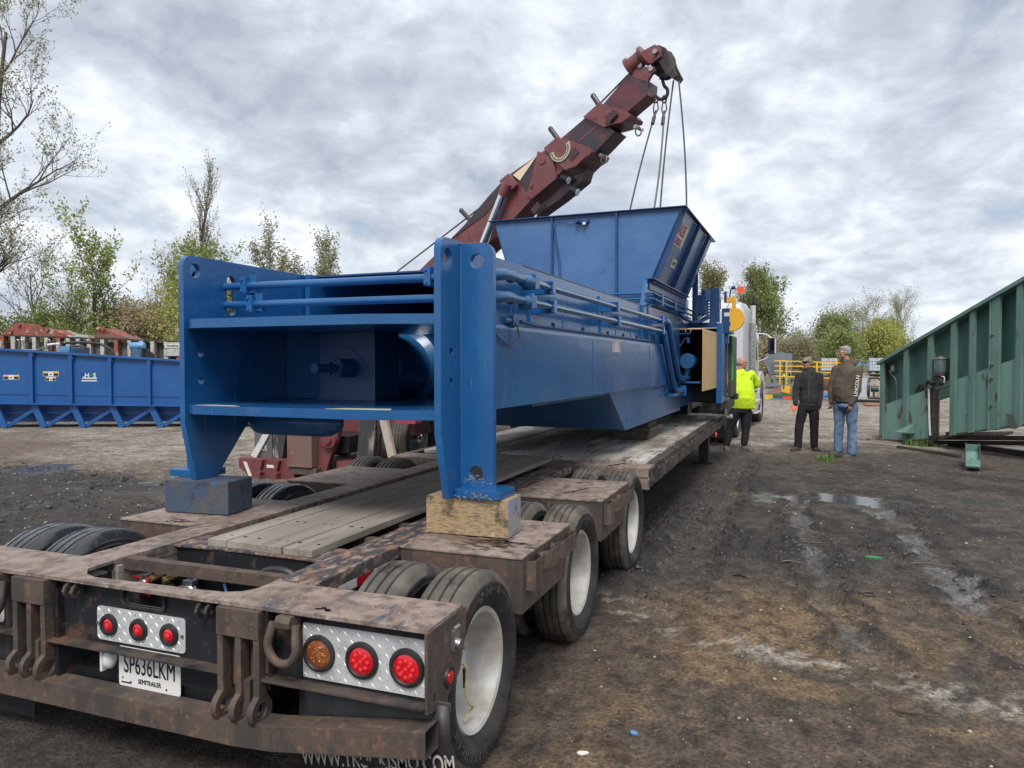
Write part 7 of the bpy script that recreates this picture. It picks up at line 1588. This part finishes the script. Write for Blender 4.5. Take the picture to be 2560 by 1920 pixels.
def tree(name, label, cat, x, y, h, r0, spread, leaf, leaf_m, bark, seed, levels=4, kids=(6, 5, 4, 3), upw=.5, nleaf=10, bare=False, group='trees beyond the yard', z=None, lean=(0, 0), start=.25, bl=1.0, clump=.35):
    random.seed(seed); W = MB(); Lf = MB(); tips = []
    def grow(p, d, l, r, lv):
        n = 5 if lv == 0 else 4; pts = [p]; rr = [r]; q = p.copy(); dd = d.copy(); js = []
        for i in range(n):
            dd = (dd + Vector((random.gauss(0, .12), random.gauss(0, .12), random.gauss(0, .06) + (.10 * upw if lv else 0)))).normalized()
            q = q + dd * l / n; pts.append(q.copy()); rr.append(r * (1 - .78 * (i + 1) / n)); js.append((q.copy(), dd.copy()))
        W.tube(pts, rr, (7, 5, 4, 3, 3)[lv], False)
        if lv >= levels - 1:
            tips.append((pts[-1], dd)); tips.append((pts[2], dd)); tips.append((pts[3], dd)); return
        k = kids[lv]
        for i in range(k):
            t = (start if lv == 0 else .25) + (1 - (start if lv == 0 else .25)) * (i + random.uniform(.2, .8)) / k; f = t * n; a = int(min(f, n - 1)); base = pts[a].lerp(pts[a + 1], f - a)
            az = random.uniform(0, 6.283) if lv else i * 2.4 + random.uniform(-.5, .5); ax = dd.cross(Vector((0, 0, 1)) if abs(dd.z) < .9 else Vector((1, 0, 0))).normalized(); ang = random.uniform(.5, .95) * spread
            nd = (Quaternion(dd, az) @ (Quaternion(ax, ang) @ dd)); nd = (nd + Vector((0, 0, .35 * upw))).normalized()
            grow(base, nd, l * (random.uniform(.42, .62) * bl if lv == 0 else random.uniform(.50, .75)) * (1.15 - .5 * t if lv == 0 else 1), r * (1 - .75 * t) * .62 + .003, lv + 1)
        tips.append((pts[-1], dd))
    grow(Vector((0, 0, 0)), Vector((lean[0], lean[1], 1)).normalized(), h * .93, r0, 0)
    for p, d in tips:
        for _ in range(nleaf):
            c = p + Vector((random.gauss(0, clump), random.gauss(0, clump), random.gauss(0, clump))) * (1 if not bare else .5) - d * random.uniform(0, .4); s = leaf * random.uniform(.6, 1.3)
            a = Vector((random.gauss(0, 1), random.gauss(0, 1), random.gauss(0, 1))).normalized(); e = a.cross(Vector((random.gauss(0, 1), random.gauss(0, 1), random.gauss(0, 1)))).normalized()
            Lf.poly([c - a * s, c + e * s * .55, c + a * s, c - e * s * .55], [(0, 1, 2, 3)])
    o = thing(name, label, cat, (x, y, (gz(x, y) if z is None else z) - .1), 0, group)
    me = W.mesh('trunk'); me.materials.append(bark); w = bpy.data.objects.new('trunk', me); COL.objects.link(w); w.parent = o
    me = Lf.mesh('crown'); me.materials.append(leaf_m); w = bpy.data.objects.new('crown', me); COL.objects.link(w); w.parent = o
    return o
TP_ = Vector((-45, 20, 0)); TD = Vector((.829, .560, 0))
def tu(u, d=0): p = TP_ + TD * u + Vector((-TD.y, TD.x, 0)) * d; return p.x, p.y
x, y = tu(7.4); tree('budding_tree', 'tall thin-leaved tree at the left edge with arching budding limbs', 'tree', x, y, 21, .34, .95, .075, LP, BARK, 4, 5, (10, 6, 5, 3), .6, 3, True, start=.2, clump=.2, bl=.42)
x, y = tu(9.6, 3); tree('budding_tree', 'low tangled bare tree beneath the tall tree at left', 'tree', x, y, 7.5, .12, 1.0, .06, LP, BARKP, 14, 4, (9, 6, 4), .5, 4, True, clump=.3)
x, y = tu(13.8); tree('green_tree', 'spreading fresh-green tree with forked dark trunk beyond the old baler', 'tree', x, y, 6.9, .17, .85, .085, LG, BARK, 23, 4, (8, 6, 4), .95, 7, start=.2, clump=.14)
x, y = tu(16.1, 1); tree('budding_tree', 'slender pale bare tree between the two green trees', 'tree', x, y, 7.4, .08, .7, .055, LP, BARKP, 31, 4, (10, 6, 4), .9, 2, True, clump=.15, bl=.7)
x, y = tu(19.0, 1); tree('budding_tree', 'tall slim budding tree rising above its green neighbour', 'tree', x, y, 12.6, .12, .50, .055, LP, BARK, 42, 4, (20, 5, 3), 1.3, 2, True, start=.38, bl=.42, clump=.15)
x, y = tu(18.3); tree('green_tree', 'dense mid-green tree half hidden by the blue press end plate', 'tree', x, y, 6.3, .15, .8, .09, LG, BARK, 51, 4, (9, 6, 4), .9, 7, clump=.15)
x, y = tu(20.0, .5); tree('green_tree', 'rounded green tree just right of the tall slim one', 'tree', x, y, 6.1, .12, .7, .09, LG, BARK, 57, 4, (7, 6, 4), .9, 7, clump=.15, bl=.7)
for i, (u, h) in enumerate(((22.9, 7.0), (24.2, 8.2), (25.8, 7.7))):
    x, y = tu(u, 1); tree('budding_tree', ['leftmost of the three feathery trees above the press roof', 'tallest, middle one of the three feathery trees above the press roof', 'rightmost of the three feathery trees above the press roof'][i], 'tree', x, y, h, .07, .55, .08, LP, BARK, 60 + i, 4, (14, 5, 4), 1.1, 5, clump=.14, start=.10, bl=.7)
for i, (u, d, h, lm, sp, lab) in enumerate(((10.6, 0, 3.7, LG2, 1.2, 'low mid-green bush behind the left rust-red gable'), (12.6, -1, 4.1, LG2, 1.25, 'broad green bush at the foot of the forked tree'), (14.4, -1, 3.8, LG, 1.2, 'fresh green bush right of the forked tree trunk'), (15.6, .5, 4.0, LO, 1.0, 'olive-brown twiggy bush behind the reddish roof'), (16.9, -1, 4.0, LT, 1.2, 'tan budding bush behind the black hose'), (18.6, -1.5, 5.0, LY, 1.1, 'yellow-green bush against the blue end plate'), (8.6, -1, 3.6, LG2, 1.2, 'green bush at the left edge behind the old baler'))):
    x, y = tu(u, d); tree('bush', lab, 'bush', x, y, h, .06, sp, .085, lm, BARKP, 80 + i, 4, (12, 6, 4), .6, 8, group='bushes beyond the yard', start=.05, clump=.22)
# right-hand side
tree('budding_tree', 'wide olive budding tree behind the white truck roof', 'tree', -3.4, 57, 7.6, .13, .55, .085, LO, BARKP, 101, 4, (13, 7, 4), 1.2, 8, clump=.22, start=.15, bl=.7)
tree('budding_tree', 'second budding tree behind the orange beacon', 'tree', -1.6, 56, 7.2, .13, .55, .085, LO, BARKP, 102, 4, (12, 7, 4), 1.2, 8, clump=.22, start=.15, bl=.7)
tree('green_tree', 'large leafy olive-green tree right of the chrome exhaust stack', 'tree', .3, 54, 6.4, .15, .75, .10, LG2, BARK, 103, 4, (11, 6, 4), 1.0, 7, clump=.18, start=.12, bl=.9)
for i, (x, y, h, lm, sp, bare, lab) in enumerate(((2.3, 52, 3.4, LP, 1.1, True, 'bare twiggy bush left of the small green tree'), (3.9, 55, 4.1, LG2, .8, False, 'small upright green tree behind the black-hooded man'), (5.3, 54, 2.9, LO, 1.2, False, 'low olive bush between the green tree and the domed bare bush'), (7.0, 56, 4.2, LO, 1.05, True, 'domed bare-twigged bush above the grey-haired man'), (7.2, 53, 2.6, LY, 1.2, False, 'yellow-green undergrowth below the domed bush'), (1.0, 52, 2.8, LT, 1.2, False, 'tan undergrowth behind the grey hopper'), (3.0, 53, 2.6, LT, 1.3, False, 'tan undergrowth behind the yellow railing'), (4.9, 44, 2.2, LG2, 1.3, False, 'small green bush between the two liquid totes'), (12.0, 78, 6.0, LP, .5, True, 'spindly bare treetop above the green conveyor'), (8.8, 57, 3.0, LY, 1.1, False, 'yellowish bush beside the far shed'))):
    tree('green_tree' if i == 1 else 'bush', lab, 'bush' if i != 1 else 'tree', x, y, h, .06, sp, .075 if not bare else .05, lm, BARKP, 120 + i, 4, (14, 6, 4) if bare else (10, 6, 4), .6, 4 if bare else 12, bare, 'bushes beyond the yard', start=.04, clump=.28)
# far hedge line closing the horizon: one mass
b = MB(); random.seed(99)
for _ in range(9000):
    a = random.uniform(R(-75), R(60)); d_ = random.uniform(105, 150); x = 2 - d_ * math.sin(a); y = d_ * math.cos(a); z = random.uniform(0, 1) ** 1.4 * (2.6 + 1.8 * noise.noise(Vector((a * 9, 0, 0)))); s = random.uniform(.25, .6)
    v1 = Vector((random.gauss(0, 1), random.gauss(0, 1), random.gauss(0, 1))).normalized() * s; v2 = v1.cross(Vector((random.gauss(0, 1), random.gauss(0, 1), 1))).normalized() * s; c = Vector((x, y, z)); b.poly([c - v1, c + v2, c + v1, c - v2], [(0, 1, 2, 3)])
o = b.build('far_hedge', mat('far_foliage', (.13, .13, .07), .8, 0, [((.17, .15, .10), .2, .45, .6)])); tagset(o, 'hazy far hedge closing the horizon', 'hedge', None, 'stuff')
